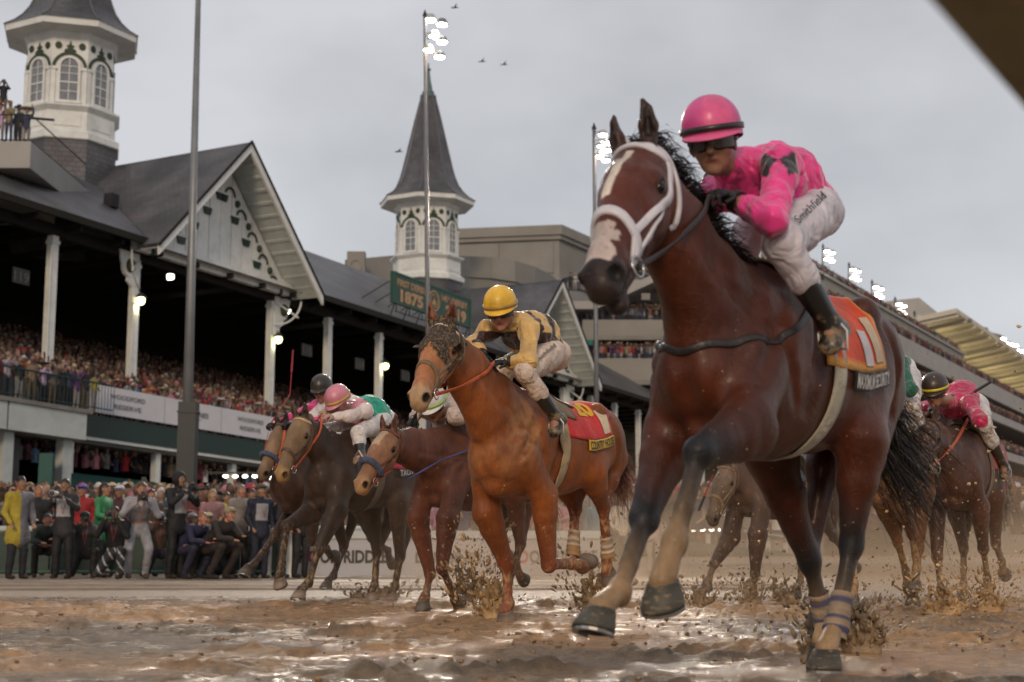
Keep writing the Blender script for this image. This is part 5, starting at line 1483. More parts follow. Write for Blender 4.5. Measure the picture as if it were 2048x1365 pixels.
def strap(name, pts, width, thick, S, W, mt, parent, off=.004, snap=True, res=.012, closed=False, **kw):
    """flat leather strap following the body surface; pts local, W maps to world"""
    pts = np.asarray(pts, float)
    if closed: pts = np.vstack([pts, pts[:1]])
    seg = np.linalg.norm(np.diff(pts, axis=0), axis=1); cum = np.r_[0, np.cumsum(seg)]
    n = max(4, int(cum[-1] / res))
    u = np.linspace(0, cum[-1], n)
    P = np.stack([np.interp(u, cum, pts[:, i]) for i in range(3)], 1)
    for _ in range(2):
        Q = P.copy(); Q[1:-1] = (P[:-2] + 2 * P[1:-1] + P[2:]) / 4; P = Q
    if snap:
        P = S.snap(P, off)
        Q = P.copy(); Q[1:-1] = (P[:-2] + 2 * P[1:-1] + P[2:]) / 4; P = Q
    G = S.grad(P)
    T = np.gradient(P, axis=0); T /= np.maximum(1e-9, np.linalg.norm(T, axis=1))[:, None]
    B = np.cross(T, G); B /= np.maximum(1e-9, np.linalg.norm(B, axis=1))[:, None]
    v = []; hw = width / 2
    prof = [(-hw, -thick), (-hw, thick * .5), (-hw * .7, thick), (hw * .7, thick), (hw, thick * .5), (hw, -thick)]
    for i in range(n):
        for a, b in prof: v.append(P[i] + B[i] * a + G[i] * b)
    m = len(prof)
    f = [(i * m + j, i * m + (j + 1) % m, (i + 1) * m + (j + 1) % m, (i + 1) * m + j) for i in range(n - 1) for j in range(m)]
    f += [tuple(range(m))[::-1], tuple((n - 1) * m + j for j in range(m))]
    return obj(name, W(np.array(v)), f, mt, parent, smooth=True, **kw)

def strands(name, roots, guides, n, width, mt, parent, W, rng, spread=.03, curl=.02, jitter=.2, seg=6, **kw):
    """hair: n tapered ribbons; roots = polyline the hair grows from, guides = list of polylines (relative) blended along it"""
    roots = np.asarray(roots, float); V = []; Fc = []
    for i in range(n):
        t = rng.random()
        x = t * (len(roots) - 1); k = min(int(x), len(roots) - 2); r = roots[k] * (1 - x + k) + roots[k + 1] * (x - k)
        g = np.asarray(guides[0]) * (1 - t) + np.asarray(guides[1]) * t
        s = np.linspace(0, 1, seg)
        gi = np.stack([np.interp(s, np.linspace(0, 1, len(g)), g[:, j]) for j in range(3)], 1)
        L = 1 - jitter * rng.random()
        off = rng.normal(0, spread, 3); ph = rng.random(3) * 6.28; fr = rng.uniform(2, 5, 3)
        p = r + rng.normal(0, spread * .15, 3) + gi * L + off * (s[:, None] ** 1.3) * 1.6 + curl * np.sin(ph + fr * s[:, None] * 3) * s[:, None]
        d = unit(rng.normal(0, 1, 3)); ww = width * rng.uniform(.5, 1.2)
        tdir = unit(p[-1] - p[0]); d = unit(np.cross(tdir, d))
        b = len(V)
        for j in range(seg):
            wj = ww * (1 - s[j] ** 2 * .9)
            V += [p[j] - d * wj, p[j] + d * wj]
        Fc += [(b + 2 * j, b + 2 * j + 1, b + 2 * j + 3, b + 2 * j + 2) for j in range(seg - 1)]
    return obj(name, W(np.array(V)), Fc, mt, parent, smooth=True, **kw)

def make_horse(label, O, phi, sc, pal, legs, poll, muz, res=.012, neckbow=.0, mouth=.0, roll=0., wrapped=(), mudlevel=.5, tail=None, tailn=260, mane=True, seed=1,
               group='racehorses galloping through the mud', earback=.2, wrapcols=None, maneflip=1, big=False, headk=1.06, neckk=1.0, legk=1.08, earlen=.80, farear=0., manefly=False):
    fr = Frame(O, phi); rng = np.random.default_rng(seed)
    W = fr.w
    root = thing('racehorse', W(A(0, 0, 0)), label, 'horse', group)
    body, dark, muzc = A(*pal['body']), A(*pal['legs']), A(*pal['muzzle'])
    hi = A(*pal.get('light', pal['body'])); tan = A(*pal.get('mud', (.30, .20, .105)))
    S = SDF(); up = A(0, 0, 1)
    ml = mudlevel
    # trunk
    st = TRUNK * sc
    for i in range(len(st) - 1):
        a, b = st[i], st[i + 1]
        S.seg((a[0], 0, a[1]), (b[0], 0, b[1]), a[2], b[2], a[3], b[3], k=.025, col=body, mud=ml * .35, mud1=ml * .45)
    S.seg(A(.16, 0, 1.50) * sc, A(.40, 0, 1.49) * sc, .085 * sc, .08 * sc, .05 * sc, .06 * sc, k=.10, col=body)      # withers
    S.seg(A(-.30, 0, 1.46) * sc, A(-.62, 0, 1.50) * sc, .07 * sc, .055 * sc, .12 * sc, .10 * sc, k=.08, col=body)     # croup
    for sg in (1, -1):
        S.seg(A(.24, sg * .13, 1.42) * sc, A(.62, sg * .155, 1.14) * sc, .12 * sc, .125 * sc, .075 * sc, .085 * sc, up=(1, 0, 1), k=.07, col=body, mud=ml * .3, mud1=ml * .5)
        S.ell(A(.72, sg * .095, 1.07) * sc, (0, 0, 1), .13 * sc, .095 * sc, .085 * sc, up=(1, 0, 0), k=.035, col=hi, mud=ml * .6)                  # breast
        S.ell(A(-.58, sg * .125, 1.33) * sc, (1, 0, .2), .25 * sc, .19 * sc, .135 * sc, k=.07, col=body, mud=ml * .3)                           # haunch
        S.ell(A(-.42, sg * .19, 1.50) * sc, (1, 0, 0), .06 * sc, .05 * sc, .045 * sc, k=.08, col=body)
    S.ell(A(.62, 0, .93) * sc, (1, 0, -.2), .16 * sc, .09 * sc, .10 * sc, k=.05, col=body, mud=ml * .7)
    # neck
    pl = fr.on(*poll)
    if muz[2] is None:      # the muzzle lies on its line of sight, one head length from the poll, on the near side
        dd = fr.dl(ray(muz[0], muz[1])); dd = unit(dd); c0 = fr.l(CAM) - pl; Lm = .575 * sc * headk
        b_ = c0 @ dd; disc = max(0, b_ * b_ - (c0 @ c0 - Lm * Lm)); mz = fr.l(CAM) + dd * (-b_ - math.sqrt(disc))
    else: mz = fr.on(*muz)
    Ad = unit(mz - pl); Lh = np.linalg.norm(mz - pl) / .575
    Lh = min(max(Lh, .86), 1.22) * 1.0
    Ud = up - Ad * (up @ Ad)
    if np.linalg.norm(Ud) < .05: Ud = A(1, 0, 0)
    Ud = unit(Ud)
    if roll:
        sd = np.cross(Ud, Ad); r = math.radians(roll); Ud = unit(Ud * math.cos(r) + sd * math.sin(r))
    Sd = unit(np.cross(Ad, Ud)) * 1.0
    if Sd @ A(0, 1, 0) < 0: Sd = -Sd
    hs = sc * headk
    def hp(a, u, s=0.): return pl + Ad * a * hs + Ud * u * hs + Sd * s * hs
    N0 = A(.50, 0, 1.27) * sc; N3 = hp(.07, -.085)
    dirn = unit(N3 - N0)
    upn = unit(up - dirn * (up @ dirn))
    n1 = N0 + (N3 - N0) * .33 + upn * (-.015 + neckbow); n2 = N0 + (N3 - N0) * .68 + upn * (.012 + neckbow)
    for a, b, h0, h1, w0, w1 in ((N0, n1, .30, .225, .165, .11), (n1, n2, .225, .165, .11, .085), (n2, N3, .165, .125, .085, .078)):
        S.seg(a, b, h0 * sc * (neckk * .5 + .5), h1 * sc * neckk, w0 * sc * neckk, w1 * sc * neckk, up=upn, k=.05, col=body, mud=ml * .4)
    S.seg(N0 - upn * .13 * sc + A(.06, 0, 0), n2 - upn * .105 * sc, .085 * sc, .05 * sc, .06 * sc, .035 * sc, k=.04, col=hi, mud=ml * .4)     # windpipe
    for sg in (1, -1):
        S.seg(A(.60, sg * .10, 1.20) * sc, n2 - upn * .05 * sc + A(0, sg * .045, 0), .06 * sc, .035 * sc, .04 * sc, .03 * sc, k=.05, col=body, mud=ml * .4)
    # head
    HS = [(-.03, -.065, .062, .058), (.07, -.055, .098, .082), (.16, -.062, .116, .094), (.24, -.072, .122, .083), (.32, -.068, .100, .066),
          (.40, -.062, .078, .056), (.48, -.062, .064, .052), (.54, -.068, .058, .054), (.57, -.078, .047, .046)]
    hm = ml * .7
    fc = A(*pal.get('face', pal['body']))
    for i in range(len(HS) - 1):
        a, b = HS[i], HS[i + 1]
        c0 = fc if a[0] < .50 else muzc; c1 = fc if b[0] < .50 else muzc
        S.seg(hp(a[0], a[1]), hp(b[0], b[1]), a[2] * hs, b[2] * hs, a[3] * hs, b[3] * hs, up=Ud, k=.02, col=c0, col1=c1, mud=hm)
    S.ell(hp(.195, -.125), Ad, .085 * hs, .075 * hs, .078 * hs, up=Ud, k=.02, col=fc, mud=hm)
    S.seg(hp(.26, -.155), hp(.52, -.125), .032 * hs, .028 * hs, .035 * hs, .032 * hs, up=Ud, k=.025, col=fc, col1=muzc, mud=hm)
    S.ell(hp(.555, -.130 - mouth * .5), Ad, .035 * hs, .026 * hs, .034 * hs, up=Ud, k=.02, col=muzc, mud=hm)
    S.seg(hp(.07, .01), hp(.38, -.002), .03 * hs, .022 * hs, .04 * hs, .028 * hs, up=Ud, k=.03, col=fc, mud=hm)        # nasal bone
    S.ell(hp(.575, -.095), Ad, .035 * hs, .03 * hs, .045 * hs, up=Ud, k=.02, col=muzc, mud=hm)
    for sg in (1, -1):
        S.ell(hp(.155, -.028, sg * .082), Ad, .036 * hs, .026 * hs, .024 * hs, up=Ud, k=.025, col=fc, mud=hm)
        S.ell(hp(.172, -.052, sg * .101), Ad, .028 * hs, .018 * hs, .012 * hs, up=Ud, k=.012, col=fc * .15, sub=True)  # socket colour darkened to paint in the shadow round the eye
        S.seg(hp(.25, -.078, sg * .082), hp(.38, -.085, sg * .058), .012 * hs, .008 * hs, .012 * hs, .008 * hs, k=.02, col=fc, mud=hm)        # facial crest
        S.ell(hp(.548, -.054, sg * .044), Ad + Ud * .6, .040 * hs, .028 * hs, .025 * hs, up=Ud, k=.015, col=muzc, mud=hm)
        S.ell(hp(.572, -.050, sg * .056), Ad * .2 + Ud * .9 + Sd * sg * .25, .026 * hs, .024 * hs, .018 * hs, up=Ad, k=.008, col=A(.006, .004, .004), sub=True)
        S.seg(hp(.585, -.110 - mouth * .2, sg * .0), hp(.47, -.104, sg * .055), .005 + mouth * .10, .003, .006, .02, up=Ud, k=.006, col=A(.03, .012, .01), sub=True)
        # ears
        e0 = hp(.02, .012, sg * .048); ed = unit(-Ad * (.55 + earback + (farear if sg < 0 else 0)) + Ud * (.75 - (farear * .5 if sg < 0 else 0)) + Sd * sg * .16)
        e1 = e0 + ed * .075 * hs * earlen; e2 = e0 + ed * .135 * hs * earlen; e3 = e2 + unit(ed - Sd * sg * .35) * .04 * hs * earlen
        efw = unit(Ad * .5 + Ud * .6 + Sd * sg * .5)
        ec = A(*pal.get('ear', pal['body']))
        S.seg(e0, e1, .026 * hs, .027 * hs, .024 * hs, .030 * hs, up=efw, k=.012, col=ec)
        S.seg(e1, e2, .027 * hs, .015 * hs, .030 * hs, .018 * hs, up=efw, k=.008, col=ec)
        S.seg(e2, e3, .015 * hs, .006 * hs, .018 * hs, .006 * hs, up=efw, k=.006, col=ec)
        S.seg(e0 + ed * .035 * hs + efw * .021 * hs, e2 + efw * .012 * hs, .015 * hs, .007 * hs, .015 * hs, .007 * hs, up=efw, k=.006, col=ec * .35, sub=True)
    # legs
    ls = sc * legk
    hooves = []
    for key, pts in legs.items():
        sg = 1 if key[0] == 'L' else -1
        J = [fr.on(*q) if abs(q[0]) > 5 else A(*q) for q in pts]
        m0, m1 = ml * .6, ml
        if key[1] == 'F':
            sh = A(.61, sg * .155, 1.12) * sc
            el, kn, ft, hf = J
            S.seg(sh, el, .125 * sc, .105 * sc, .09 * sc, .075 * sc, up=(1, 0, .5), k=.06, col=body, mud=ml * .5)
            dq = dorsal(unit(kn - el))
            md = el + (kn - el) * .28
            S.seg(el, md, .105 * ls, .088 * ls, .075 * ls, .068 * ls, up=dq, k=.05, col=body, col1=body, mud=m0)
            S.seg(md, kn, .088 * ls, .048 * ls, .066 * ls, .043 * ls, up=dq, k=.02, col=body, col1=dark, mud=m0)
            S.ell(kn, unit(kn - el), .050 * ls, .047 * ls, .046 * ls, up=dq, k=.02, col=dark, mud=m1)
            upper = kn
            hh = (.034, .030, .027)
        else:
            hip = A(-.53, sg * .12, 1.30) * sc; bt = A(-.78, sg * .10, 1.18) * sc
            sf, hk, ft, hf = J
            S.seg(hip, sf, .20 * sc, .125 * sc, .125 * sc, .095 * sc, up=(1, 0, .3), k=.06, col=body, mud=ml * .3, mud1=ml * .6)
            dq = dorsal(unit(hk - sf))
            S.seg(bt, bt + (hk - bt) * .45, .125 * ls, .075 * ls, .095 * ls, .065 * ls, up=dq, k=.06, col=body, mud=ml * .4)
            S.seg(bt + (hk - bt) * .45, hk - dq * .02, .075 * ls, .030 * ls, .06 * ls, .022 * ls, up=dq, k=.04, col=body, col1=dark, mud=m0)
            md = sf + (hk - sf) * .4
            S.seg(sf, md, .115 * ls, .085 * ls, .090 * ls, .070 * ls, up=dq, k=.05, col=body, mud=m0)
            S.seg(md, hk, .085 * ls, .048 * ls, .066 * ls, .038 * ls, up=dq, k=.03, col=body, col1=dark, mud=m0)
            S.ell(hk, unit(ft - hk), .062 * ls, .050 * ls, .042 * ls, up=dorsal(unit(ft - hk)), k=.02, col=dark, mud=m1)
            S.ell(hk - dq * .035 * ls - unit(ft - hk) * .03, unit(ft - hk), .034 * ls, .024 * ls, .022 * ls, k=.025, col=dark, mud=m1)
            upper = hk
            hh = (.038, .032, .029)
        t = unit(ft - upper); dq = dorsal(t)
        low = A(*pal.get('pastern', pal['legs']))
        hm_1 = (hh[0] + hh[1]) / 2 * ls; mdp = upper * .36 + ft * .64
        S.seg(upper, mdp, hh[0] * ls, hm_1, hh[0] * .78 * ls, hm_1 * .78, up=dq, k=.02, col=dark, col1=dark * .75 + low * .25, mud=m1)
        S.seg(mdp, ft, hm_1, hh[1] * ls, hm_1 * .78, hh[1] * .78 * ls, up=dq, k=.01, col=dark * .55 + low * .45, col1=low, mud=m1)
        S.seg(upper - dq * .020 * ls, ft - dq * .018 * ls, .014 * ls, .016 * ls, .012 * ls, .014 * ls, up=dq, k=.02, col=dark, col1=dark * .6 + low * .4, mud=m1)
        S.ell(ft - dq * .004, t, .038 * ls, .040 * ls, .035 * ls, up=dq, k=.02, col=low, mud=m1)
        S.ell(ft - dq * .03 * ls + t * .015, t, .026 * ls, .020 * ls, .020 * ls, k=.02, col=low, mud=m1)
        tp = unit(hf - ft); dp = dorsal(tp)
        Lp = np.linalg.norm(hf - ft)
        toe = unit(tp * .62 + dp * .78); nn = A(-toe[2], 0, toe[0]); nn = unit(nn)
        cor = hf + nn * .034 * ls
        S.seg(ft, cor, .030 * ls, .040 * ls, .029 * ls, .038 * ls, up=dp, k=.02, col=low, mud=m1)
        hooves.append((key, hf, toe, nn, ft, upper, tp, Lp))
    # dock
    dk = A(-.84, 0, 1.38) * sc
    S.seg(A(-.72, 0, 1.42) * sc, dk + A(-.09, 0, -.02), .055 * sc, .028 * sc, k=.05, col=body)
    def groove(a, b, r, k, dep=.55):
        q = S.snap(np.array([a, b, (np.asarray(a) + b) / 2]), r * dep)
        S.seg(q[0], q[2], r, r, k=k, sub=True); S.seg(q[2], q[1], r, r * .6, k=k, sub=True)
    for sg in ((1, -1) if res < .0145 else ()):
        groove(A(.44, sg * .22, 1.44) * sc, A(.74, sg * .22, 1.08) * sc, .022, .05)
        groove(A(.20, sg * .28, 1.36) * sc, A(.30, sg * .27, 1.00) * sc, .024, .06)
        groove(A(-.50, sg * .28, 1.44) * sc, A(-.66, sg * .25, 1.06) * sc, .020, .05)
        groove(A(.52, sg * .24, 1.22) * sc, A(.40, sg * .26, 1.02) * sc, .018, .04)
        groove(N0 + A(.03, sg * .16, -.02) * sc, n2 - upn * .04 + A(0, sg * .08, 0), .016, .04)
        groove(hp(.20, -.10, sg * .085), hp(.33, -.12, sg * .06), .008, .02)
    groove(A(.92, 0, 1.14) * sc, A(.86, 0, .92) * sc, .026, .06)
    bnoise = lambda P: (fbm(P * 9, 3, 5) - .5) * .010
    V, Fq = S.mesh(res, bnoise)
    Cc, M = S.paint(V, body)
    # markings
    r = V - pl
    ha, hu, hsid = (r @ Ad) / hs, (r @ Ud) / hs, (r @ Sd) / hs
    nz = fbm(V * 28, 3, 9)
    if 'blaze' in pal:
        for (a0, s0, a1, s1, wd, cc) in pal['blaze']:
            tt = np.clip((ha - a0) / (a1 - a0), 0, 1)
            on = (ha > min(a0, a1) - .005) & (ha < max(a0, a1) + .005) & (hu > -.075) & (np.abs(hsid - (s0 + (s1 - s0) * tt)) < wd * (.75 + .6 * nz))
            Cc[on] = A(*cc)
    M = np.clip(M + pal.get('mudlow', .0) * np.clip((.75 - V[:, 2]) / .5, 0, 1), 0, 1)
    for (dc, dr, dcol, ds) in pal.get('dust', ()):      # dried, rubbed-in dirt
        q = (((V - A(*dc) * sc) / A(*dr)) ** 2).sum(1); w = np.clip(1.25 - q, 0, 1) * ds * np.clip((nz - .30) * 4, 0, 1)
        Cc = Cc * (1 - w[:, None]) + A(*dcol) * w[:, None]
    coat = coat_mat('horse_coat' + pal['name'], pal.get('rough', .42), pal.get('mudcol', (.20, .13, .07)), pal.get('mudscale', 42), pal.get('coat', .12))
    obj('body', W(V), Fq, coat, root, smooth=True, col=Cc, mud=M)
    # flecks of wet mud stuck to the coat
    ns = int((2600 if big else 900) * (.4 + ml)); pk = rng.integers(0, len(V), ns); pk = pk[rng.random(ns) < .25 + .75 * np.clip(1.5 - V[pk, 2], 0, 1)]
    G = S.grad(V[pk]); rr = (.0012 + .0042 * rng.random((len(pk), 1)) ** 3) * (1.5 if not big else 1)
    T1 = np.cross(G, A(.3, .2, 1)); T1 /= np.linalg.norm(T1, axis=1)[:, None]; T2 = np.cross(G, T1)
    oc = np.stack([V[pk] + T1 * rr, V[pk] + T2 * rr * .8, V[pk] - T1 * rr, V[pk] - T2 * rr * .8, V[pk] + G * rr * .8, V[pk] - G * rr * .3], 1).reshape(-1, 3)
    tri = np.array([(0, 1, 4), (1, 2, 4), (2, 3, 4), (3, 0, 4)]); Fo = (np.arange(len(pk))[:, None, None] * 6 + tri[None]).reshape(-1, 3)
    sp_c = np.repeat(np.where(rng.random((len(pk), 1)) < .3, A(.34, .25, .16), A(*pal.get('mudcol', (.20, .13, .07)))), 6, axis=0)
    obj('mud_flecks', W(oc), Fo, attr_mat('wet_fleck', rough=.2, spec=.6, bump=0), root, smooth=True, col=sp_c, mud=np.zeros(len(oc)), kind='stuff')
    # eyes
    em = mat('horse_eye', (.006, .004, .003), .12, 0, spec=.4, coat=.1)
    for sg in (1, -1):
        mb = MB(); mb.ball(W(hp(.172, -.050, sg * .085)), .0215 * hs, 12, 8); mb.build('eye', em, root, smooth=True)
    # hooves
    hm_ = attr_mat('hoof_horn', rough=.5, spec=.35, mudscale=26, mudcol=(.27, .19, .11), bump=.4, bscale=30, stretch=(1, 1, 3))
    sm = mat('horseshoe_metal', (.35, .34, .33), .4, .1, metal=.9)
    for key, hf, toe, nn, ft, upper, tp, Lp in hooves:
        sd = A(0, 1, 0); n = 18; V2 = []
        prof = [(.034, .043, .040, -.008), (.030, .049, .045, -.005), (.022, .051, .047, -.002), (.0, .060, .054, .007), (-.028, .070, .061, .016), (-.038, .070, .061, .017), (-.032, .045, .038, .010)]
        for (z, rt, rs, sh) in prof:
            for j in range(n):
                q = 2 * math.pi * j / n
                cx_ = math.cos(q); rr = rt * (1 if cx_ > 0 else .82)
                V2.append(hf + (nn * z + toe * (rr * cx_ + sh) + sd * rs * math.sin(q)) * ls)
        k = len(prof)
        F2 = [(i * n + j, i * n + (j + 1) % n, (i + 1) * n + (j + 1) % n, (i + 1) * n + j) for i in range(k - 1) for j in range(n)] + [tuple((k - 1) * n + j for j in range(n))[::-1], tuple(range(n))]
        hc = np.tile(A(*pal.get('hoof', (.06, .055, .05))), (len(V2), 1)); hc[:n] = A(.26, .18, .10); hc[3 * n:5 * n] *= 1.6
        ho = obj('hoof', W(np.array(V2)), F2, hm_, root, smooth=True, col=hc, mud=np.full(len(V2), .42))
        V3 = []; F3 = []
        for j in range(13):
            q = math.pi * (-.72 + 1.44 * j / 12)
            for (rt, z) in ((1.02, -.040), (1.02, -.048), (.74, -.048), (.74, -.040)):
                V3.append(hf + (nn * z + toe * (.069 * (1 if math.cos(q) > 0 else .82) * math.cos(q) * rt + .014) + sd * .060 * math.sin(q) * rt) * ls)
        F3 = [(i * 4 + j, i * 4 + (j + 1) % 4, (i + 1) * 4 + (j + 1) % 4, (i + 1) * 4 + j) for i in range(12) for j in range(4)] + [(3, 2, 1, 0), (48, 49, 50, 51)]
        obj('horseshoe', W(np.array(V3)), F3, sm, root)
        if key in wrapped:
            wm = attr_mat('leg_wrap_cloth', rough=.8, mudscale=22, mudcol=(.30, .21, .12), bump=.4, wrinkle=.3)
            t = unit(ft - upper); dq = dorsal(t); V4 = []; C4 = []; nn4 = 16
            base = ft - t * .115 * ls
            Lw = .165 * ls; rings = 23
            for i in range(rings):
                u = i / (rings - 1)
                rr = .040 + .008 * math.exp(-((u - .72) / .25) ** 2) + .0025 * math.sin(u * 34)
                c = base + t * Lw * u - dq * .006
                for j in range(nn4):
                    q = 2 * math.pi * j / nn4
                    V4.append(c + (dq * math.cos(q) * rr * 1.08 + A(0, 1, 0) * math.sin(q) * rr * .95) * ls)
                cc = wrapcols[(int(u * 7.99)) % len(wrapcols)]
                C4 += [cc] * nn4
            F4 = [(i * nn4 + j, i * nn4 + (j + 1) % nn4, (i + 1) * nn4 + (j + 1) % nn4, (i + 1) * nn4 + j) for i in range(rings - 1) for j in range(nn4)]
            obj('leg_wrap', W(np.array(V4)), F4, wm, root, smooth=True, col=np.array(C4), mud=np.full(len(V4), .3))
    # mane and tail
    hm2 = mat('hair_' + pal['name'], pal['hair'], .45, .35, vscale=12, spec=.4)
    if mane:
        roots = [hp(.03, .02), hp(-.03, .005), n2 + upn * .150 * sc, n1 + upn * .205 * sc, N0 + upn * .255 * sc]
        bk = A(-1, 0, .15)
        g0 = [A(0, 0, 0), A(-.05, -.02 * maneflip, .035), A(-.12, -.05 * maneflip, .02), A(-.18, -.09 * maneflip, -.02)]
        g1 = [A(0, 0, 0), A(-.04, -.05 * maneflip, .01), A(-.08, -.10 * maneflip, -.04), A(-.12, -.13 * maneflip, -.11)]
        strands('mane', roots, [g0, g1], 520 if big else 260, .005 if big else .007, hm2, root, W, rng, spread=.016, curl=.012, jitter=.6)
        if manefly: strands('loose_mane', roots[1:], [[A(0, 0, 0), A(-.03, .01, .05), A(-.10, .02, .07), A(-.18, .0, .05)], [A(0, 0, 0), A(-.04, .01, .05), A(-.10, .03, .06), A(-.17, .03, .02)]], 2200, .0030, hm2, root, W, rng, spread=.020, curl=.005, jitter=.6, seg=7)
        strands('forelock', [hp(.0, .02, -.02), hp(.0, .02, .02)], [[A(0, 0, 0), A(-.03, 0, .03), A(-.07, -.02, .035)], [A(0, 0, 0), A(-.04, 0, .03), A(-.08, .02, .03)]], 60, .004, hm2, root, W, rng, spread=.01, jitter=.5)
    tg = tail or [(-.05, 0, -.02), (-.20, .02, -.15), (-.32, .04, -.40), (-.38, .06, -.68)]
    g = [A(0, 0, 0)] + [A(*q) for q in tg]
    strands('tail', [dk, dk + A(-.10, 0, -.01)], [[q * 1.0 for q in g], [q * A(.85, 1, 1.05) for q in g]], int(tailn * 2.2), .0036, hm2, root, W, rng, spread=.05, curl=.045, jitter=.5, seg=11)
    return dict(fr=fr, S=S, root=root, hp=hp, W=W, sc=sc, hs=hs, Ad=Ad, Ud=Ud, Sd=Sd, hooves=hooves, dk=dk, upn=upn, n1=n1, n2=n2, N0=N0)

def bridle(Hh, leather, ring, width=.018, browmat=None, noseband=True, shadow=None, nosemat=None, extra=True, thick=.004):
    hp, S, W, root = Hh['hp'], Hh['S'], Hh['W'], Hh['root']
    w = width * Hh['hs']
    br = thing('bridle', W(hp(0, 0))); br.parent = root; br.matrix_parent_inverse = Matrix.Identity(4)
    del INV[br.name]; br.matrix_basis = Matrix.Identity(4)
    side = lambda pts, s: [hp(a, u, v * s) for a, u, v in pts]
    for s in (1, -1):
        strap('cheekpiece', side([(-.03, .03, .02), (-.01, -.02, .07), (.10, -.085, .098), (.26, -.105, .085), (.40, -.105, .06), (.47, -.105, .055)], s), w, thick, S, W, leather, br)
        if extra:
            strap('throat_latch', side([(-.02, .01, .04), (.0, -.09, .085), (.08, -.17, .06), (.11, -.20, .0)], s), w * .7, thick, S, W, leather, br)
            strap('nose_strap', side([(.17, -.095, .098), (.27, -.07, .085), (.385, -.05, .06), (.44, -.085, .058), (.47, -.11, .05)], s), w * .9, thick, S, W, nosemat or leather, br)
        # bit ring
        c = hp(.475, -.106, s * .062); mb = MB()
        ringp = [W(c + (Hh['Ad'] * math.cos(q) + Hh['Ud'] * math.sin(q)) * .030 * Hh['hs'] + Hh['Sd'] * s * .006) for q in np.linspace(0, 2 * math.pi, 17)]
        mb.tube(ringp, .0042, 6, cap=False); mb.build('bit_ring', ring, br, smooth=True)
    strap('browband', [hp(.03, -.045, .095), hp(.045, .0, .085), hp(.05, .04, .04), hp(.052, .05, 0), hp(.05, .04, -.04), hp(.045, .0, -.085), hp(.03, -.045, -.095)], w * 1.1, thick * 1.3, S, W, browmat or leather, br)
    if noseband:
        strap('noseband', [hp(.46, -.115, .05), hp(.40, -.075, .062), hp(.365, -.01, .045), hp(.355, .02, 0), hp(.365, -.01, -.045), hp(.40, -.075, -.062), hp(.46, -.115, -.05)], w * 1.25, thick * 1.6, S, W, nosemat or leather, br)
    if shadow:
        mb = MB(); pts = []
        for q in np.linspace(-2.35, 2.35, 19):
            pts.append(hp(.39, -.062 + .088 * math.cos(q), .072 * math.sin(q)))
        P = S.snap(np.array(pts), .014)
        mb.tube([W(p) for p in P], [.012] + [.026 * Hh['hs']] * 17 + [.012], 10)
        mb.build('sheepskin_noseband', shadow, br, smooth=True)
    return br

def reins(Hh, leather, hands, width=.02, w2=None):
    """from the bit rings along the neck to the rider's hands (world points)"""
    hp, S, W, root, fr = Hh['hp'], Hh['S'], Hh['W'], Hh['root'], Hh['fr']
    for s, hand in zip((1, -1), hands):
        if hand is None: continue
        a = hp(.475, -.106, s * .066); b = fr.l(hand)
        P = [a + (b - a) * t + A(0, s * .02, -.035) * math.sin(math.pi * t) for t in np.linspace(0, 1, 14)]
        P = np.array(P); v = S.value(P)
        for _ in range(4):
            G = S.grad(P); v = S.value(P); P += G * np.clip(.012 - v, 0, .1)[:, None]
        P[0] = a; P[-1] = b
        strap('rein', P, width, .003, S, W, leather, root, snap=False)

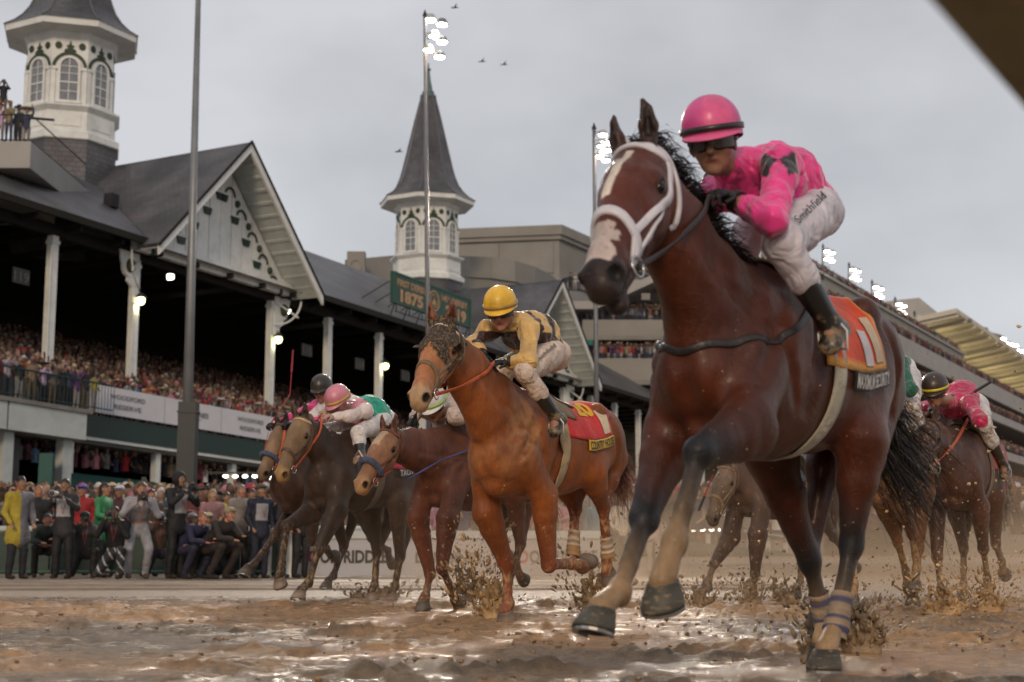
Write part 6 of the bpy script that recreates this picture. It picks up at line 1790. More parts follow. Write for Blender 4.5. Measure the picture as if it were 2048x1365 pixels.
def cloth_patch(Hh, name, X0, X1, t0, t1, mt, off=.014, nx=16, nt=22, col=None, mud=.2, flare=0., parent=None, drop=.0, thick=.006):
    """a cloth lying on the trunk: X range, angle range from the back line (radians, + = left). returns (object, map)"""
    S, W, root, sc = Hh['S'], Hh['W'], Hh['root'], Hh['sc']
    xs = np.linspace(0, 1, nx); ts = np.linspace(0, 1, nt)
    P = []
    for i in xs:
        for j in ts:
            th = t0 + (t1 - t0) * j
            X = X0 + (X1 - X0) * i
            p = trunk_pt(X * sc, th, 1.08, sc)
            P.append(p)
    P = np.array(P); P = S.snap(P, off, 6)
    G = S.grad(P).reshape(nx, nt, 3)
    P = P.reshape(nx, nt, 3)
    for _ in range(5):
        Q = P.copy(); Q[1:-1, 1:-1] = (P[:-2, 1:-1] + P[2:, 1:-1] + P[1:-1, :-2] + P[1:-1, 2:]) / 4; P = Q
    def mp(i, j, o=0.):
        i = np.clip(np.asarray(i, float), 0, 1) * (nx - 1); j = np.clip(np.asarray(j, float), 0, 1) * (nt - 1)
        a = np.minimum(i.astype(int), nx - 2); b = np.minimum(j.astype(int), nt - 2); fa = (i - a)[:, None]; fb = (j - b)[:, None]
        def bl(Z): return Z[a, b] * (1 - fa) * (1 - fb) + Z[a + 1, b] * fa * (1 - fb) + Z[a, b + 1] * (1 - fa) * fb + Z[a + 1, b + 1] * fa * fb
        return W(bl(P) + bl(G) * o)
    top = P.reshape(-1, 3); Gn = G.reshape(-1, 3)
    V = np.vstack([top + Gn * .0, top - Gn * thick]); n = nx * nt
    idx = lambda i, j: i * nt + j
    Fc = []
    for i in range(nx - 1):
        for j in range(nt - 1):
            q = (idx(i, j), idx(i + 1, j), idx(i + 1, j + 1), idx(i, j + 1))
            Fc.append(q); Fc.append(tuple(x + n for x in q[::-1]))
    border = [idx(i, 0) for i in range(nx)] + [idx(nx - 1, j) for j in range(1, nt)] + [idx(i, nt - 1) for i in range(nx - 2, -1, -1)] + [idx(0, j) for j in range(nt - 2, 0, -1)]
    for k in range(len(border)):
        a, b = border[k], border[(k + 1) % len(border)]
        Fc.append((a, a + n, b + n, b))
    ii = np.repeat(xs, nt); jj = np.tile(ts, nx)
    cc = col(ii, jj) if callable(col) else (None if col is None else np.tile(A(*col), (nx * nt, 1)))
    if cc is not None: cc = np.vstack([cc, cc])
    o = obj(name, W(V), Fc, mt, parent or root, smooth=True, col=cc, mud=None if cc is None else np.full(2 * n, mud))
    return o, mp
# ------------------------------------------------------------------ people built with joints
SKIN = {'pale': (.42, .24, .17), 'tan': (.30, .16, .10), 'brown': (.16, .08, .045), 'ruddy': (.40, .19, .13)}

def head_sdf(S, c, f, u, col, hair=None, k=1., face=True):
    """c = head centre, f = face direction, u = up"""
    f = unit(f); u = unit(u - f * (u @ f)); s = np.cross(u, f)
    P = lambda a, b, d=0.: c + (f * a + u * b + s * d) * k
    hc = hair if hair is not None else col
    S.ell(P(-.012, .03), f, .100 * k, .092 * k, .078 * k, up=u, k=.02, col=hc)
    S.ell(P(.028, -.02), f, .068 * k, .085 * k, .066 * k, up=u, k=.02, col=col)
    S.ell(P(.035, -.075), f, .050 * k, .045 * k, .048 * k, up=u, k=.02, col=col)
    if face:
        S.ell(P(.073, -.102), f, .018 * k, .018 * k, .024 * k, up=u, k=.018, col=col)
        S.seg(P(.090, .012), P(.112, -.030), .010 * k, .014 * k, .009 * k, .016 * k, up=f, k=.012, col=col)
        S.seg(P(.082, .022, -.034), P(.082, .022, .034), .010 * k, up=u, k=.014, col=col)
        S.seg(P(.088, -.062, -.018), P(.088, -.062, .018), .008 * k, up=u, k=.008, col=A(*col) * A(.9, .55, .55))
        S.seg(P(.100, -.064, -.015), P(.100, -.064, .015), .0022 * k, up=u, k=.004, col=A(.05, .02, .02), sub=True)
        for g in (1, -1):
            S.ell(P(.094, .002, g * .030), f, .012 * k, .010 * k, .016 * k, up=u, k=.008, col=A(*col) * .6, sub=True)
            S.ell(P(.052, -.020, g * .046), f, .03 * k, .03 * k, .022 * k, up=u, k=.02, col=col)
    for g in (1, -1):
        S.ell(P(-.002, -.012, g * .078), u, .032 * k, .018 * k, .010 * k, up=f, k=.008, col=col)
    return P

def arm_chain(S, a, b, c, r0, r1, r2, col, k=.03, mud=0.):
    S.seg(a, b, r0, r1, k=k, col=col, mud=mud); S.seg(b, c, r1, r2, k=.02, col=col, mud=mud)

def hand_obj(name, wrist, knuck, nrm, mt, parent, col, h=.0045, curl=1., cuff=None, mud=.2, k=1.):
    """a hand or glove: palm, four bent fingers of different lengths, thumb; world coordinates"""
    d = unit(knuck - wrist); n = unit(nrm - d * (nrm @ d)); s = np.cross(d, n)
    S = SDF(); w = wrist
    S.ell(w + d * .050 * k, d, .055 * k, .020 * k, .041 * k, up=n, k=.012, col=col)
    S.seg(w - d * .03 * k, w + d * .02 * k, .026 * k, .023 * k, .031 * k, .032 * k, up=n, k=.015, col=cuff if cuff is not None else col)
    for i, (L, dr) in enumerate(((.040, -.004), (.045, .003), (.042, 0), (.034, -.008))):
        o = s * (i - 1.5) * .0205 * k
        p0 = w + d * (.088 + dr) * k + o
        a1 = .7 * curl; a2 = 1.9 * curl; a3 = 2.7 * curl
        p1 = p0 + (d * math.cos(a1) - n * math.sin(a1)) * L * k
        p2 = p1 + (d * math.cos(a2) - n * math.sin(a2)) * L * .68 * k
        p3 = p2 + (d * math.cos(a3) - n * math.sin(a3)) * L * .5 * k
        S.seg(p0 - d * .02 * k, p1, .0105 * k, .0095 * k, k=.005, col=col); S.seg(p1, p2, .0095 * k, .0088 * k, k=.004, col=col); S.seg(p2, p3, .0088 * k, .0078 * k, k=.004, col=col)
    t0 = w + d * .030 * k + s * -.034 * k; t1 = t0 + (d * .6 - s * .45 - n * .5) * .040 * k; t2 = t1 + (d * .75 + s * .35 - n * .55) * .032 * k
    S.seg(t0, t1, .015 * k, .011 * k, k=.01, col=col); S.seg(t1, t2, .011 * k, .009 * k, k=.004, col=col)
    V, F = S.mesh(h)
    C, M = S.paint(V, col, tau=.004)
    return obj(name, V, F, mt, parent, smooth=True, col=C, mud=np.full(len(V), mud))

def helmet(parent, c, f, u, shell, band, k=1., peak=.045, mudv=.3, visorcol=None, quarters=None, name='helmet'):
    f = unit(f); u = unit(u - f * (u @ f)); s = np.cross(u, f)
    n, m = 28, 12; V = []; C = []
    for i in range(m + 1):
        ph = math.pi / 2 * (1 - i / m) if i < m else 0
        for j in range(n):
            q = 2 * math.pi * j / n
            r = math.cos(ph) if i < m else 1.
            zz = math.sin(ph)
            seam = 1 + .012 * math.cos(q * 6) * (r)
            V.append(c + k * (f * (.137 * r * math.cos(q) * seam) + s * (.112 * r * math.sin(q) * seam) + u * (.035 + .125 * zz ** .9)))
            cc = shell
            if quarters is not None and int(((q / (2 * math.pi)) * 6) % 6) % 2: cc = quarters
            C.append(cc)
    # skirt of the shell
    for dz in (.012, -.012):
        for j in range(n):
            q = 2 * math.pi * j / n
            low = dz - .022 * max(0, -math.cos(q))
            V.append(c + k * (f * .138 * math.cos(q) + s * .113 * math.sin(q) + u * (low + .012)))
            C.append(shell)
    F = [(i * n + j, (i + 1) * n + j, (i + 1) * n + (j + 1) % n, i * n + (j + 1) % n) for i in range(m + 2) for j in range(n)] + [tuple(range(n))]
    mt = attr_mat('cap_silk', rough=.38, spec=.5, coat=.15, mudscale=20, bump=.15, bscale=30, wrinkle=.12)
    h = obj(name, np.array(V), F, mt, parent, smooth=True, col=np.array(C), mud=np.full(len(V), mudv))
    # peak
    P = []; nn = 15
    for t, drop in ((0., 0.), (.5, -.010), (1., -.026)):
        for j in range(nn):
            q = -1.15 + 2.3 * j / (nn - 1)
            e = peak * t * math.cos(q * .95)
            P.append(c + k * (f * ((.134 + e) * math.cos(q)) + s * ((.111 + e * .3) * math.sin(q)) + u * (.016 + drop * math.cos(q))))
    P = np.array(P); P = np.vstack([P, P - u * .004])
    F = []
    N = nn * 3
    for i in range(2):
        for j in range(nn - 1):
            a = i * nn + j
            F += [(a, a + nn, a + nn + 1, a + 1), (a + N + 1, a + nn + 1 + N, a + nn + N, a + N)]
    for j in range(nn - 1):
        a = 2 * nn + j; F.append((a, a + N, a + N + 1, a + 1))
    pc = visorcol if visorcol is not None else shell
    obj('peak', P, F, mt, h, smooth=True, col=np.tile(pc, (len(P), 1)), mud=np.full(len(P), mudv))
    if band is not None:
        R = []
        for (z, ex) in ((.020, .002), (.020, .006), (.042, .006), (.042, .001)):
            for j in range(n):
                q = 2 * math.pi * j / n
                R.append(c + k * (f * ((.139 + ex) * math.cos(q)) + s * ((.114 + ex) * math.sin(q)) + u * z))
        F = [(i * n + j, i * n + (j + 1) % n, (i + 1) * n + (j + 1) % n, (i + 1) * n + j) for i in range(3) for j in range(n)]
        obj('band', np.array(R), F, mt, h, smooth=True, col=np.tile(band, (len(R), 1)), mud=np.full(len(R), mudv * .5))
    return h

def goggles(parent, c, f, u, k=1., lens=None):
    f = unit(f); u = unit(u - f * (u @ f)); s = np.cross(u, f)
    fm = mat('goggle_frame', (.02, .018, .018), .35, .1)
    lm = lens or mat('goggle_lens', (.045, .032, .022), .12, .4, vscale=30, spec=.45, dirt=.4)
    V = []; n = 17
    for z, e in ((.034, -.006), (.028, .014), (-.026, .014), (-.034, -.006)):
        for j in range(n):
            q = -1.15 + 2.3 * j / (n - 1)
            nz = .012 * math.exp(-(q / .18) ** 2) if z < 0 else 0
            V.append(c + k * (f * ((.098 + e) * math.cos(q)) + s * (.088 * math.sin(q) * (1 + e * 2)) + u * (z + nz + .004)))
    F = [(i * n + j, i * n + j + 1, (i + 1) * n + j + 1, (i + 1) * n + j) for i in (1,) for j in range(n - 1)]
    g = obj('goggles', np.array(V), F, lm, parent, smooth=True)
    F = [(i * n + j, i * n + j + 1, (i + 1) * n + j + 1, (i + 1) * n + j) for i in (0, 2) for j in range(n - 1)]
    obj('frame', np.array(V), F, fm, g, smooth=True)
    mb = MB()
    pts = [c + k * (f * .10 * math.cos(q) + s * .086 * math.sin(q) + u * (.008 + .0 * q)) for q in np.linspace(1.1, 2 * math.pi - 1.1, 15)]
    mb.tube(pts, .007 * k, 6, flat=1.6); mb.build('strap', fm, g, smooth=True)
    return g

def surface_text(name, text, S, p0, p1, hgt, m, parent, bold=.04):
    """lettering laid on a surface: p0, p1 = where the baseline starts and ends in the view; the letters follow the cloth"""
    p0, p1 = A(*p0), A(*p1); d = p1 - p0; pp = A(d[1], -d[0]) / np.linalg.norm(d) * hgt
    def f(u, w):
        Q = p0 + np.outer(u, d) + np.outer(w, pp)
        R = np.array([unit(ray(x, y)) for x, y in Q]); c = S.p[0]['a']; t = np.full(len(Q), np.linalg.norm(c - CAM) - .6)
        for _ in range(60): t += np.clip(S.value(CAM + R * t[:, None]), -.05, .2) * .8
        P = CAM + R * t[:, None]; return P + S.grad(P) * .006
    if (text, bold) not in _TC: _TC[(text, bold)] = text_flat(text, bold)
    return letters(name, text, f, m, parent, 1., 1., bold=bold)

def make_rider(label, Hh, J, silk, skin='tan', cap=None, band=None, gloves=(.012, .012, .014), pants=(.62, .60, .62), facedir=None, h=.009, mudv=.3, shirtcol=None, k=1.,
               boot=(.014, .013, .013), goggle=True, collar=None, quarters=None, sleeve=None, peak=.045, headk=1., group='jockeys riding the racehorses', cuffband=None, pantmud=.3, soft=False):
    """J: joint name -> (px, py, lateral) in the horse's frame"""
    fr = Hh['fr']; W = fr.w
    P = {n: (W(fr.on(*q)) if len(q) == 3 and q[0] > 5 else W(A(*q))) for n, q in J.items()}
    g = lambda d: fr.F * d[0] + fr.L * d[1] + fr.Z * d[2]
    root = thing('person', P['pelvis'], label, 'jockey', group)
    sk = A(*SKIN[skin]); fdir = g(facedir if facedir else (1, .1, -.25))
    up = fr.Z
    hc = P['head']
    # body (skin): head, neck, trunk, limbs slightly inside the clothes
    S = SDF()
    PH = head_sdf(S, hc, fdir, up + fr.F * .25, sk, k=headk)
    nb = P['neck']
    S.seg(nb, PH(-.03, -.07), .056, .052, k=.03, col=sk)
    ch = P['neck'] + (P['pelvis'] - P['neck']) * .28
    S.seg(ch, P['lsh'], .025, k=.02, col=sk); S.seg(ch, P['rsh'], .025, k=.02, col=sk)
    S.seg(ch, P['pelvis'], .05, .06, k=.05, col=sk)
    for a in 'lr':
        S.seg(P[a + 'sh'], P[a + 'el'], .040, .034, k=.02, col=sk); S.seg(P[a + 'el'], P[a + 'wr'], .034, .024, k=.02, col=sk)
        S.seg(P[a + 'hip'], P[a + 'kn'], .070, .048, k=.03, col=sk); S.seg(P[a + 'kn'], P[a + 'an'], .045, .034, k=.02, col=sk)
        S.seg(P[a + 'an'], P[a + 'toe'], .034, .028, k=.02, col=sk)
    V, F = S.mesh(h)
    C, M = S.paint(V, sk, tau=.006)
    skm = attr_mat('skin', rough=.45, spec=.4, mudscale=24, bump=.1, mudcol=(.22, .15, .09))
    hd = np.linalg.norm(V - PH(.06, -.02), axis=1)
    obj('body', V, F, skm, root, smooth=True, col=C, mud=np.where(hd < .12, .22, .1))
    em = mat('eye_white', (.5, .48, .45), .2, 0, coat=1)
    for s_ in (1, -1):
        mb = MB(); mb.ball(PH(.078, .002, s_ * .030), .0125, 8, 6); mb.build('eye', em, root, smooth=True)
    # silks
    S = SDF(); K = A(*silk)
    mid = (P['neck'] + P['pelvis']) / 2 + (up * .035 + fr.F * -.01)
    ax = unit(P['pelvis'] - P['neck']); lat = unit(P['lsh'] - P['rsh']); bk = unit(np.cross(ax, lat))
    if bk @ up < 0: bk = -bk
    ctr = P['neck'] + ax * .10 - bk * .02
    S.seg(P['neck'] + ax * .02, ctr + ax * .08, .085, .118, .13, .180, up=bk, k=.04, col=K, mud=mudv)
    S.ell(ctr - bk * .045 + ax * .03, ax, .13, .085, .14, up=bk, k=.05, col=K, mud=mudv)
    S.seg(ctr + ax * .06, mid + ax * .06, .115, .118, .170, .150, up=bk, k=.05, col=K, mud=mudv)
    S.seg(mid + ax * .06, P['pelvis'] - ax * .02, .118, .112, .150, .145, up=bk, k=.05, col=K, mud=mudv)
    S.ell(mid + bk * .06 + ax * .02, ax, .15, .08, .12, up=bk, k=.08, col=K, mud=mudv)       # billow of the silks
    slc = A(*sleeve) if sleeve is not None else K
    for a in 'lr':
        S.ell(P[a + 'sh'], lat, .06, .065, .065, k=.06, col=slc, mud=mudv)
        S.seg(P[a + 'sh'], P[a + 'el'], .070, .052, k=.05, col=slc, mud=mudv)
        d = P[a + 'wr'] - P[a + 'el']
        S.seg(P[a + 'el'], P[a + 'el'] + d * .6, .051, .046, k=.045, col=slc, mud=mudv)
        S.seg(P[a + 'el'] + d * .6, P[a + 'el'] + d * .95, .046, .034, k=.02, col=slc, mud=mudv)
    S.seg(P['neck'] - ax * .0, P['neck'] * .55 + PH(-.02, -.09) * .45, .070, .062, k=.02, col=collar if collar is not None else K, mud=mudv)
    wr = lambda Q: (fbm(Q * 9, 3, 21) - .5) * .034 + (np.abs(fbm(Q * A(16, 16, 7), 2, 31) - .5)) * .045 - .004
    V, F = S.mesh(h, wr)
    C, M = S.paint(V, K)
    L = fr.l(V)
    if shirtcol: C = shirtcol(V, C, P, ax, lat, bk)
    sm = attr_mat('silk_shirt', rough=.42, spec=.4, mudscale=18, bump=.18, bscale=50, sheen=.3, wrinkle=.9, mudcol=(.24, .15, .07))
    shirt = obj('silks', V, F, sm, root, smooth=True, col=C, mud=M)
    # breeches
    S = SDF(); K2 = A(*pants)
    pv = P['pelvis']
    S.ell(pv, lat, .145, .105, .115, up=up, k=.05, col=K2, mud=pantmud * .6)
    S.ell(pv + ax * .08 - bk * .01, lat, .15, .11, .10, up=up, k=.06, col=K2, mud=pantmud * .5)
    for a in 'lr':
        hp_, kn, an = P[a + 'hip'], P[a + 'kn'], P[a + 'an']
        S.seg(hp_, hp_ + (kn - hp_) * .5, .108, .092, k=.05, col=K2, mud=pantmud * .7)
        S.seg(hp_ + (kn - hp_) * .5, kn, .092, .070, k=.03, col=K2, mud=pantmud)
        S.seg(kn, kn + (an - kn) * .42, .066, .060, k=.03, col=K2, mud=pantmud)
        S.seg(kn + (an - kn) * .42, kn + (an - kn) * .62, .060, .045, k=.02, col=K2, mud=pantmud)
    wr2 = lambda Q: (fbm(Q * 12, 3, 41) - .5) * .020 + (np.abs(fbm(Q * A(22, 22, 9), 2, 51) - .5)) * .022 - .002
    V, F = S.mesh(h, wr2); C, M = S.paint(V, K2)
    pm = attr_mat('breeches_cloth', rough=.55, spec=.35, mudscale=26, bump=.2, bscale=60, wrinkle=.6, mudcol=(.27, .18, .095))
    obj('breeches', V, F, pm, root, smooth=True, col=C, mud=M)
    SP = S
    # boots
    bm = attr_mat('boot_leather', rough=.28, spec=.6, mudscale=20, bump=.2, bscale=40, coat=.3, mudcol=(.22, .15, .08))
    for a in 'lr':
        S = SDF(); kn, an, to = P[a + 'kn'], P[a + 'an'], P[a + 'toe']; K3 = A(*boot)
        S.seg(kn + (an - kn) * .50, an, .054, .040, k=.02, col=K3, mud=.2, mud1=.5)
        tdir = unit(to - an); heel = an + unit(an - kn) * .045 - unit(tdir - unit(an - kn) * (tdir @ unit(an - kn))) * .035
        S.seg(an, heel, .042, .036, k=.03, col=K3, mud=.5)
        S.seg(heel, to, .036, .030, .036, .040, k=.03, col=K3, mud=.5)
        S.ell(to, tdir, .045, .026, .040, k=.02, col=K3, mud=.6)
        V, F = S.mesh(h * .9); C, M = S.paint(V, K3)
        bo = obj('boot', V, F, bm, root, smooth=True, col=C, mud=M)
        mb = MB()   # stirrup iron under the foot
        c = to * .7 + heel * .3
        mb.tube([c + fr.Z * .10, c + fr.L * .055 + fr.Z * .03, c + fr.L * .055 - fr.Z * .035, c - fr.L * .055 - fr.Z * .035, c - fr.L * .055 + fr.Z * .03, c + fr.Z * .10], .006, 6)
        mb.build('stirrup_iron', mat('stirrup_metal', (.45, .44, .42), .35, .1, metal=.8), Hh['root'])
    # gloves / hands
    gm = attr_mat('glove_leather', rough=.5, spec=.4, mudscale=20, mudcol=(.22, .15, .09))
    for a in 'lr':
        d = unit(P[a + 'ha'] - P[a + 'wr'])
        hand_obj('glove', P[a + 'wr'], P[a + 'wr'] + d * .09, up * .9 + fr.F * .3, gm, root, A(*gloves), h=.0055 if h < .01 else .008, mud=.25)
        if cuffband is not None:
            c0 = P[a + 'el'] + (P[a + 'wr'] - P[a + 'el']) * .86; dd = unit(P[a + 'wr'] - P[a + 'el'])
            mb = MB(); mb.tube([c0 - dd * .012, c0 + dd * .012], .042, 14); mb.build('cuff_band', mat('cuff_band_cloth', cuffband, .6), root, smooth=False)
    helmet(root, hc + unit(up) * .022 * headk, fdir, up + fr.F * .22, A(*cap), None if band is None else A(*band), k=headk, quarters=None if quarters is None else A(*quarters), peak=peak, mudv=mudv)
    if goggle: goggles(root, hc, fdir, up + fr.F * .25, k=headk * 1.03)
    return dict(P=P, root=root, shirt=shirt, ax=ax, lat=lat, bk=bk, SP=SP, PH=PH)
# ------------------------------------------------------------------ people inside the rail, hoardings
def figure(label, px, Y, pose, top, trou, skin='tan', hair=(.03, .02, .015), hatcol=None, turn=0., camera=None, k=.94, long=False, cat='person', extra=None, hood=False, coat=0., py=None, bib=None, stripe=False, shoes=(.02, .018, .016), poncho=None):
    """turn: 0 faces the camera, + turns to the picture's right. Local frame: x right, y away, z up"""
    Y *= 1.09; x = (px - 1024) / FPX * Y
    base = A(x, Y, 0); ct, st_ = math.cos(turn), math.sin(turn)
    def W(p):
        p = np.asarray(p, float) * k
        if p.ndim == 1: return base + A(p[0] * ct - p[1] * st_, p[0] * st_ + p[1] * ct, p[2])
        return base + np.stack([p[:, 0] * ct - p[:, 1] * st_, p[:, 0] * st_ + p[:, 1] * ct, p[:, 2]], 1)
    root = thing('person', base, label, cat, 'photographers and officials inside the rail')
    J = dict(pel=A(0, .02, .95), ch=A(0, .0, 1.36), nk=A(0, .0, 1.46), hd=A(0, -.02, 1.63), ls=A(.18, 0, 1.40), rs=A(-.18, 0, 1.40), le=A(.25, .03, 1.12), re=A(-.25, .03, 1.12), lh=A(.20, -.14, .92), rh=A(-.20, -.14, .92),
             lk=A(.11, -.02, .50), rk=A(-.11, -.02, .50), lf=A(.12, .03, .08), rf=A(-.12, .03, .08))
    fd = A(0, -1, -.05)
    if pose == 'photo':
        J.update(le=A(.27, -.16, 1.22), re=A(-.27, -.16, 1.22), lh=A(.07, -.36, 1.40), rh=A(-.07, -.30, 1.42))
    elif pose == 'kneel':
        J.update(pel=A(0, .10, .48), ch=A(0, -.02, .88), nk=A(0, -.05, .97), hd=A(0, -.10, 1.12), ls=A(.18, -.02, .92), rs=A(-.18, -.02, .92), le=A(.26, -.22, .72), re=A(-.26, -.20, .74), lh=A(.07, -.34, 1.06), rh=A(-.07, -.34, 1.04),
                 lk=A(.20, -.34, .50), rk=A(-.20, -.24, .12), lf=A(.18, -.28, .08), rf=A(-.18, .22, .10))
    elif pose == 'crouch':
        J.update(pel=A(0, .22, .55), ch=A(0, -.06, .90), nk=A(0, -.12, .97), hd=A(0, -.20, 1.10), ls=A(.18, -.06, .92), rs=A(-.18, -.06, .92), le=A(.26, -.26, .70), re=A(-.26, -.24, .70), lh=A(.10, -.44, .72), rh=A(-.10, -.42, .66),
                 lk=A(.20, -.26, .56), rk=A(-.20, -.24, .56), lf=A(.18, .02, .08), rf=A(-.18, .04, .08))
    elif pose == 'lean':
        J.update(pel=A(0, .18, .86), ch=A(0, -.10, 1.20), nk=A(0, -.15, 1.29), hd=A(0, -.24, 1.44), ls=A(.18, -.10, 1.24), rs=A(-.18, -.10, 1.24), le=A(.28, -.22, 1.02), re=A(-.28, -.20, 1.04), lh=A(.07, -.42, 1.26), rh=A(-.07, -.42, 1.24),
                 lk=A(.16, -.10, .48), rk=A(-.16, -.12, .48), lf=A(.14, .10, .08), rf=A(-.14, .06, .08))
    elif pose == 'hold':
        J.update(le=A(.26, -.04, 1.14), re=A(-.26, -.04, 1.14), lh=A(.10, -.32, 1.06), rh=A(-.12, -.32, 1.08))
    elif pose == 'side':
        J.update(lh=A(.16, -.24, 1.02))
    T, R, SKc, HC = A(*top), A(*trou), A(*SKIN[skin]), A(*hair)
    h = .022
    # body
    S = SDF(); PH = head_sdf(S, J['hd'], fd, A(0, 0, 1), SKc, hair=HC)
    S.seg(J['nk'], PH(-.03, -.08), .052, .05, k=.02, col=SKc)
    S.seg(J['ch'], J['pel'], .09, .09, .12, .12, up=(0, 1, 0), k=.04, col=SKc)
    for a in 'lr':
        S.seg(J[a + 's'], J[a + 'e'], .036, .032, k=.02, col=SKc); S.seg(J[a + 'e'], J[a + 'h'], .032, .024, k=.02, col=SKc)
        d = unit(J[a + 'h'] - J[a + 'e'])
        S.ell(J[a + 'h'] + d * .05, d, .05, .020, .040, k=.012, col=SKc)
        sd_ = unit(np.cross(d, A(0, 0, 1)))
        for i in range(4): S.seg(J[a + 'h'] + d * .07 + sd_ * (i - 1.5) * .019, J[a + 'h'] + d * (.115 - abs(i - 1.4) * .006) + sd_ * (i - 1.5) * .020 - A(0, 0, .012), .010, .008, k=.004, col=SKc)
        S.seg(J[a + 'h'] + d * .03 - sd_ * .03, J[a + 'h'] + d * .07 - sd_ * .055, .012, .010, k=.01, col=SKc)
        S.seg(J['pel'] + A(.08 if a == 'l' else -.08, 0, 0), J[a + 'k'], .07, .05, k=.02, col=SKc); S.seg(J[a + 'k'], J[a + 'f'], .05, .036, k=.02, col=SKc)
    V, F = S.mesh(.018); C, _ = S.paint(V, SKc, tau=.006)
    obj('body', W(V), F, attr_mat('skin', rough=.45), root, smooth=True, col=C, mud=np.zeros(len(V)))
    if long:
        S = SDF(); S.seg(PH(-.05, .02), PH(-.06, -.22), .075, .06, k=.02, col=HC); V, F = S.mesh(.016); obj('hair', W(V), F, attr_mat('hair_soft', rough=.5, bump=.5, bscale=60, stretch=(4, 4, .6)), root, smooth=True, col=np.tile(HC, (len(V), 1)), mud=np.zeros(len(V)))
    wr = lambda Q: (fbm(Q * 8, 3, int(px)) - .5) * .030
    # jacket
    S = SDF(); S.seg(J['ls'], J['rs'], .080, k=.04, col=T)
    S.seg(J['ch'] - A(0, 0, .03), J['pel'] + A(0, 0, .10), .125, .125, .185, .165, up=(0, 1, 0), k=.05, col=T)
    lo = J['pel'] - A(0, 0, .08 + coat)
    if pose in ('stand', 'photo', 'hold', 'side', 'lean'): S.seg(J['pel'] + A(0, 0, .08), lo, .125, .14 + coat * .2, .165, .18 + coat * .25, up=(0, 1, 0), k=.03, col=T)
    S.seg(J['nk'] - A(0, 0, .03), J['nk'] + A(0, .01, .03), .065, .06, k=.02, col=T)
    for a in 'lr':
        S.seg(J[a + 's'], J[a + 'e'], .066, .055, k=.03, col=T); S.seg(J[a + 'e'], J[a + 'e'] + (J[a + 'h'] - J[a + 'e']) * .88, .054, .042, k=.02, col=T)
    if hood: S.ell(PH(-.02, .01), A(0, 1, 0), .125, .135, .11, k=.03, col=T); S.ell(PH(.10, -.01), A(0, 1, 0), .06, .085, .065, k=.01, col=T, sub=True)
    V, F = S.mesh(h, wr); C, _ = S.paint(V, T)
    lv = V
    if poncho is not None: C[(V[:, 0] < -.02)] = A(*poncho)
    if bib is not None: C[(np.abs(V[:, 0]) < .12) & (V[:, 2] > J['pel'][2] + .12) & (V[:, 2] < J['ch'][2] + .02) & (V[:, 1] < 0)] = A(*bib)
    cl = attr_mat('street_clothes', rough=.7, bump=.3, bscale=70, wrinkle=.5)
    jk = obj('jacket', W(V), F, cl, root, smooth=True, col=C, mud=np.zeros(len(V)))
    # trousers
    S = SDF(); S.ell(J['pel'], A(1, 0, 0), .165, .12, .13, k=.04, col=R)
    for a in 'lr':
        hp_ = J['pel'] + A(.09 if a == 'l' else -.09, 0, -.04)
        S.seg(hp_, J[a + 'k'], .098, .075, k=.04, col=R); S.seg(J[a + 'k'], J[a + 'f'] + A(0, 0, .02), .072, .060, k=.02, col=R)
    V, F = S.mesh(h, wr); C, _ = S.paint(V, R)
    if stripe: C[(np.abs(((V[:, 0] * 3 + V[:, 2] * 2.0) % .42) - .2) < .035)] = A(.4, .4, .42)
    obj('trousers', W(V), F, cl, root, smooth=True, col=C, mud=np.zeros(len(V)))
    for a in 'lr':
        S = SDF(); f0 = J[a + 'f']; S.seg(f0 + A(0, .03, -.03), f0 + A(0, -.16, -.04), .042, .036, .04, .045, k=.02, col=A(*shoes)); V, F = S.mesh(.014)
        obj('shoe', W(V), F, cl, root, smooth=True, col=np.tile(A(*shoes), (len(V), 1)), mud=np.zeros(len(V)))
    if hatcol is not None:
        mb = MB(); c = PH(-.005, .055)
        mb.ball(c, (.098, .112, .075), 12, 8)
        mb.plate([c + A(x_, y_, .0) for x_, y_ in ((-.08, -.07), (.08, -.07), (.06, -.20), (-.06, -.20))], A(0, 0, .015))
        mb.v = [tuple(W(A(*q))) for q in mb.v]
        mb.build('hat', mat('hat_%d%d%d' % tuple(int(q * 99) for q in hatcol), hatcol, .7), root, smooth=True)
    if bib is not None or camera:
        mb = MB(); mb.tube([W(J['nk'] + A(.06, -.06, 0)), W(J['ch'] + A(.02, -.17, -.25)), W(J['nk'] + A(-.06, -.06, 0))], .008, 5); mb.build('lanyard', mat('lanyard_red', (.3, .05, .06), .6), root)
    if camera:
        cm = (J['lh'] + J['rh']) / 2 + A(0, -.04, .05)
        L = camera
        c = thing('camera', W(cm), 'camera with a %s lens held by the %s' % (('long' if L > .2 else 'short'), ' '.join(label.split()[:7])), 'camera', 'cameras of the press photographers')
        mb = MB(); mb.hexa([W(cm + A(x_, y_, z_)) for z_ in (-.055, .05) for x_, y_ in ((-.08, .03), (-.08, -.05), (.08, -.05), (.08, .03))]); mb.hexa([W(cm + A(x_, y_, z_)) for z_ in (.05, .085) for x_, y_ in ((-.03, .03), (-.03, -.04), (.03, -.04), (.03, .03))]); mb.build('camera_body', blackm, c)
        mb = MB(); mb.tube([W(cm + A(0, -.05, 0)), W(cm + A(0, -.05 - L, 0))], [.035, .052 if L > .2 else .038], 14); mb.build('lens_barrel', mat('white_lens', (.45, .44, .42), .5) if L > .25 else blackm, c, smooth=True)
        mb = MB(); mb.tube([W(cm + A(0, -.051 - L, 0)), W(cm + A(0, -.058 - L, 0))], .042 if L > .2 else .03, 14); mb.build('lens_glass', mat('lens_glass', (.01, .01, .015), .05, 0, spec=.9), c, smooth=True)
    return root
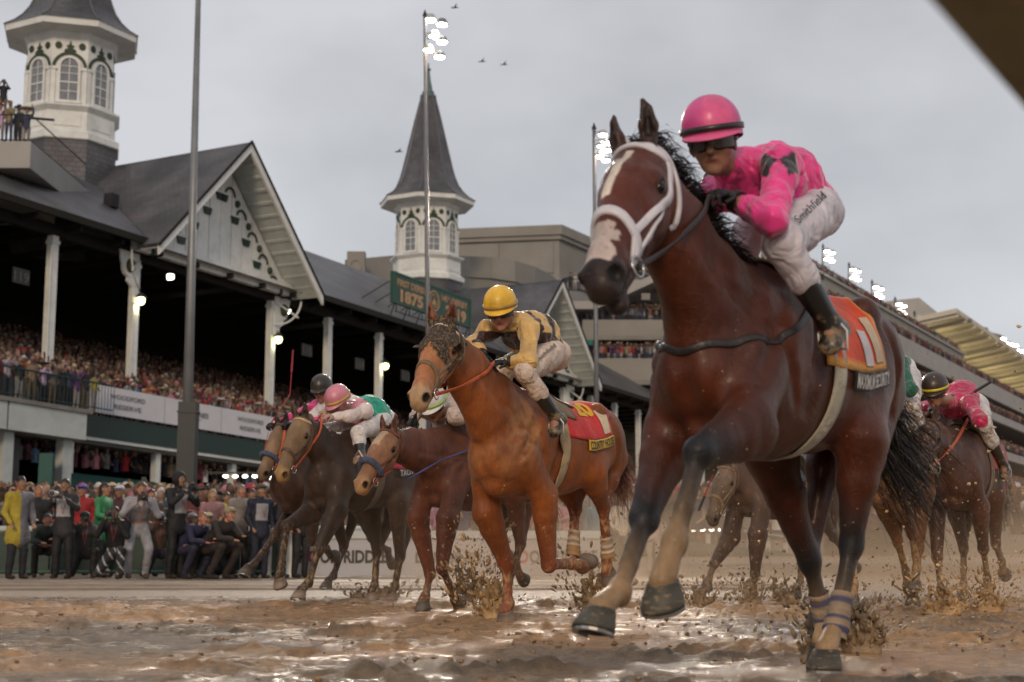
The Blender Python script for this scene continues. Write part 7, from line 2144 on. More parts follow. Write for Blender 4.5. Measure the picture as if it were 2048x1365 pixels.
GY = (.13, .13, .15); BK_ = (.012, .012, .014); NV = (.014, .016, .03)
figure('man in a yellow and grey rain poncho with black hair, far left inside the rail', 45, 22.4, 'stand', GY, (.015, .016, .022), turn=.8, hair=(.008, .007, .007), coat=.18, poncho=(.32, .25, .03), k=1.0)
figure('photographer in a dark open suit aiming a white lens at the horses', 135, 22.8, 'photo', (.020, .020, .024), BK_, hair=(.02, .013, .01), camera=.30, bib=(.33, .33, .35), k=.99, coat=.06)
figure('woman in a bright green jacket with long dark hair, in profile', 212, 24.0, 'hold', (.04, .22, .09), (.05, .05, .05), skin='ruddy', long=True, turn=1.3, coat=.12, k=.98, hair=(.02, .012, .01))
figure('photographer in black kneeling with striped trousers beside the pale grey suit', 238, 22.6, 'kneel', BK_, (.02, .02, .024), camera=.12, stripe=True, k=1.0, skin='tan')
figure('man in a pale grey suit bending forward with a camera and lanyard', 284, 22.7, 'lean', (.27, .27, .30), (.27, .27, .30), camera=.14, skin='ruddy', hair=(.05, .03, .02), turn=.35, k=1.06, bib=(.33, .32, .33), shoes=(.06, .045, .03))
figure('tall black-clad photographer with a raised camera and a white back patch', 360, 23.0, 'photo', BK_, BK_, camera=.16, hood=True, turn=.9, k=1.06, bib=(.30, .30, .31), coat=.05)
figure('person crouching under a lilac cap holding a small camera', 322, 23.2, 'kneel', (.10, .075, .06), (.03, .03, .05), hatcol=(.42, .36, .48), camera=.08, skin='ruddy', turn=.3)
figure('crouching person in navy with reddish hair behind the tall photographer', 396, 22.7, 'crouch', (.016, .016, .045), (.02, .02, .04), skin='ruddy', hair=(.20, .09, .05), turn=.9)
figure('crouching person in pale green with a beige cap', 414, 23.4, 'crouch', (.10, .17, .13), (.03, .03, .03), hatcol=(.35, .31, .22), skin='tan', turn=.5)
figure('crouching man in a dark brown coat and khaki cap holding white paper', 446, 22.6, 'crouch', (.022, .017, .016), (.03, .022, .020), hatcol=(.24, .19, .13), skin='ruddy', turn=1.0, k=1.0)
figure('grey-haired man in a taupe jacket standing by the white posts', 484, 23.2, 'side', (.20, .175, .16), (.02, .018, .018), hair=(.14, .13, .12), skin='ruddy', turn=.7)
figure('man in a dark navy suit with lanyard, just right of the taupe jacket', 524, 23.0, 'stand', NV, NV, hair=(.20, .18, .17), skin='tan', turn=.6, bib=(.25, .25, .27), hatcol=(.06, .06, .04), coat=.05)
figure('man in a black coat with his back half turned, right of the navy suit', 566, 23.3, 'stand', (.012, .013, .018), BK_, hair=(.05, .03, .02), skin='ruddy', turn=1.6, coat=.05)
figure('man in black between the two dark brown horses\' forelegs', 606, 23.6, 'stand', BK_, BK_, hair=(.03, .02, .016), turn=.8)
figure('blonde woman in a black coat behind the green wall', 82, 25.6, 'hold', BK_, BK_, long=True, hair=(.24, .13, .06), skin='ruddy', turn=.5, k=1.0)
figure('person in a maroon hooded jacket and white cap beside the green jacket', 244, 25.7, 'hold', (.05, .018, .022), BK_, hatcol=(.42, .40, .46), skin='tan', k=1.0)
figure('man in a red jacket with a purple cap behind the suited photographer', 170, 25.8, 'stand', (.26, .015, .02), BK_, hatcol=(.12, .08, .30), skin='ruddy', k=1.02)
figure('person in a coral cap and dark coat at the rail', 566, 26.1, 'stand', (.03, .03, .035), BK_, hatcol=(.50, .14, .09), skin='ruddy', turn=.4)
figure('person in a yellow rain jacket among the crowd behind the crouching men', 456, 26.2, 'hold', (.38, .33, .07), BK_, skin='tan', turn=.5)

figure('man in a dark green coat crouched behind the green wall panels, hands low', 100, 23.6, 'crouch', (.02, .03, .025), BK_, skin='ruddy', turn=.4)
figure('person in charcoal kneeling between the suited photographer and the green jacket', 176, 23.3, 'kneel', (.04, .04, .045), BK_, camera=.10, hatcol=(.03, .03, .03), turn=.3)
figure('man with folded arms in a brown jacket behind the kneeling lilac cap', 306, 24.8, 'hold', (.07, .05, .035), BK_, skin='ruddy', turn=.5)
figure('crouching person in black between the tall photographer and the navy crouch', 378, 23.6, 'crouch', (.012, .012, .014), BK_, hatcol=(.30, .28, .30), turn=.8)
figure('bald man in a dark olive coat kneeling by the first white post', 462, 23.9, 'kneel', (.035, .032, .022), BK_, skin='ruddy', hair=(.30, .16, .10), camera=.12, turn=.8)
figure('man in a mid grey blazer behind the taupe jacket', 505, 24.6, 'photo', (.09, .09, .10), BK_, camera=.12, skin='tan', turn=.6)
figure('man in a black cap raising a camera behind the navy suit', 545, 24.8, 'photo', (.02, .02, .022), BK_, camera=.14, hatcol=(.02, .02, .02), turn=.7)
figure('woman in a dusty pink coat with fair hair between the crouching men', 428, 24.9, 'hold', (.26, .14, .15), BK_, long=True, hair=(.25, .17, .09), skin='pale', turn=.6)
# green padded wall, rail and hoardings along the track
rw = thing('track_wall', A(-7, 26.7, 0), 'low dark green padded wall with a pale top rail at the left', 'wall')
padg = mat('padded_green', (.007, .030, .022), .45, .25, vscale=2, bump=.15, bscale=6)
for i in range(9):
    x0 = -10.5 + i * .98
    mb = MB(); mb.hexa([(x, y, z) for z in (.06, .80) for x, y in ((x0, 26.6), (x0 + .95, 26.6), (x0 + .95, 26.72), (x0, 26.72))]); mb.build('panel', padg, rw)
mb = MB(); mb.tube([(-10.6, 26.6, .88), (-1.5, 26.6, .88)], .055, 8); mb.build('top_rail', white_dim, rw, smooth=True)
mb = MB(); mb.tube([(-10.6, 26.4, .10), (-1.5, 26.4, .10)], .03, 8); mb.build('foot_rail', mat('green_pipe', (.05, .10, .08), .5), rw, smooth=True)
for i, x in enumerate((-4.8, -4.35, -3.98)):
    mb = MB(); mb.hexa([(x + a, 25.7 + b, z) for z in (0, .98) for a, b in ((-.05, -.04), (.05, -.04), (.05, .04), (-.05, .04))]); o = mb.build('white_post', white); tag(o, ['left white rail post by the crouching brown coat', 'middle white rail post behind the navy suit', 'right white rail post beside the black coat'][i], 'post', 'white rail posts')
hd_ = thing('hoarding', A(-2.6, 26.1, 0), 'white advertising hoarding with black and red letters behind the dark horses\' legs', 'hoarding')
hw_ = mat('hoarding_white', (.38, .38, .41), .5, .08, vscale=1.2, dirt=.3, dirtcol=(.30, .25, .20))
for i in range(3):
    x0 = -3.95 + i * 1.9
    mb = MB(); mb.hexa([(x, y, z) for z in (.03, .70) for x, y in ((x0, 26.1), (x0 + 1.85, 26.1), (x0 + 1.85, 26.18), (x0, 26.18))]); p = mb.build('board', hw_, hd_)
    mp_ = lambda a, b, c, d: (lambda u, v, x0=x0: np.array([(x0 + a + (b - a) * q, 26.085, c + (d - c) * w) for q, w in zip(u, v)]))
    if i % 2 == 0:
        letters('lettering', 'R', mp_(.08, .24, .27, .49), ink, p, 1, 1, bold=.05); letters('lettering', 'O', mp_(.25, .45, .27, .49), mat('print_red', (.35, .01, .02), .5), p, 1, 1, bold=.05)
        letters('lettering', 'OD', mp_(.47, .82, .27, .49), ink, p, 1, 1, bold=.05); letters('lettering', 'RIDDLE', mp_(.9, 1.7, .27, .49), ink, p, 1, 1, bold=.05)
    else: letters('lettering', 'LONGINES', mp_(.3, 1.5, .27, .45), ink, p, 1, 1, bold=.04)
mb = MB()
mb.hexa([(x, y, z) for z in (.70, .84) for x, y in ((-3.95, 26.05), (1.72, 26.05), (1.72, 26.4), (-3.95, 26.4))]); mb.build('ledge', white_dim, hd_)
# ------------------------------------------------------------------ the race
brass = mat('brass', (.55, .42, .18), .3, .1, metal=1)
steel = mat('bit_steel', (.6, .6, .58), .25, .1, metal=1)
white_web = attr_mat('white_webbing', rough=.5, mudscale=20, bump=.15)
white_strap = mat('white_bridle', (.62, .60, .66), .4, .12, vscale=20, bump=.1, bscale=80)
brown_l = mat('brown_leather', (.07, .035, .022), .45, .3, vscale=20, bump=.2, bscale=80, dirt=.6)
dark_l = mat('dark_leather', (.022, .016, .014), .4, .3, vscale=20, bump=.2, bscale=80)
muddy_l = mat('muddy_leather', (.20, .13, .07), .6, .35, vscale=25, bump=.3, bscale=60, dirt=.7)
orange_l = mat('orange_rubber_rein', (.55, .10, .03), .5, .25, vscale=25, bump=.3, bscale=120, dirt=.4)
felt = attr_mat('saddle_towel_cloth', rough=.75, spec=.25, mudscale=16, bump=.35, bscale=90, sheen=.2, wrinkle=.35)



saddle_m = mat('saddle_leather', (.10, .045, .022), .35, .3, vscale=15, bump=.1, dirt=.35)

def tack(Hh, towel, hem=None, hemtext=None, hemcol=None, num=None, numcol=None, X=(-.50, .12), T=(.0, 1.55), edge=None, girth=(.55, .50, .40), girthx=.16, textm=None, patches=(), saddle_dirt=None, hemedge=None):
    def tc(i, j):
        c = np.tile(A(*towel), (len(i), 1))
        if edge is not None:
            on = (i < .05) | (j > .95)
            c[on] = A(*edge)
        return c
    both, mp = None, None
    o, mp = cloth_patch(Hh, 'saddlecloth', X[0], X[1], -T[1], T[1], felt, off=.012, nx=20, nt=44, col=lambda i, j: tc(i, np.abs(j * 2 - 1)), mud=.25)
    L = lambda i, j, oo: mp(i, .5 + np.asarray(j) * .5, oo)          # left half: j 0 at the back line .. 1 at the hem
    if hem is not None:
        Hh['hemmap'] = None
        oh, mh = cloth_patch(Hh, 'name_strip', X[0], X[0] + (X[1] - X[0]) * .62, T[1] - .0, T[1] + .22, felt, off=.020, nx=16, nt=8, col=A(*hem), mud=.15)
        if hemtext:
            def f(u, w):
                return mh(1 - (.03 + .94 * u), .92 - w * .74 - .06, .004)
            letters('lettering', hemtext, f, hemcol or ink, oh, 1., 1., bold=.03)
    if num:
        f = lambda u, w: L(.60 - .40 * u, .56 - .36 * w, .005)
        letters('race_number', num, f, numcol or inky, o, 1., 1., bold=.07)
    for (u0, u1, v0, v1, c, nm) in patches:
        n = 6; uu = np.repeat(np.linspace(u0, u1, n), n); vv = np.tile(np.linspace(v0, v1, n), n)
        Vp = L(1 - uu, vv, .006)
        Fp = [(i * n + j, i * n + j + 1, (i + 1) * n + j + 1, (i + 1) * n + j) for i in range(n - 1) for j in range(n - 1)]
        obj(nm, Vp, Fp, felt, o, col=np.tile(A(*c), (len(Vp), 1)), mud=np.full(len(Vp), .1))
    # saddle
    S, W, sc = Hh['S'], Hh['W'], Hh['sc']
    s, ms = cloth_patch(Hh, 'saddle', -.10, .20, -.55, .55, saddle_m, off=.030, nx=12, nt=20, thick=.018)
    fl, mf = cloth_patch(Hh, 'saddle_pad', .02, .28, -1.0, 1.0, mat('saddle_pad_cloth', (.22, .16, .10), .7, .25, dirt=.6), off=.022, nx=10, nt=24, thick=.01)
    # girth
    def gc(i, j): return np.tile(A(*girth), (len(i), 1))
    cloth_patch(Hh, 'girth', girthx - .045, girthx + .045, 1.0, 2 * math.pi - 1.0, felt, off=.012, nx=5, nt=40, col=gc, mud=.35, thick=.006)
    return L, mp

HORSES = {}
# --- 1: the leading bay
if True:
    bayc = dict(name='_bay', body=(0.0680, 0.0140, 0.0038), light=(0.0640, 0.0145, 0.0045), legs=(.010, .010, .013), muzzle=(.020, .011, .009), face=(.085, .016, .0055), hair=(.008, .006, .006), ear=(.05, .018, .010),
                blaze=[(.105, -.040, .128, -.004, .014, (.60, .52, .45)), (.085, .018, .29, -.010, .014, (.60, .52, .45)), (.405, -.010, .535, -.010, .047, (.58, .47, .43))],
                pastern=(.33, .21, .11), rough=.36, coat=.22, hoof=(.045, .042, .034), mudcol=(.17, .11, .06))
    h1 = make_horse('bay racehorse with a white bridle and a white blaze leading the field, pink jockey up', (1.085, 5.62), 34.5, .985, bayc, {
        'RF': [(1338, 880, -.17), (1288, 1040, -.15), (1240, 1180, -.12), (1197, 1240, -.12)],
        'LF': [(1500, 855, .2), (1398, 905, .17), (1350, 1080, .15), (1328, 1185, .14)],
        'LH': [(1722, 880, .2), (1703, 1090, .15), (1672, 1250, .12), (1652, 1318, .12)],
        'RH': [(-.27, -.19, .88), (-.50, -.13, .44), (-.60, -.11, .18), (-.55, -.10, .07)]},
        (1277, 302, -.01), (1178, 530, None), res=.0095, headk=1.17, neckk=1.12, legk=1.14, roll=-13, manefly=True, mouth=.05, farear=.25, wrapped=('LH', 'RH'), wrapcols=[(.36, .27, .19), (.085, .08, .15), (.36, .27, .19), (.36, .27, .19), (.08, .075, .14), (.34, .25, .17), (.09, .08, .15), (.34, .25, .17)],
        mudlevel=.22, tail=[(-.03, 0, -.10), (-.06, .02, -.28), (-.12, .08, -.50), (-.20, .22, -.78)], tailn=420, seed=1, big=True, earback=.05, neckbow=.0)
    HORSES['h1'] = h1; fr = h1['fr']
    bridle(h1, white_strap, steel, width=.026, thick=.006)
    L1, _ = tack(h1, (.58, .050, .012), hem=(.015, .014, .016), hemtext='MAXIMUM SECURITY', hemcol=inkw, X=(-.38, .20), T=(0, 1.60), edge=(.62, .28, .05), girth=(.42, .38, .30), girthx=.10,
                 patches=((.56, .72, .66, .95, (.50, .47, .52), 'printed_tag'), (.79, .93, .52, .93, (.45, .36, .26), 'printed_tag')))
    J = dict(head=(1426, 287, .0), neck=(1484, 334, .02), pelvis=(1614, 414, .02), lsh=(1564, 332, .19), rsh=(1452, 352, -.17), lel=(1545, 440, .27), lwr=(1462, 398, .08), lha=(1425, 382, .06),
             rel=(.52, -.22, 1.62), rwr=(.72, -.16, 1.70), rha=(.80, -.13, 1.72), lhip=(1632, 425, .13), rhip=(1600, 425, -.10), lkn=(1562, 487, .25), rkn=(1500, 462, -.20), lan=(1662, 652, .33), ran=(-.05, -.33, 1.20),
             ltoe=(1660, 690, .34), rtoe=(.05, -.34, 1.12))
    K = A(.78, .045, .26); BK = A(.02, .015, .02)
    def sc1(V, C, P, ax, lat, bk):
        # black diamonds round the sleeves below the shoulder
        C = C.copy()
        for a in 'lr':
            d = P[a + 'el'] - P[a + 'sh']; L = np.linalg.norm(d); d = d / L
            r = V - P[a + 'sh']; t = r @ d; q = r - t[:, None] * d
            e1 = unit(np.cross(d, (0, 0, 1))); e2 = np.cross(d, e1)
            an = np.arctan2(q @ e2, q @ e1); rr = np.linalg.norm(q, axis=1)
            k = (an / (2 * math.pi) * 4) % 1 - .5
            dd = np.abs(k) / .48 + np.abs(t - .082) / .074
            C[(dd < 1) & (rr < .11) & (t > -.02) & (t < .17)] = BK
        return C
    j1 = make_rider('jockey in pink silks with black diamonds and pink cap on the leading bay', h1, J, K, skin='tan', cap=(.74, .10, .27), band=(.02, .018, .02), quarters=(.60, .065, .25), facedir=(.9, .30, -.26), h=.0085, mudv=.02, shirtcol=sc1,
                    pants=(.60, .56, .62), pantmud=.06, cuffband=(.02, .018, .02), collar=K)
    surface_text('lettering', 'Smithfield', j1['SP'], (1597, 450), (1652, 396), 17, ink, j1['root'], bold=.0)
    reins(h1, dark_l, (j1['P']['lha'], j1['P']['rha']), .022)
    S1 = h1['S']; sc = .985
    strap('breastplate', [A(.16, .20, 1.48) * sc, A(.40, .24, 1.32) * sc, A(.58, .22, 1.24) * sc, A(.80, .10, 1.20) * sc, A(.84, 0, 1.19) * sc, A(.80, -.10, 1.20) * sc, A(.60, -.22, 1.26) * sc], .028, .005, S1, fr.w, dark_l, h1['root'])

# --- 2: the chestnut in focus
if True:
    chc = dict(name='_chestnut', dust=[((.62, .17, 1.27), (.16, .14, .30), (.40, .25, .12), .48), ((.80, .0, 1.12), (.14, .2, .16), (.36, .20, .09), .35)], body=(0.232, 0.066, 0.0155), light=(0.29, 0.105, 0.037), legs=(.19, .052, .022), muzzle=(.50, .32, .18), face=(.36, .145, .06), hair=(.13, .04, .018), ear=(.22, .07, .03), pastern=(.24, .08, .04),
               rough=.42, coat=.12, hoof=(.12, .09, .07), mudscale=30, mudcol=(.38, .235, .11))
    h2 = make_horse('orange chestnut racehorse with dark blinker hood and red number cloth, yellow jockey up', (.25, 10.0), 31, .99, chc, {
        'RF': [(973, 1022, -.15), (1013, 1130, -.13), (1016, 1208, -.12), (1013, 1232, -.12)],
        'LF': [(1088, 990, .18), (1097, 1130, .17), (1143, 1128, .15), (1172, 1124, .15)],
        'LH': [(1182, 940, .2), (1207, 1015, .15), (1214, 1108, .12), (1218, 1148, .12)],
        'RH': [(1125, 955, -.2), (1150, 1018, -.12), (1146, 1097, -.1), (1160, 1122, -.1)]},
        (888, 652, 0), (828, 783, None), res=.0115, headk=1.14, neckk=1.22, legk=1.15, mouth=.0, wrapped=('LH', 'RH'), wrapcols=[(.50, .42, .34), (.34, .22, .12), (.5, .42, .34), (.34, .22, .12), (.5, .42, .34), (.36, .22, .1), (.40, .24, .11), (.42, .25, .12)],
        mudlevel=.50, seed=2, big=True, earback=.0, maneflip=1, tail=[(-.08, 0, .0), (-.16, 0, -.18), (-.18, .03, -.42), (-.20, .10, -.62)])
    HORSES['h2'] = h2; fr = h2['fr']
    bridle(h2, muddy_l, steel, width=.020, browmat=mat('white_beaded_browband', (.60, .50, .38), .5, .5, vscale=90))
    L2, _ = tack(h2, (.52, .018, .02), hem=(.62, .40, .04), hemtext='COUNTRY HOUSE', num='20', X=(-.46, .16), T=(0, 1.40), girth=(.35, .26, .15), girthx=.20, numcol=inky,
                 patches=((.80, .95, .50, .94, (.50, .42, .30), 'printed_tag'),))
    J = dict(head=(1002, 624, -.02), neck=(1030, 645, .0), pelvis=(1096, 702, .0), lsh=(1056, 658, .18), rsh=(976, 662, -.18), lel=(1057, 721, .26), lwr=(1014, 726, .12), lha=(990, 724, .08),
             rel=(947, 690, -.26), rwr=(966, 712, -.10), rha=(975, 722, -.07), lhip=(1102, 708, .12), rhip=(1082, 706, -.10), lkn=(1050, 745, .24), rkn=(1004, 740, -.2), lan=(1112, 836, .32), ran=(-.05, -.33, 1.15),
             ltoe=(1108, 864, .33), rtoe=(.05, -.34, 1.08))
    Kt = A(.62, .385, .125); Br = A(.030, .010, .010)
    def sc2(V, C, P, ax, lat, bk):
        C = C.copy(); t = (V - P['neck']) @ ax; s_ = (V - P['neck']) @ lat
        on = ((t > .04) & (t < .11)) | ((t > .20) & (t < .27)) | ((t > .36) & (t < .43))
        C[on & (np.abs(s_) < .19)] = Br
        e = ((V - P['neck']) @ bk)
        dz = P['neck'][2] - V[:, 2]
        C[(((dz > .07) & (dz < .15)) | ((dz > .215) & (dz < .29))) & (np.abs(s_) < .17) & ((V - P['neck']) @ bk < .03)] = Br
        for a in 'lr':
            d = P[a + 'el'] - P[a + 'sh']; L = np.linalg.norm(d); d = d / L; r = V - P[a + 'sh']; tt = r @ d; q = np.linalg.norm(r - tt[:, None] * d, axis=1)
            C[(tt > -.05) & (tt < .05) & (q < .10) & (e > .0)] = Br
        return C
    j2 = make_rider('jockey in yellow and dark brown hooped silks with yellow cap on the chestnut', h2, J, Kt, skin='ruddy', cap=(.80, .47, .035), band=(.40, .25, .06), facedir=(.85, .32, -.36), h=.0085, mudv=.26, shirtcol=sc2,
                    pants=(.62, .50, .42), pantmud=.42, cuffband=(.06, .04, .03))
    surface_text('lettering', 'Smithfield', j2['SP'], (1072, 729), (1112, 694), 9, ink, j2['root'], bold=.0)
    reins(h2, orange_l, (j2['P']['lha'], j2['P']['rha']), .024)
    # blinker hood over the face
    hp, S2, W2 = h2['hp'], h2['S'], h2['W']
    V = []; n1, n2 = 15, 26
    for i in range(n1):
        a = -.01 + .31 * i / (n1 - 1)
        for j in range(n2):
            q = -2.2 + 4.4 * j / (n2 - 1)
            V.append(hp(a, -.062 + .13 * math.cos(q), .13 * math.sin(q)))
    V = S2.snap(np.array(V), .007, 6)
    loc = (V - h2['hp'](0, 0)); ha = loc @ h2['Ad'] / h2['hs']; hu = loc @ h2['Ud'] / h2['hs']
    F = []
    for i in range(n1 - 1):
        for j in range(n2 - 1):
            q = (i * n2 + j, i * n2 + j + 1, (i + 1) * n2 + j + 1, (i + 1) * n2 + j)
            c = V[list(q)].mean(0); r = c - hp(0, 0); aa = r @ h2['Ad'] / h2['hs']; uu = r @ h2['Ud'] / h2['hs']; ss = abs(r @ h2['Sd'] / h2['hs'])
            if math.hypot(aa - .180, uu + .052) < .050 and ss > .05: continue
            if aa > .22 + .09 * min(1, ss / .07): continue
            F.append(q)
    blk = attr_mat('blinker_cloth', rough=.75, mudscale=60, bump=.6, bscale=120, mudcol=(.20, .135, .07))
    obj('blinker_hood', W2(V), F, blk, h2['root'], smooth=True, col=np.tile(A(.035, .024, .02), (len(V), 1)), mud=np.full(len(V), .50))
    for s_ in (1, -1):
        Vc, Fc = [], []
        for i in range(5):
            for j in range(13):
                q = math.pi * (-.55 + 1.1 * j / 12); e = i / 4
                Vc.append(hp(.175 - .055 * math.cos(q) * (1 - .25 * e) , -.055 + .052 * math.sin(q), s_ * (.088 + .045 * e)))
        Fc = [(i * 13 + j, i * 13 + j + 1, (i + 1) * 13 + j + 1, (i + 1) * 13 + j) for i in range(4) for j in range(12)]
        n_ = len(Vc); Vc = np.array(Vc); Vc = np.vstack([Vc, Vc + h2['Ad'] * .003])
        obj('blinker_cup', W2(Vc), Fc + [tuple(x + n_ for x in q[::-1]) for q in Fc], blk, h2['root'], smooth=True, col=np.tile(A(.05, .04, .03), (len(Vc), 1)), mud=np.full(len(Vc), .5))

# --- 3: dark bay, rider with green back and white sleeves
if True:
    c3 = dict(name='_darkbay', body=(0.0416, 0.0240, 0.0176), light=(0.0480, 0.0280, 0.0208), legs=(.040, .027, .020), muzzle=(.36, .22, .09), face=(.22, .14, .075), hair=(.012, .008, .006), ear=(.07, .04, .025), pastern=(.05, .035, .026),
              rough=.5, hoof=(.14, .11, .09), mudcol=(.26, .17, .09), mudscale=34)
    h3 = make_horse('dark brown racehorse with a tan muddy face and beaded browband, pink-capped jockey up', (-1.40, 13.92), 29, 1.02, c3, {
        'RF': [(624, 1026, -.17), (573, 1052, -.15), (562, 1138, -.13), (561, 1161, -.12)],
        'LF': [(674, 1020, .18), (637, 1100, .16), (617, 1165, .14), (600, 1190, .14)],
        'LH': [(795, 1000, .2), (800, 1115, .13), (790, 1173, .12), (784, 1193, .12)],
        'RH': [(740, 1010, -.2), (754, 1105, -.12), (749, 1168, -.1), (745, 1190, -.1)]},
        (604, 835, 0), (556, 938, 0), res=.015, mudlevel=.50, seed=3, tail=[(-.2, 0, .05), (-.45, .0, -.05), (-.7, .03, -.25), (-.85, .1, -.5)])
    HORSES['h3'] = h3; fr = h3['fr']
    bridle(h3, brown_l, steel, width=.022, browmat=mat('beaded_browband', (.45, .33, .22), .5, .6, vscale=80))
    tack(h3, (.45, .015, .06), hem=(.022, .02, .022), hemtext='TACITUS', hemcol=inkw, X=(-.44, .14), T=(0, 1.45), girth=(.10, .07, .05))
    J = dict(head=(677, 806, .0), neck=(708, 818, .0), pelvis=(765, 838, 0), lsh=(732, 822, .19), rsh=(706, 806, -.17), lel=(698, 834, .16), lwr=(663, 834, .05), lha=(648, 832, .04),
             rel=(680, 815, -.2), rwr=(652, 822, -.10), rha=(644, 826, -.08), lhip=(764, 846, .12), rhip=(756, 842, -.1), lkn=(716, 866, .24), rkn=(.42, -.22, 1.62), lan=(722, 912, .33), ran=(0, -.33, 1.2),
             ltoe=(712, 924, .33), rtoe=(.08, -.34, 1.14))
    Gn = A(.0, .30, .20)
    def sc3(V, C, P, ax, lat, bk):
        C = C.copy(); t = (V - P['neck']) @ ax
        C[(t < .10) & (np.linalg.norm(V - P['neck'], axis=1) < .2)] = A(.62, .22, .28)
        return C
    j3 = make_rider('jockey in green silks with white sleeves and dusty pink cap, hunched low', h3, J, Gn, skin='ruddy', cap=(.56, .20, .26), band=(.55, .40, .05), sleeve=(.66, .56, .54), facedir=(.9, -.1, -.62), h=.013, mudv=.12, shirtcol=sc3,
                    pants=(.62, .58, .56), pantmud=.38, goggle=False, gloves=(.40, .26, .19))
    reins(h3, orange_l, (j3['P']['lha'], j3['P']['rha']), .024)

# --- 4: behind number 3
if True:
    c4 = dict(name='_brown', body=(0.0440, 0.0208, 0.0144), legs=(.040, .025, .019), muzzle=(.15, .10, .065), face=(.20, .125, .075), hair=(.010, .007, .006), pastern=(.05, .035, .03), rough=.5, mudcol=(.22, .15, .09))
    h4 = make_horse('dark racehorse with a fluffy blue noseband on the far side of the dark brown one', (-1.95, 15.25), 29, 1.02, c4, {
        'RF': [(590, 1018, -.17), (549, 1072, -.15), (508, 1128, -.13), (492, 1144, -.12)],
        'LF': [(.52, .18, .95), (.50, .16, .58), (.24, .15, .50), (.12, .15, .44)],
        'LH': [(-.28, .19, .98), (-.62, .13, .62), (-.95, .12, .48), (-1.02, .12, .37)],
        'RH': [(-.30, -.19, .98), (-.45, -.12, .53), (-.25, -.11, .22), (-.13, -.10, .12)]},
        (566, 848, 0), (516, 945, 0), res=.017, mudlevel=.45, seed=4)
    HORSES['h4'] = h4
    bridle(h4, brown_l, steel, width=.022, noseband=False, shadow=mat('blue_sheepskin', (.07, .085, .14), .9, .4, vscale=30, bump=.8, bscale=50))
    tack(h4, (.3, .02, .05), girth=(.10, .07, .05))
    J = dict(head=(644, 782, .0), neck=(674, 800, .0), pelvis=(.02, 0, 2.02), lsh=(694, 800, .18), rsh=(660, 800, -.18), lel=(.60, .26, 1.78), lwr=(.82, .12, 1.76), lha=(.9, .1, 1.76),
             rel=(.60, -.26, 1.78), rwr=(.82, -.12, 1.76), rha=(.9, -.1, 1.76), lhip=(0, .12, 1.95), rhip=(0, -.12, 1.95), lkn=(.38, .22, 1.68), rkn=(.38, -.22, 1.68), lan=(-.02, .33, 1.25), ran=(-.02, -.33, 1.25),
             ltoe=(.08, .34, 1.18), rtoe=(.08, -.34, 1.18))
    j4 = make_rider('jockey in magenta silks and black cap beyond the green-backed rider', h4, J, (.60, .02, .18), skin='tan', cap=(.030, .024, .018), band=None, facedir=(.9, .2, -.3), h=.015, mudv=.15)
    reins(h4, orange_l, (j4['P']['lha'], j4['P']['rha']), .024)
    mb = MB(); hw = j4['P']['rha']; tip = atY(586, 700, hw[1] + .2); mid = atY(580, 790, hw[1] + .1)
    mb.tube([mid, mid * .45 + tip * .55], .006, 6); mb.tube([mid * .5 + tip * .5, tip], [.012, .009], 8)
    wh = mb.build('riding_whip', mat('red_whip', (.25, .01, .012), .4, .2)); tag(wh, 'dark red riding whip pointing straight up beside the black-capped jockey', 'whip')
    mb = MB(); mb.tube([mid, hw], .006, 6); mb.build('shaft', MATS['red_whip'], wh)

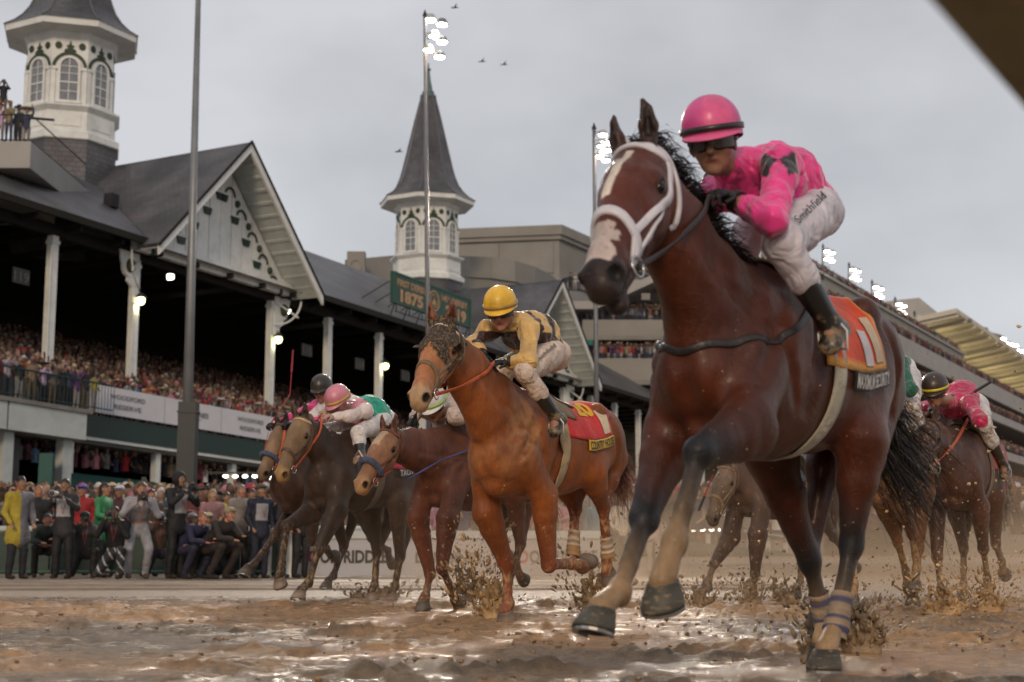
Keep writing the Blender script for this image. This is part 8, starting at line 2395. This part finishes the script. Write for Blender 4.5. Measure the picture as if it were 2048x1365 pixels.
# --- 5: liver chestnut with blue noseband, rider in white
if True:
    c5 = dict(name='_liver', body=(0.1080, 0.0360, 0.0200), light=(0.1120, 0.0400, 0.0240), legs=(.10, .033, .02), muzzle=(.36, .21, .10), face=(.26, .13, .07), hair=(.06, .022, .012), ear=(.14, .05, .03), pastern=(.12, .05, .03),
              blaze=[(.06, 0, .22, .0, .035, (.42, .30, .19))], rough=.48, mudcol=(.30, .20, .11), mudscale=34)
    h5 = make_horse('reddish brown racehorse with a fluffy blue noseband and pale forehead, white-helmeted jockey up', (-.28, 12.50), 29, .99, c5, {
        'RF': [(835, 1035, -.16), (860, 1148, -.13), (851, 1192, -.12), (847, 1208, -.12)],
        'LF': [(895, 1040, .18), (884, 1138, .16), (905, 1184, .14), (914, 1200, .14)],
        'LH': [(-.28, .19, .98), (-.50, .13, .53), (-.30, .12, .20), (-.20, .12, .08)],
        'RH': [(-.30, -.19, .98), (-.60, -.12, .56), (-.85, -.11, .35), (-.95, -.10, .24)]},
        (780, 862, 0), (710, 965, 0), res=.014, mudlevel=.5, seed=5)
    HORSES['h5'] = h5; fr = h5['fr']
    bridle(h5, mat('chestnut_leather', (.13, .04, .02), .45, .3, vscale=20, bump=.2, dirt=.4), steel, width=.022, noseband=False, shadow=mat('blue_sheepskin', (.07, .085, .14), .9, .4, vscale=30, bump=.8, bscale=50))
    tack(h5, (.03, .09, .05), hem=(.25, .16, .05), X=(-.44, .14), girth=(.5, .26, .08))
    J = dict(head=(868, 812, -.02), neck=(902, 826, .0), pelvis=(.05, 0, 2.0), lsh=(912, 832, .17), rsh=(878, 830, -.17), lel=(.42, .30, 1.62), lwr=(.58, .30, 1.40), lha=(.62, .30, 1.32),
             rel=(838, 822, -.22), rwr=(826, 840, -.16), rha=(822, 850, -.14), lhip=(0, .12, 1.93), rhip=(0, -.12, 1.93), lkn=(.36, .23, 1.66), rkn=(.36, -.23, 1.66), lan=(-.02, .33, 1.25), ran=(-.02, -.33, 1.25),
             ltoe=(.08, .34, 1.18), rtoe=(.08, -.34, 1.18))
    j5 = make_rider('jockey in muddy beige silks and a white cap edged in lime', h5, J, (.46, .36, .31), skin='tan', cap=(.66, .64, .62), band=(.30, .50, .08), facedir=(.85, .1, -.6), h=.011, mudv=.35,
                    quarters=(.55, .54, .54))
    reins(h5, orange_l, (j5['P']['rha'], j5['P']['rha']), .024)
    mb = MB(); a = j5['P']['lha']; b = atY(816, 959, a[1] - .45)
    mb.tube([a, a * .5 + b * .5 + A(0, 0, .03), b], [.009, .007, .009], 8)
    wh = mb.build('riding_whip', mat('blue_whip', (.06, .07, .20), .4, .4, vscale=8)); tag(wh, 'blue and grey riding whip held low against the shoulder of the reddish brown horse', 'whip')
    mb = MB(); a = j5['P']['rha']; b = atY(846, 800, a[1] - .15); c = atY(818, 858, a[1] - .05)
    mb.tube([c, (b + c) / 2], .013, 8); mb.tube([(b + c) / 2, b], .006, 6)
    wh = mb.build('riding_whip', mat('black_whip', (.012, .012, .012), .4, .2)); tag(wh, 'black-handled whip held up in front of the white-capped jockey', 'whip')

# --- 6: grey-brown horse seen under the leader
if True:
    c6 = dict(name='_greybrown', body=(0.0840, 0.0496, 0.0384), legs=(.06, .035, .026), muzzle=(.12, .085, .06), face=(.16, .11, .08), hair=(.03, .015, .012), pastern=(.14, .09, .06), rough=.55, mudcol=(.24, .17, .10), mudscale=30)
    h6 = make_horse('mud-coated grey-brown racehorse far behind, seen below the leader\'s belly', (2.70, 14.2), 42, .95, c6, {
        'RF': [(1462, 1072, -.16), (1428, 1128, -.13), (1417, 1160, -.12), (1414, 1172, -.12)],
        'LF': [(1515, 1070, .18), (1510, 1148, .16), (1506, 1190, .14), (1503, 1204, .14)],
        'LH': [(-.28, .19, .95), (-.72, .13, .62), (-1.05, .12, .42), (-1.15, .12, .33)],
        'RH': [(-.26, -.19, .93), (-.50, -.12, .50), (-.45, -.11, .18), (-.36, -.10, .07)]},
        (1452, 932, 0), (1433, 985, 0), res=.017, mudlevel=.62, seed=6)
    HORSES['h6'] = h6
    bridle(h6, muddy_l, steel, width=.022)
    tack(h6, (.05, .09, .14), hem=(.03, .10, .13), girth=(.08, .10, .06))
    J = dict(head=(.62, 0, 2.05), neck=(.48, 0, 1.95), pelvis=(-.02, 0, 1.92), lsh=(.40, .18, 1.93), rsh=(.40, -.18, 1.93), lel=(.55, .26, 1.7), lwr=(.74, .12, 1.66), lha=(.82, .1, 1.64),
             rel=(.55, -.26, 1.7), rwr=(.74, -.3, 1.5), rha=(.8, -.32, 1.42), lhip=(-.02, .12, 1.85), rhip=(-.02, -.12, 1.85), lkn=(.35, .22, 1.6), rkn=(.35, -.22, 1.6), lan=(-.05, .31, 1.18), ran=(-.05, -.31, 1.18),
             ltoe=(.05, .32, 1.1), rtoe=(.05, -.32, 1.1))
    j6 = make_rider('jockey in olive silks mostly hidden behind the leading bay', h6, J, (.16, .15, .08), skin='tan', cap=(.2, .18, .1), h=.016, mudv=.4)
    mb = MB(); Yw = 13.3; a = atY(1426, 950, Yw); b = atY(1397, 1022, Yw - .05); c = a * .4 + b * .6
    mb.tube([a, c], .007, 6); wh = mb.build('riding_whip', MATS.get('red_whip') or mat('red_whip', (.25, .01, .012), .4, .2)); tag(wh, 'red and black riding whip hanging down left of the mud-coated grey-brown horse', 'whip')
    mb = MB(); mb.tube([c, b], [.013, .012], 8); mb.build('handle', MATS.get('black_whip') or mat('black_whip', (.012, .012, .012), .4, .2), wh)

# --- 7 and 8: the two on the right
if True:
    c7 = dict(name='_tan', body=(0.2080, 0.1000, 0.0480), light=(0.2240, 0.1200, 0.0640), legs=(.19, .085, .04), muzzle=(.25, .15, .08), face=(.25, .13, .07), hair=(.14, .07, .035), pastern=(.22, .12, .06), rough=.5, mudcol=(.34, .22, .11), mudscale=30)
    Fr7 = Frame((3.22, 12.1), 29)
    def topx(Frm, l):
        P = Frm.w(A(*l)) - CAM; z = P @ CF
        return (1024 + FPX * P[0] / z, 682.5 - FPX * (P @ CU) / z, l[1])
    h7 = make_horse('tan chestnut racehorse with a yellow girth directly behind the leader\'s hindquarters', (3.22, 12.1), 29, 1.0, c7, {
        'RF': [(.62, -.17, .90), (.75, -.14, .50), (.80, -.13, .22), (.86, -.13, .10)],
        'LF': [(.48, .19, .88), (.02, .16, .62), (-.12, .15, .33), (-.02, .15, .20)],
        'LH': [(-.28, .19, .98), (-.30, .13, .50), (-.18, .12, .18), (-.08, .12, .07)],
        'RH': [(-.30, -.19, .98), (-.60, -.12, .56), (-.80, -.11, .3), (-.86, -.10, .18)]},
        topx(Fr7, (1.15, -.08, 1.72)), topx(Fr7, (1.50, -.14, 1.28)), res=.017, mudlevel=.6, seed=7)
    HORSES['h7'] = h7
    bridle(h7, muddy_l, steel, width=.022)
    tack(h7, (.55, .42, .32), hem=(.50, .40, .26), hemtext='IMPROBABLE', girth=(.62, .36, .07), X=(-.5, .1))
    J = dict(head=(.60, -.05, 2.10), neck=(.46, 0, 2.02), pelvis=(-.08, .05, 2.05), lsh=(.36, .2, 2.0), rsh=(.40, -.18, 2.0), lel=(.5, .3, 1.78), lwr=(.74, .14, 1.72), lha=(.82, .1, 1.70),
             rel=(.55, -.26, 1.78), rwr=(.74, -.14, 1.72), rha=(.82, -.1, 1.70), lhip=(-.06, .16, 1.95), rhip=(-.06, -.1, 1.95), lkn=(.30, .26, 1.66), rkn=(.35, -.22, 1.66), lan=(-.05, .34, 1.22), ran=(-.05, -.33, 1.22),
             ltoe=(.05, .35, 1.14), rtoe=(.05, -.34, 1.14))
    def sc7(V, C, P, ax, lat, bk):
        C = C.copy(); n = vnoise(V * 9, 4); C[n > .66] = A(.50, .34, .03); return C
    make_rider('jockey in green and gold silks peeking out behind the leader\'s rump', h7, J, (.01, .10, .065), skin='tan', cap=(.02, .12, .07), h=.014, mudv=.15, pantmud=.5, shirtcol=sc7)
if True:
    c8 = dict(name='_muddybay', body=(0.0800, 0.0336, 0.0224), legs=(.07, .035, .025), muzzle=(.05, .03, .02), face=(.05, .025, .018), hair=(.012, .007, .006), pastern=(.09, .05, .03), rough=.5, mudcol=(.30, .19, .10), mudscale=28)
    h8 = make_horse('mud-splashed brown racehorse at the right with a red and white number cloth', (4.15, 13.05), 29, 1.0, c8, {
        'RF': [(.48, -.17, .88), (.66, -.14, .42), (.62, -.13, .15), (.62, -.12, .05)],
        'LF': [(.42, .19, .86), (.18, .16, .50), (.02, .15, .24), (.05, .15, .12)],
        'LH': [(-.28, .19, .98), (-.58, .13, .55), (-.88, .12, .38), (-.98, .12, .28)],
        'RH': [(-.30, -.19, .98), (-.35, -.12, .50), (-.22, -.11, .18), (-.12, -.10, .07)]},
        (1858, 842, 0), (1832, 940, 0), res=.015, mudlevel=.6, seed=8)
    HORSES['h8'] = h8
    bridle(h8, brown_l, steel, width=.022)
    tack(h8, (.32, .03, .04), hem=(.42, .36, .28), hemtext='BY MY STANDARDS', X=(-.52, .12), girth=(.10, .06, .04),
         patches=((.45, .56, .35, .98, (.6, .58, .58), 'white_stripe'), (.70, .82, .45, .98, (.6, .58, .58), 'white_stripe')))
    J = dict(head=(1870, 786, -.02), neck=(1908, 805, .02), pelvis=(-.06, .02, 1.86), lsh=(1938, 808, .18), rsh=(1895, 810, -.18), lel=(1962, 843, .34), lwr=(1950, 835, .16), lha=(1938, 834, .12),
             rel=(.52, -.26, 1.75), rwr=(.7, -.12, 1.72), rha=(.78, -.1, 1.70), lhip=(-.04, .12, 1.80), rhip=(-.04, -.12, 1.80), lkn=(.32, .24, 1.60), rkn=(.35, -.22, 1.6), lan=(-.04, .33, 1.24), ran=(-.05, -.33, 1.22),
             ltoe=(.0, .34, 1.15), rtoe=(.05, -.34, 1.14))
    j8 = make_rider('jockey in hot pink silks and a brown cap with a yellow band, at right', h8, J, (.50, .015, .09), skin='tan', cap=(.035, .020, .014), band=(.62, .48, .02), facedir=(.93, -.1, -.35), h=.012, mudv=.22, goggle=True, pantmud=.45)
    reins(h8, orange_l, (j8['P']['lha'], j8['P']['rha']), .028)
    mb = MB(); a = atY(1886, 822, 12.6); b = atY(1982, 764, 12.55); c = a * .35 + b * .65
    mb.tube([a, c], .006, 6); wh = mb.build('riding_whip', MATS.get('red_whip') or mat('red_whip', (.25, .01, .012), .4, .2)); tag(wh, 'red whip with a thick black handle held by the hot pink jockey at the right', 'whip')
    mb = MB(); mb.tube([c, b], [.014, .013], 8); mb.build('handle', MATS.get('black_whip') or mat('black_whip', (.012, .012, .012), .4, .2), wh)
# ------------------------------------------------------------------ clods, splashes, flying mud and spray
mrng = np.random.default_rng(5)
def blob_templates(n=10):
    out = []
    for k in range(n):
        mb = MB(); mb.ball((0, 0, 0), 1, 7, 5); v = np.array(mb.v)
        v *= (1 + (vnoise(v * 1.9 + k * 7, k)[:, None] - .5) * 1.5) * A(1, mrng.uniform(.6, 1), mrng.uniform(.5, .9))
        out.append((v, mb.f))
    return out
BL = blob_templates()
mudm = attr_mat('thrown_mud', rough=.5, spec=.4, bump=.6, bscale=55, coat=.05)
MUDC = [A(.20, .125, .065), A(.13, .085, .05), A(.27, .16, .075), A(.10, .07, .045)]
def blobs(name, items, label, parent=None, kind='stuff', cols=None):
    """items: (position, radius, direction or None, stretch)"""
    V, F, C = [], [], []; nb = 0
    for p, r, d, st in items:
        v, f = BL[mrng.integers(len(BL))]; v = v * r
        M = np.array(Matrix.Rotation(mrng.uniform(0, 6.28), 3, Vector(mrng.normal(0, 1, 3)).normalized()))
        v = v @ M.T
        if d is not None: d = unit(d); v = v + np.outer(v @ d, d) * (st - 1)
        V.append(v + p); F += [tuple(i + nb for i in q) for q in f]; nb += len(v)
        c = (cols or MUDC)[mrng.integers(len(cols or MUDC))] * mrng.uniform(.75, 1.2)
        C.append(np.tile(c, (len(v), 1)))
    o = obj(name, np.concatenate(V), F, mudm, parent, smooth=True, col=np.concatenate(C), mud=np.zeros(nb), kind=kind)
    o['label'] = label
    return o

# clods lying on the churned surface, gathered into rows
it = []
pts = mrng.uniform((-7, 5.0), (8, 15.5), (26000, 2))
dens = np.clip((fbm(pts * A(1.0, 2.0), 3, 2) - .50) * 7, 0, 1) * np.clip((vnoise(pts * A(2.5, 5), 33) - .35) * 3, 0, 1)
keep = mrng.random(len(pts)) < dens * .8 + .02
pts = pts[keep]
hh, _ = ground_height(pts[:, 0], pts[:, 1])
for (x, y), h in zip(pts, hh):
    r = .0025 + .011 * mrng.random() ** 3
    if mrng.random() < .02: r *= 1.5
    it.append((A(x, y, max(h, -.004) + r * .35), r, A(1, 0, 0), mrng.uniform(1, 1.5)))
blobs('mud_clods', it, 'clods of mud scattered over the churned track', cols=[A(.12, .08, .05), A(.20, .13, .075), A(.26, .155, .08)])

def splash(label, base, height, width, n=260, lean=(0, 0, 0), lump=26, res=.014, cols=None, seed=0):
    """a crown of thrown mud: ragged sheets and lumps plus droplets"""
    rg = np.random.default_rng(seed + 100); lean = A(*lean); S = SDF(); base = A(*base); items = []
    c0 = (cols or MUDC)[0]; c1 = (cols or MUDC)[2 % len(cols or MUDC)]
    for k in range(lump):
        a = rg.uniform(0, 6.28); t = rg.random() ** 1.6; rr = width * (.25 + .75 * t) * rg.uniform(.2, 1)
        d = A(math.cos(a) * rr, math.sin(a) * rr * .7, 0)
        top = base + d + A(0, 0, height * (1 - .6 * rg.random()) * rg.random() ** .5) + lean * t
        foot = base + d * .45
        m_ = (foot + top) / 2 + rg.normal(0, width * .12, 3) * A(1, 1, .3)
        r = rg.uniform(.010, .032) * (width / .2) ** .4
        S.seg(foot, m_, r * 1.2, r * .7, r * 1.0, r * .4, up=(rg.normal(), rg.normal(), 0), k=.02, col=c0)
        S.seg(m_, top, r * .7, r * .35, r * .45, r * .3, k=.012, col=c0, col1=c1)
        S.ell(top, (0, 0, 1), r * .8, r * .7, r * .6, k=.012, col=c1)
    S.ell(base + A(0, 0, .0), (1, 0, 0), width * .5, .03, width * .4, k=.03, col=c0)
    nz = lambda P: (fbm(P * 26, 3, seed) - .47) * .050 + (vnoise(P * 75, seed) - .5) * .014
    V, F = S.mesh(res, nz); C, M = S.paint(V, c0)
    V[:, 2] = np.maximum(V[:, 2], -.02)
    root = obj('mud_splash', V, F, mudm, None, smooth=True, col=C, mud=np.zeros(len(V)), kind='stuff'); root['label'] = label
    for k in range(int(n * 2.4)):
        a = rg.uniform(0, 6.28); sp = rg.random() ** .6; t = rg.random()
        d = A(math.cos(a), math.sin(a) * .7, 0) * width * (.3 + 1.9 * sp * t)
        z = height * (1.7 * t * (1.1 - .4 * t)) * rg.uniform(.15, 1.25)
        items.append((base + d + A(0, 0, z) + lean * t * 1.3, .0016 + .011 * rg.random() ** 4.5, d + A(0, 0, .3), rg.uniform(1, 3.6)))
    o = blobs('mud_droplets', items, label.replace('splash', 'droplets round the splash'), cols=cols)
    o.parent = root; o.matrix_parent_inverse = Matrix.Identity(4); o.location = o.location - root.location
orange = [A(.40, .26, .13), A(.50, .34, .18), A(.30, .19, .09)]
brown = [A(.26, .18, .105), A(.34, .24, .14), A(.18, .125, .075)]
def gz(px, py): return atZ(px, py, 0)
splash('tall orange mud splash at the standing forefoot of the chestnut', gz(985, 1238), .52, .17, 480, lean=(-.10, 0, 0), lump=46, cols=orange, seed=1)
splash('mud splash hanging behind the chestnut\'s hind feet', gz(1190, 1222), .42, .24, 420, lean=(-.05, .1, 0), lump=34, cols=orange, seed=2)
splash('brown mud splash at the forefeet of the reddish brown horse', gz(925, 1205), .48, .24, 380, lean=(.1, 0, 0), lump=36, cols=brown + orange, seed=3)
splash('small mud splash at the hind feet of the dark brown horse', gz(775, 1193), .13, .26, 160, lump=20, cols=orange, seed=4)
splash('small mud splash beneath the dark brown horse', gz(722, 1195), .12, .22, 120, lump=16, cols=brown, seed=5)
splash('thick lump of mud thrown up left of the leader\'s bandaged hind foot', gz(1634, 1322) + A(-.02, 0, 0), .26, .085, 120, lump=26, cols=brown, seed=6, res=.010)
splash('thick dark mud heap right of the leader\'s bandaged hind foot', gz(1722, 1302), .25, .19, 200, lump=44, cols=brown, seed=7, res=.011)
splash('mud splash at the near forefoot of the mud-coated grey-brown horse', gz(1500, 1206), .22, .22, 240, lump=26, cols=brown, seed=8)
splash('mud splash at the hind feet of the mud-coated grey-brown horse', gz(1575, 1205), .26, .24, 240, lump=24, cols=brown, seed=9)
splash('mud splash beneath the tan chestnut behind the leader', gz(1885, 1228), .30, .30, 380, lump=30, cols=orange, seed=10)
splash('mud splash under the mud-splashed brown horse at the right', gz(1975, 1222), .34, .26, 340, lump=26, cols=orange, seed=11)
splash('low mud splash behind the leader\'s airborne forefoot', gz(1400, 1212), .20, .26, 260, lump=20, cols=brown, seed=12)
# mud in the air on the right
it = []
for k in range(2600):
    Y = mrng.uniform(6.4, 14.5); px = 2120 - 900 * mrng.random() ** 1.5; x = (px - 1024) / FPX * Y
    z = 1.5 * mrng.random() ** 1.9 * (1 if px > 1650 else .6)
    it.append((A(x, Y, z + .02), .002 + .011 * mrng.random() ** 4, A(.4, .8, .5), mrng.uniform(1, 2)))
for k in range(500):
    Y = mrng.uniform(8.5, 13); px = mrng.uniform(780, 1330); x = (px - 1024) / FPX * Y
    it.append((A(x, Y, .9 * mrng.random() ** 1.6 + .02), .0018 + .006 * mrng.random() ** 4, A(.4, .8, .5), mrng.uniform(1, 2)))
blobs('flying_mud', it, 'small lumps and drops of mud flying behind the horses', cols=orange + [A(.22, .14, .08)])
# rain drops
it = []
for k in range(700):
    Y = mrng.uniform(2.5, 12); x = mrng.uniform(-.38, .38) * Y; z = mrng.uniform(0, .55) * Y
    it.append((A(x, Y, z), .0011, A(.1, 0, -1), 2.2))
# low spray of muddy water hanging over the far half of the track
def spray(name, lo, hi, dens, label, seed=0., top=1.):
    m = bpy.data.materials.new(name); m.use_nodes = True; nt = m.node_tree; N, L = nt.nodes, nt.links; N.clear()
    out = N.new('ShaderNodeOutputMaterial'); v = N.new('ShaderNodeVolumePrincipled'); v.inputs['Color'].default_value = (.80, .62, .44, 1); v.inputs['Anisotropy'].default_value = .2
    tc = N.new('ShaderNodeTexCoord'); sx = N.new('ShaderNodeSeparateXYZ'); L.new(tc.outputs['Generated'], sx.inputs[0])
    n = N.new('ShaderNodeTexNoise'); n.inputs['Scale'].default_value = .9; n.inputs['Detail'].default_value = 3
    mp = N.new('ShaderNodeMapping'); mp.inputs['Location'].default_value = (seed, seed, 0); mp.inputs['Scale'].default_value = (1, 1, 1.6); L.new(tc.outputs['Object'], mp.inputs[0]); L.new(mp.outputs[0], n.inputs['Vector'])
    def edge(o, a, b, c=0., d=1.):
        r = N.new('ShaderNodeMapRange'); r.interpolation_type = 'SMOOTHSTEP'; r.inputs[1].default_value = a; r.inputs[2].default_value = b; r.inputs[3].default_value = c; r.inputs[4].default_value = d; L.new(o, r.inputs[0]); return r.outputs[0]
    parts = [edge(n.outputs['Fac'], .34, .66), edge(sx.outputs['Z'], 1, 0), edge(sx.outputs['X'], 0, .18), edge(sx.outputs['X'], 1, .9), edge(sx.outputs['Y'], 0, .2)]
    cur = parts[0]
    for p in parts[1:]:
        q = N.new('ShaderNodeMath'); q.operation = 'MULTIPLY'; L.new(cur, q.inputs[0]); L.new(p, q.inputs[1]); cur = q.outputs[0]
    q = N.new('ShaderNodeMath'); q.operation = 'MULTIPLY'; L.new(cur, q.inputs[0]); q.inputs[1].default_value = dens; L.new(q.outputs[0], v.inputs['Density']); L.new(v.outputs[0], out.inputs['Volume'])
    mb = MB(); mb.hexa([(x, y, z) for z in (lo[2], hi[2]) for x, y in ((lo[0], lo[1]), (hi[0], lo[1]), (hi[0], hi[1]), (lo[0], hi[1]))])
    o = mb.build(name, m, kind='stuff'); o['label'] = label
spray('muddy_spray', (-2.2, 10.6, .0), (9.5, 23.5, 1.7), .19, 'brown muddy spray hanging low over the track behind the galloping horses')
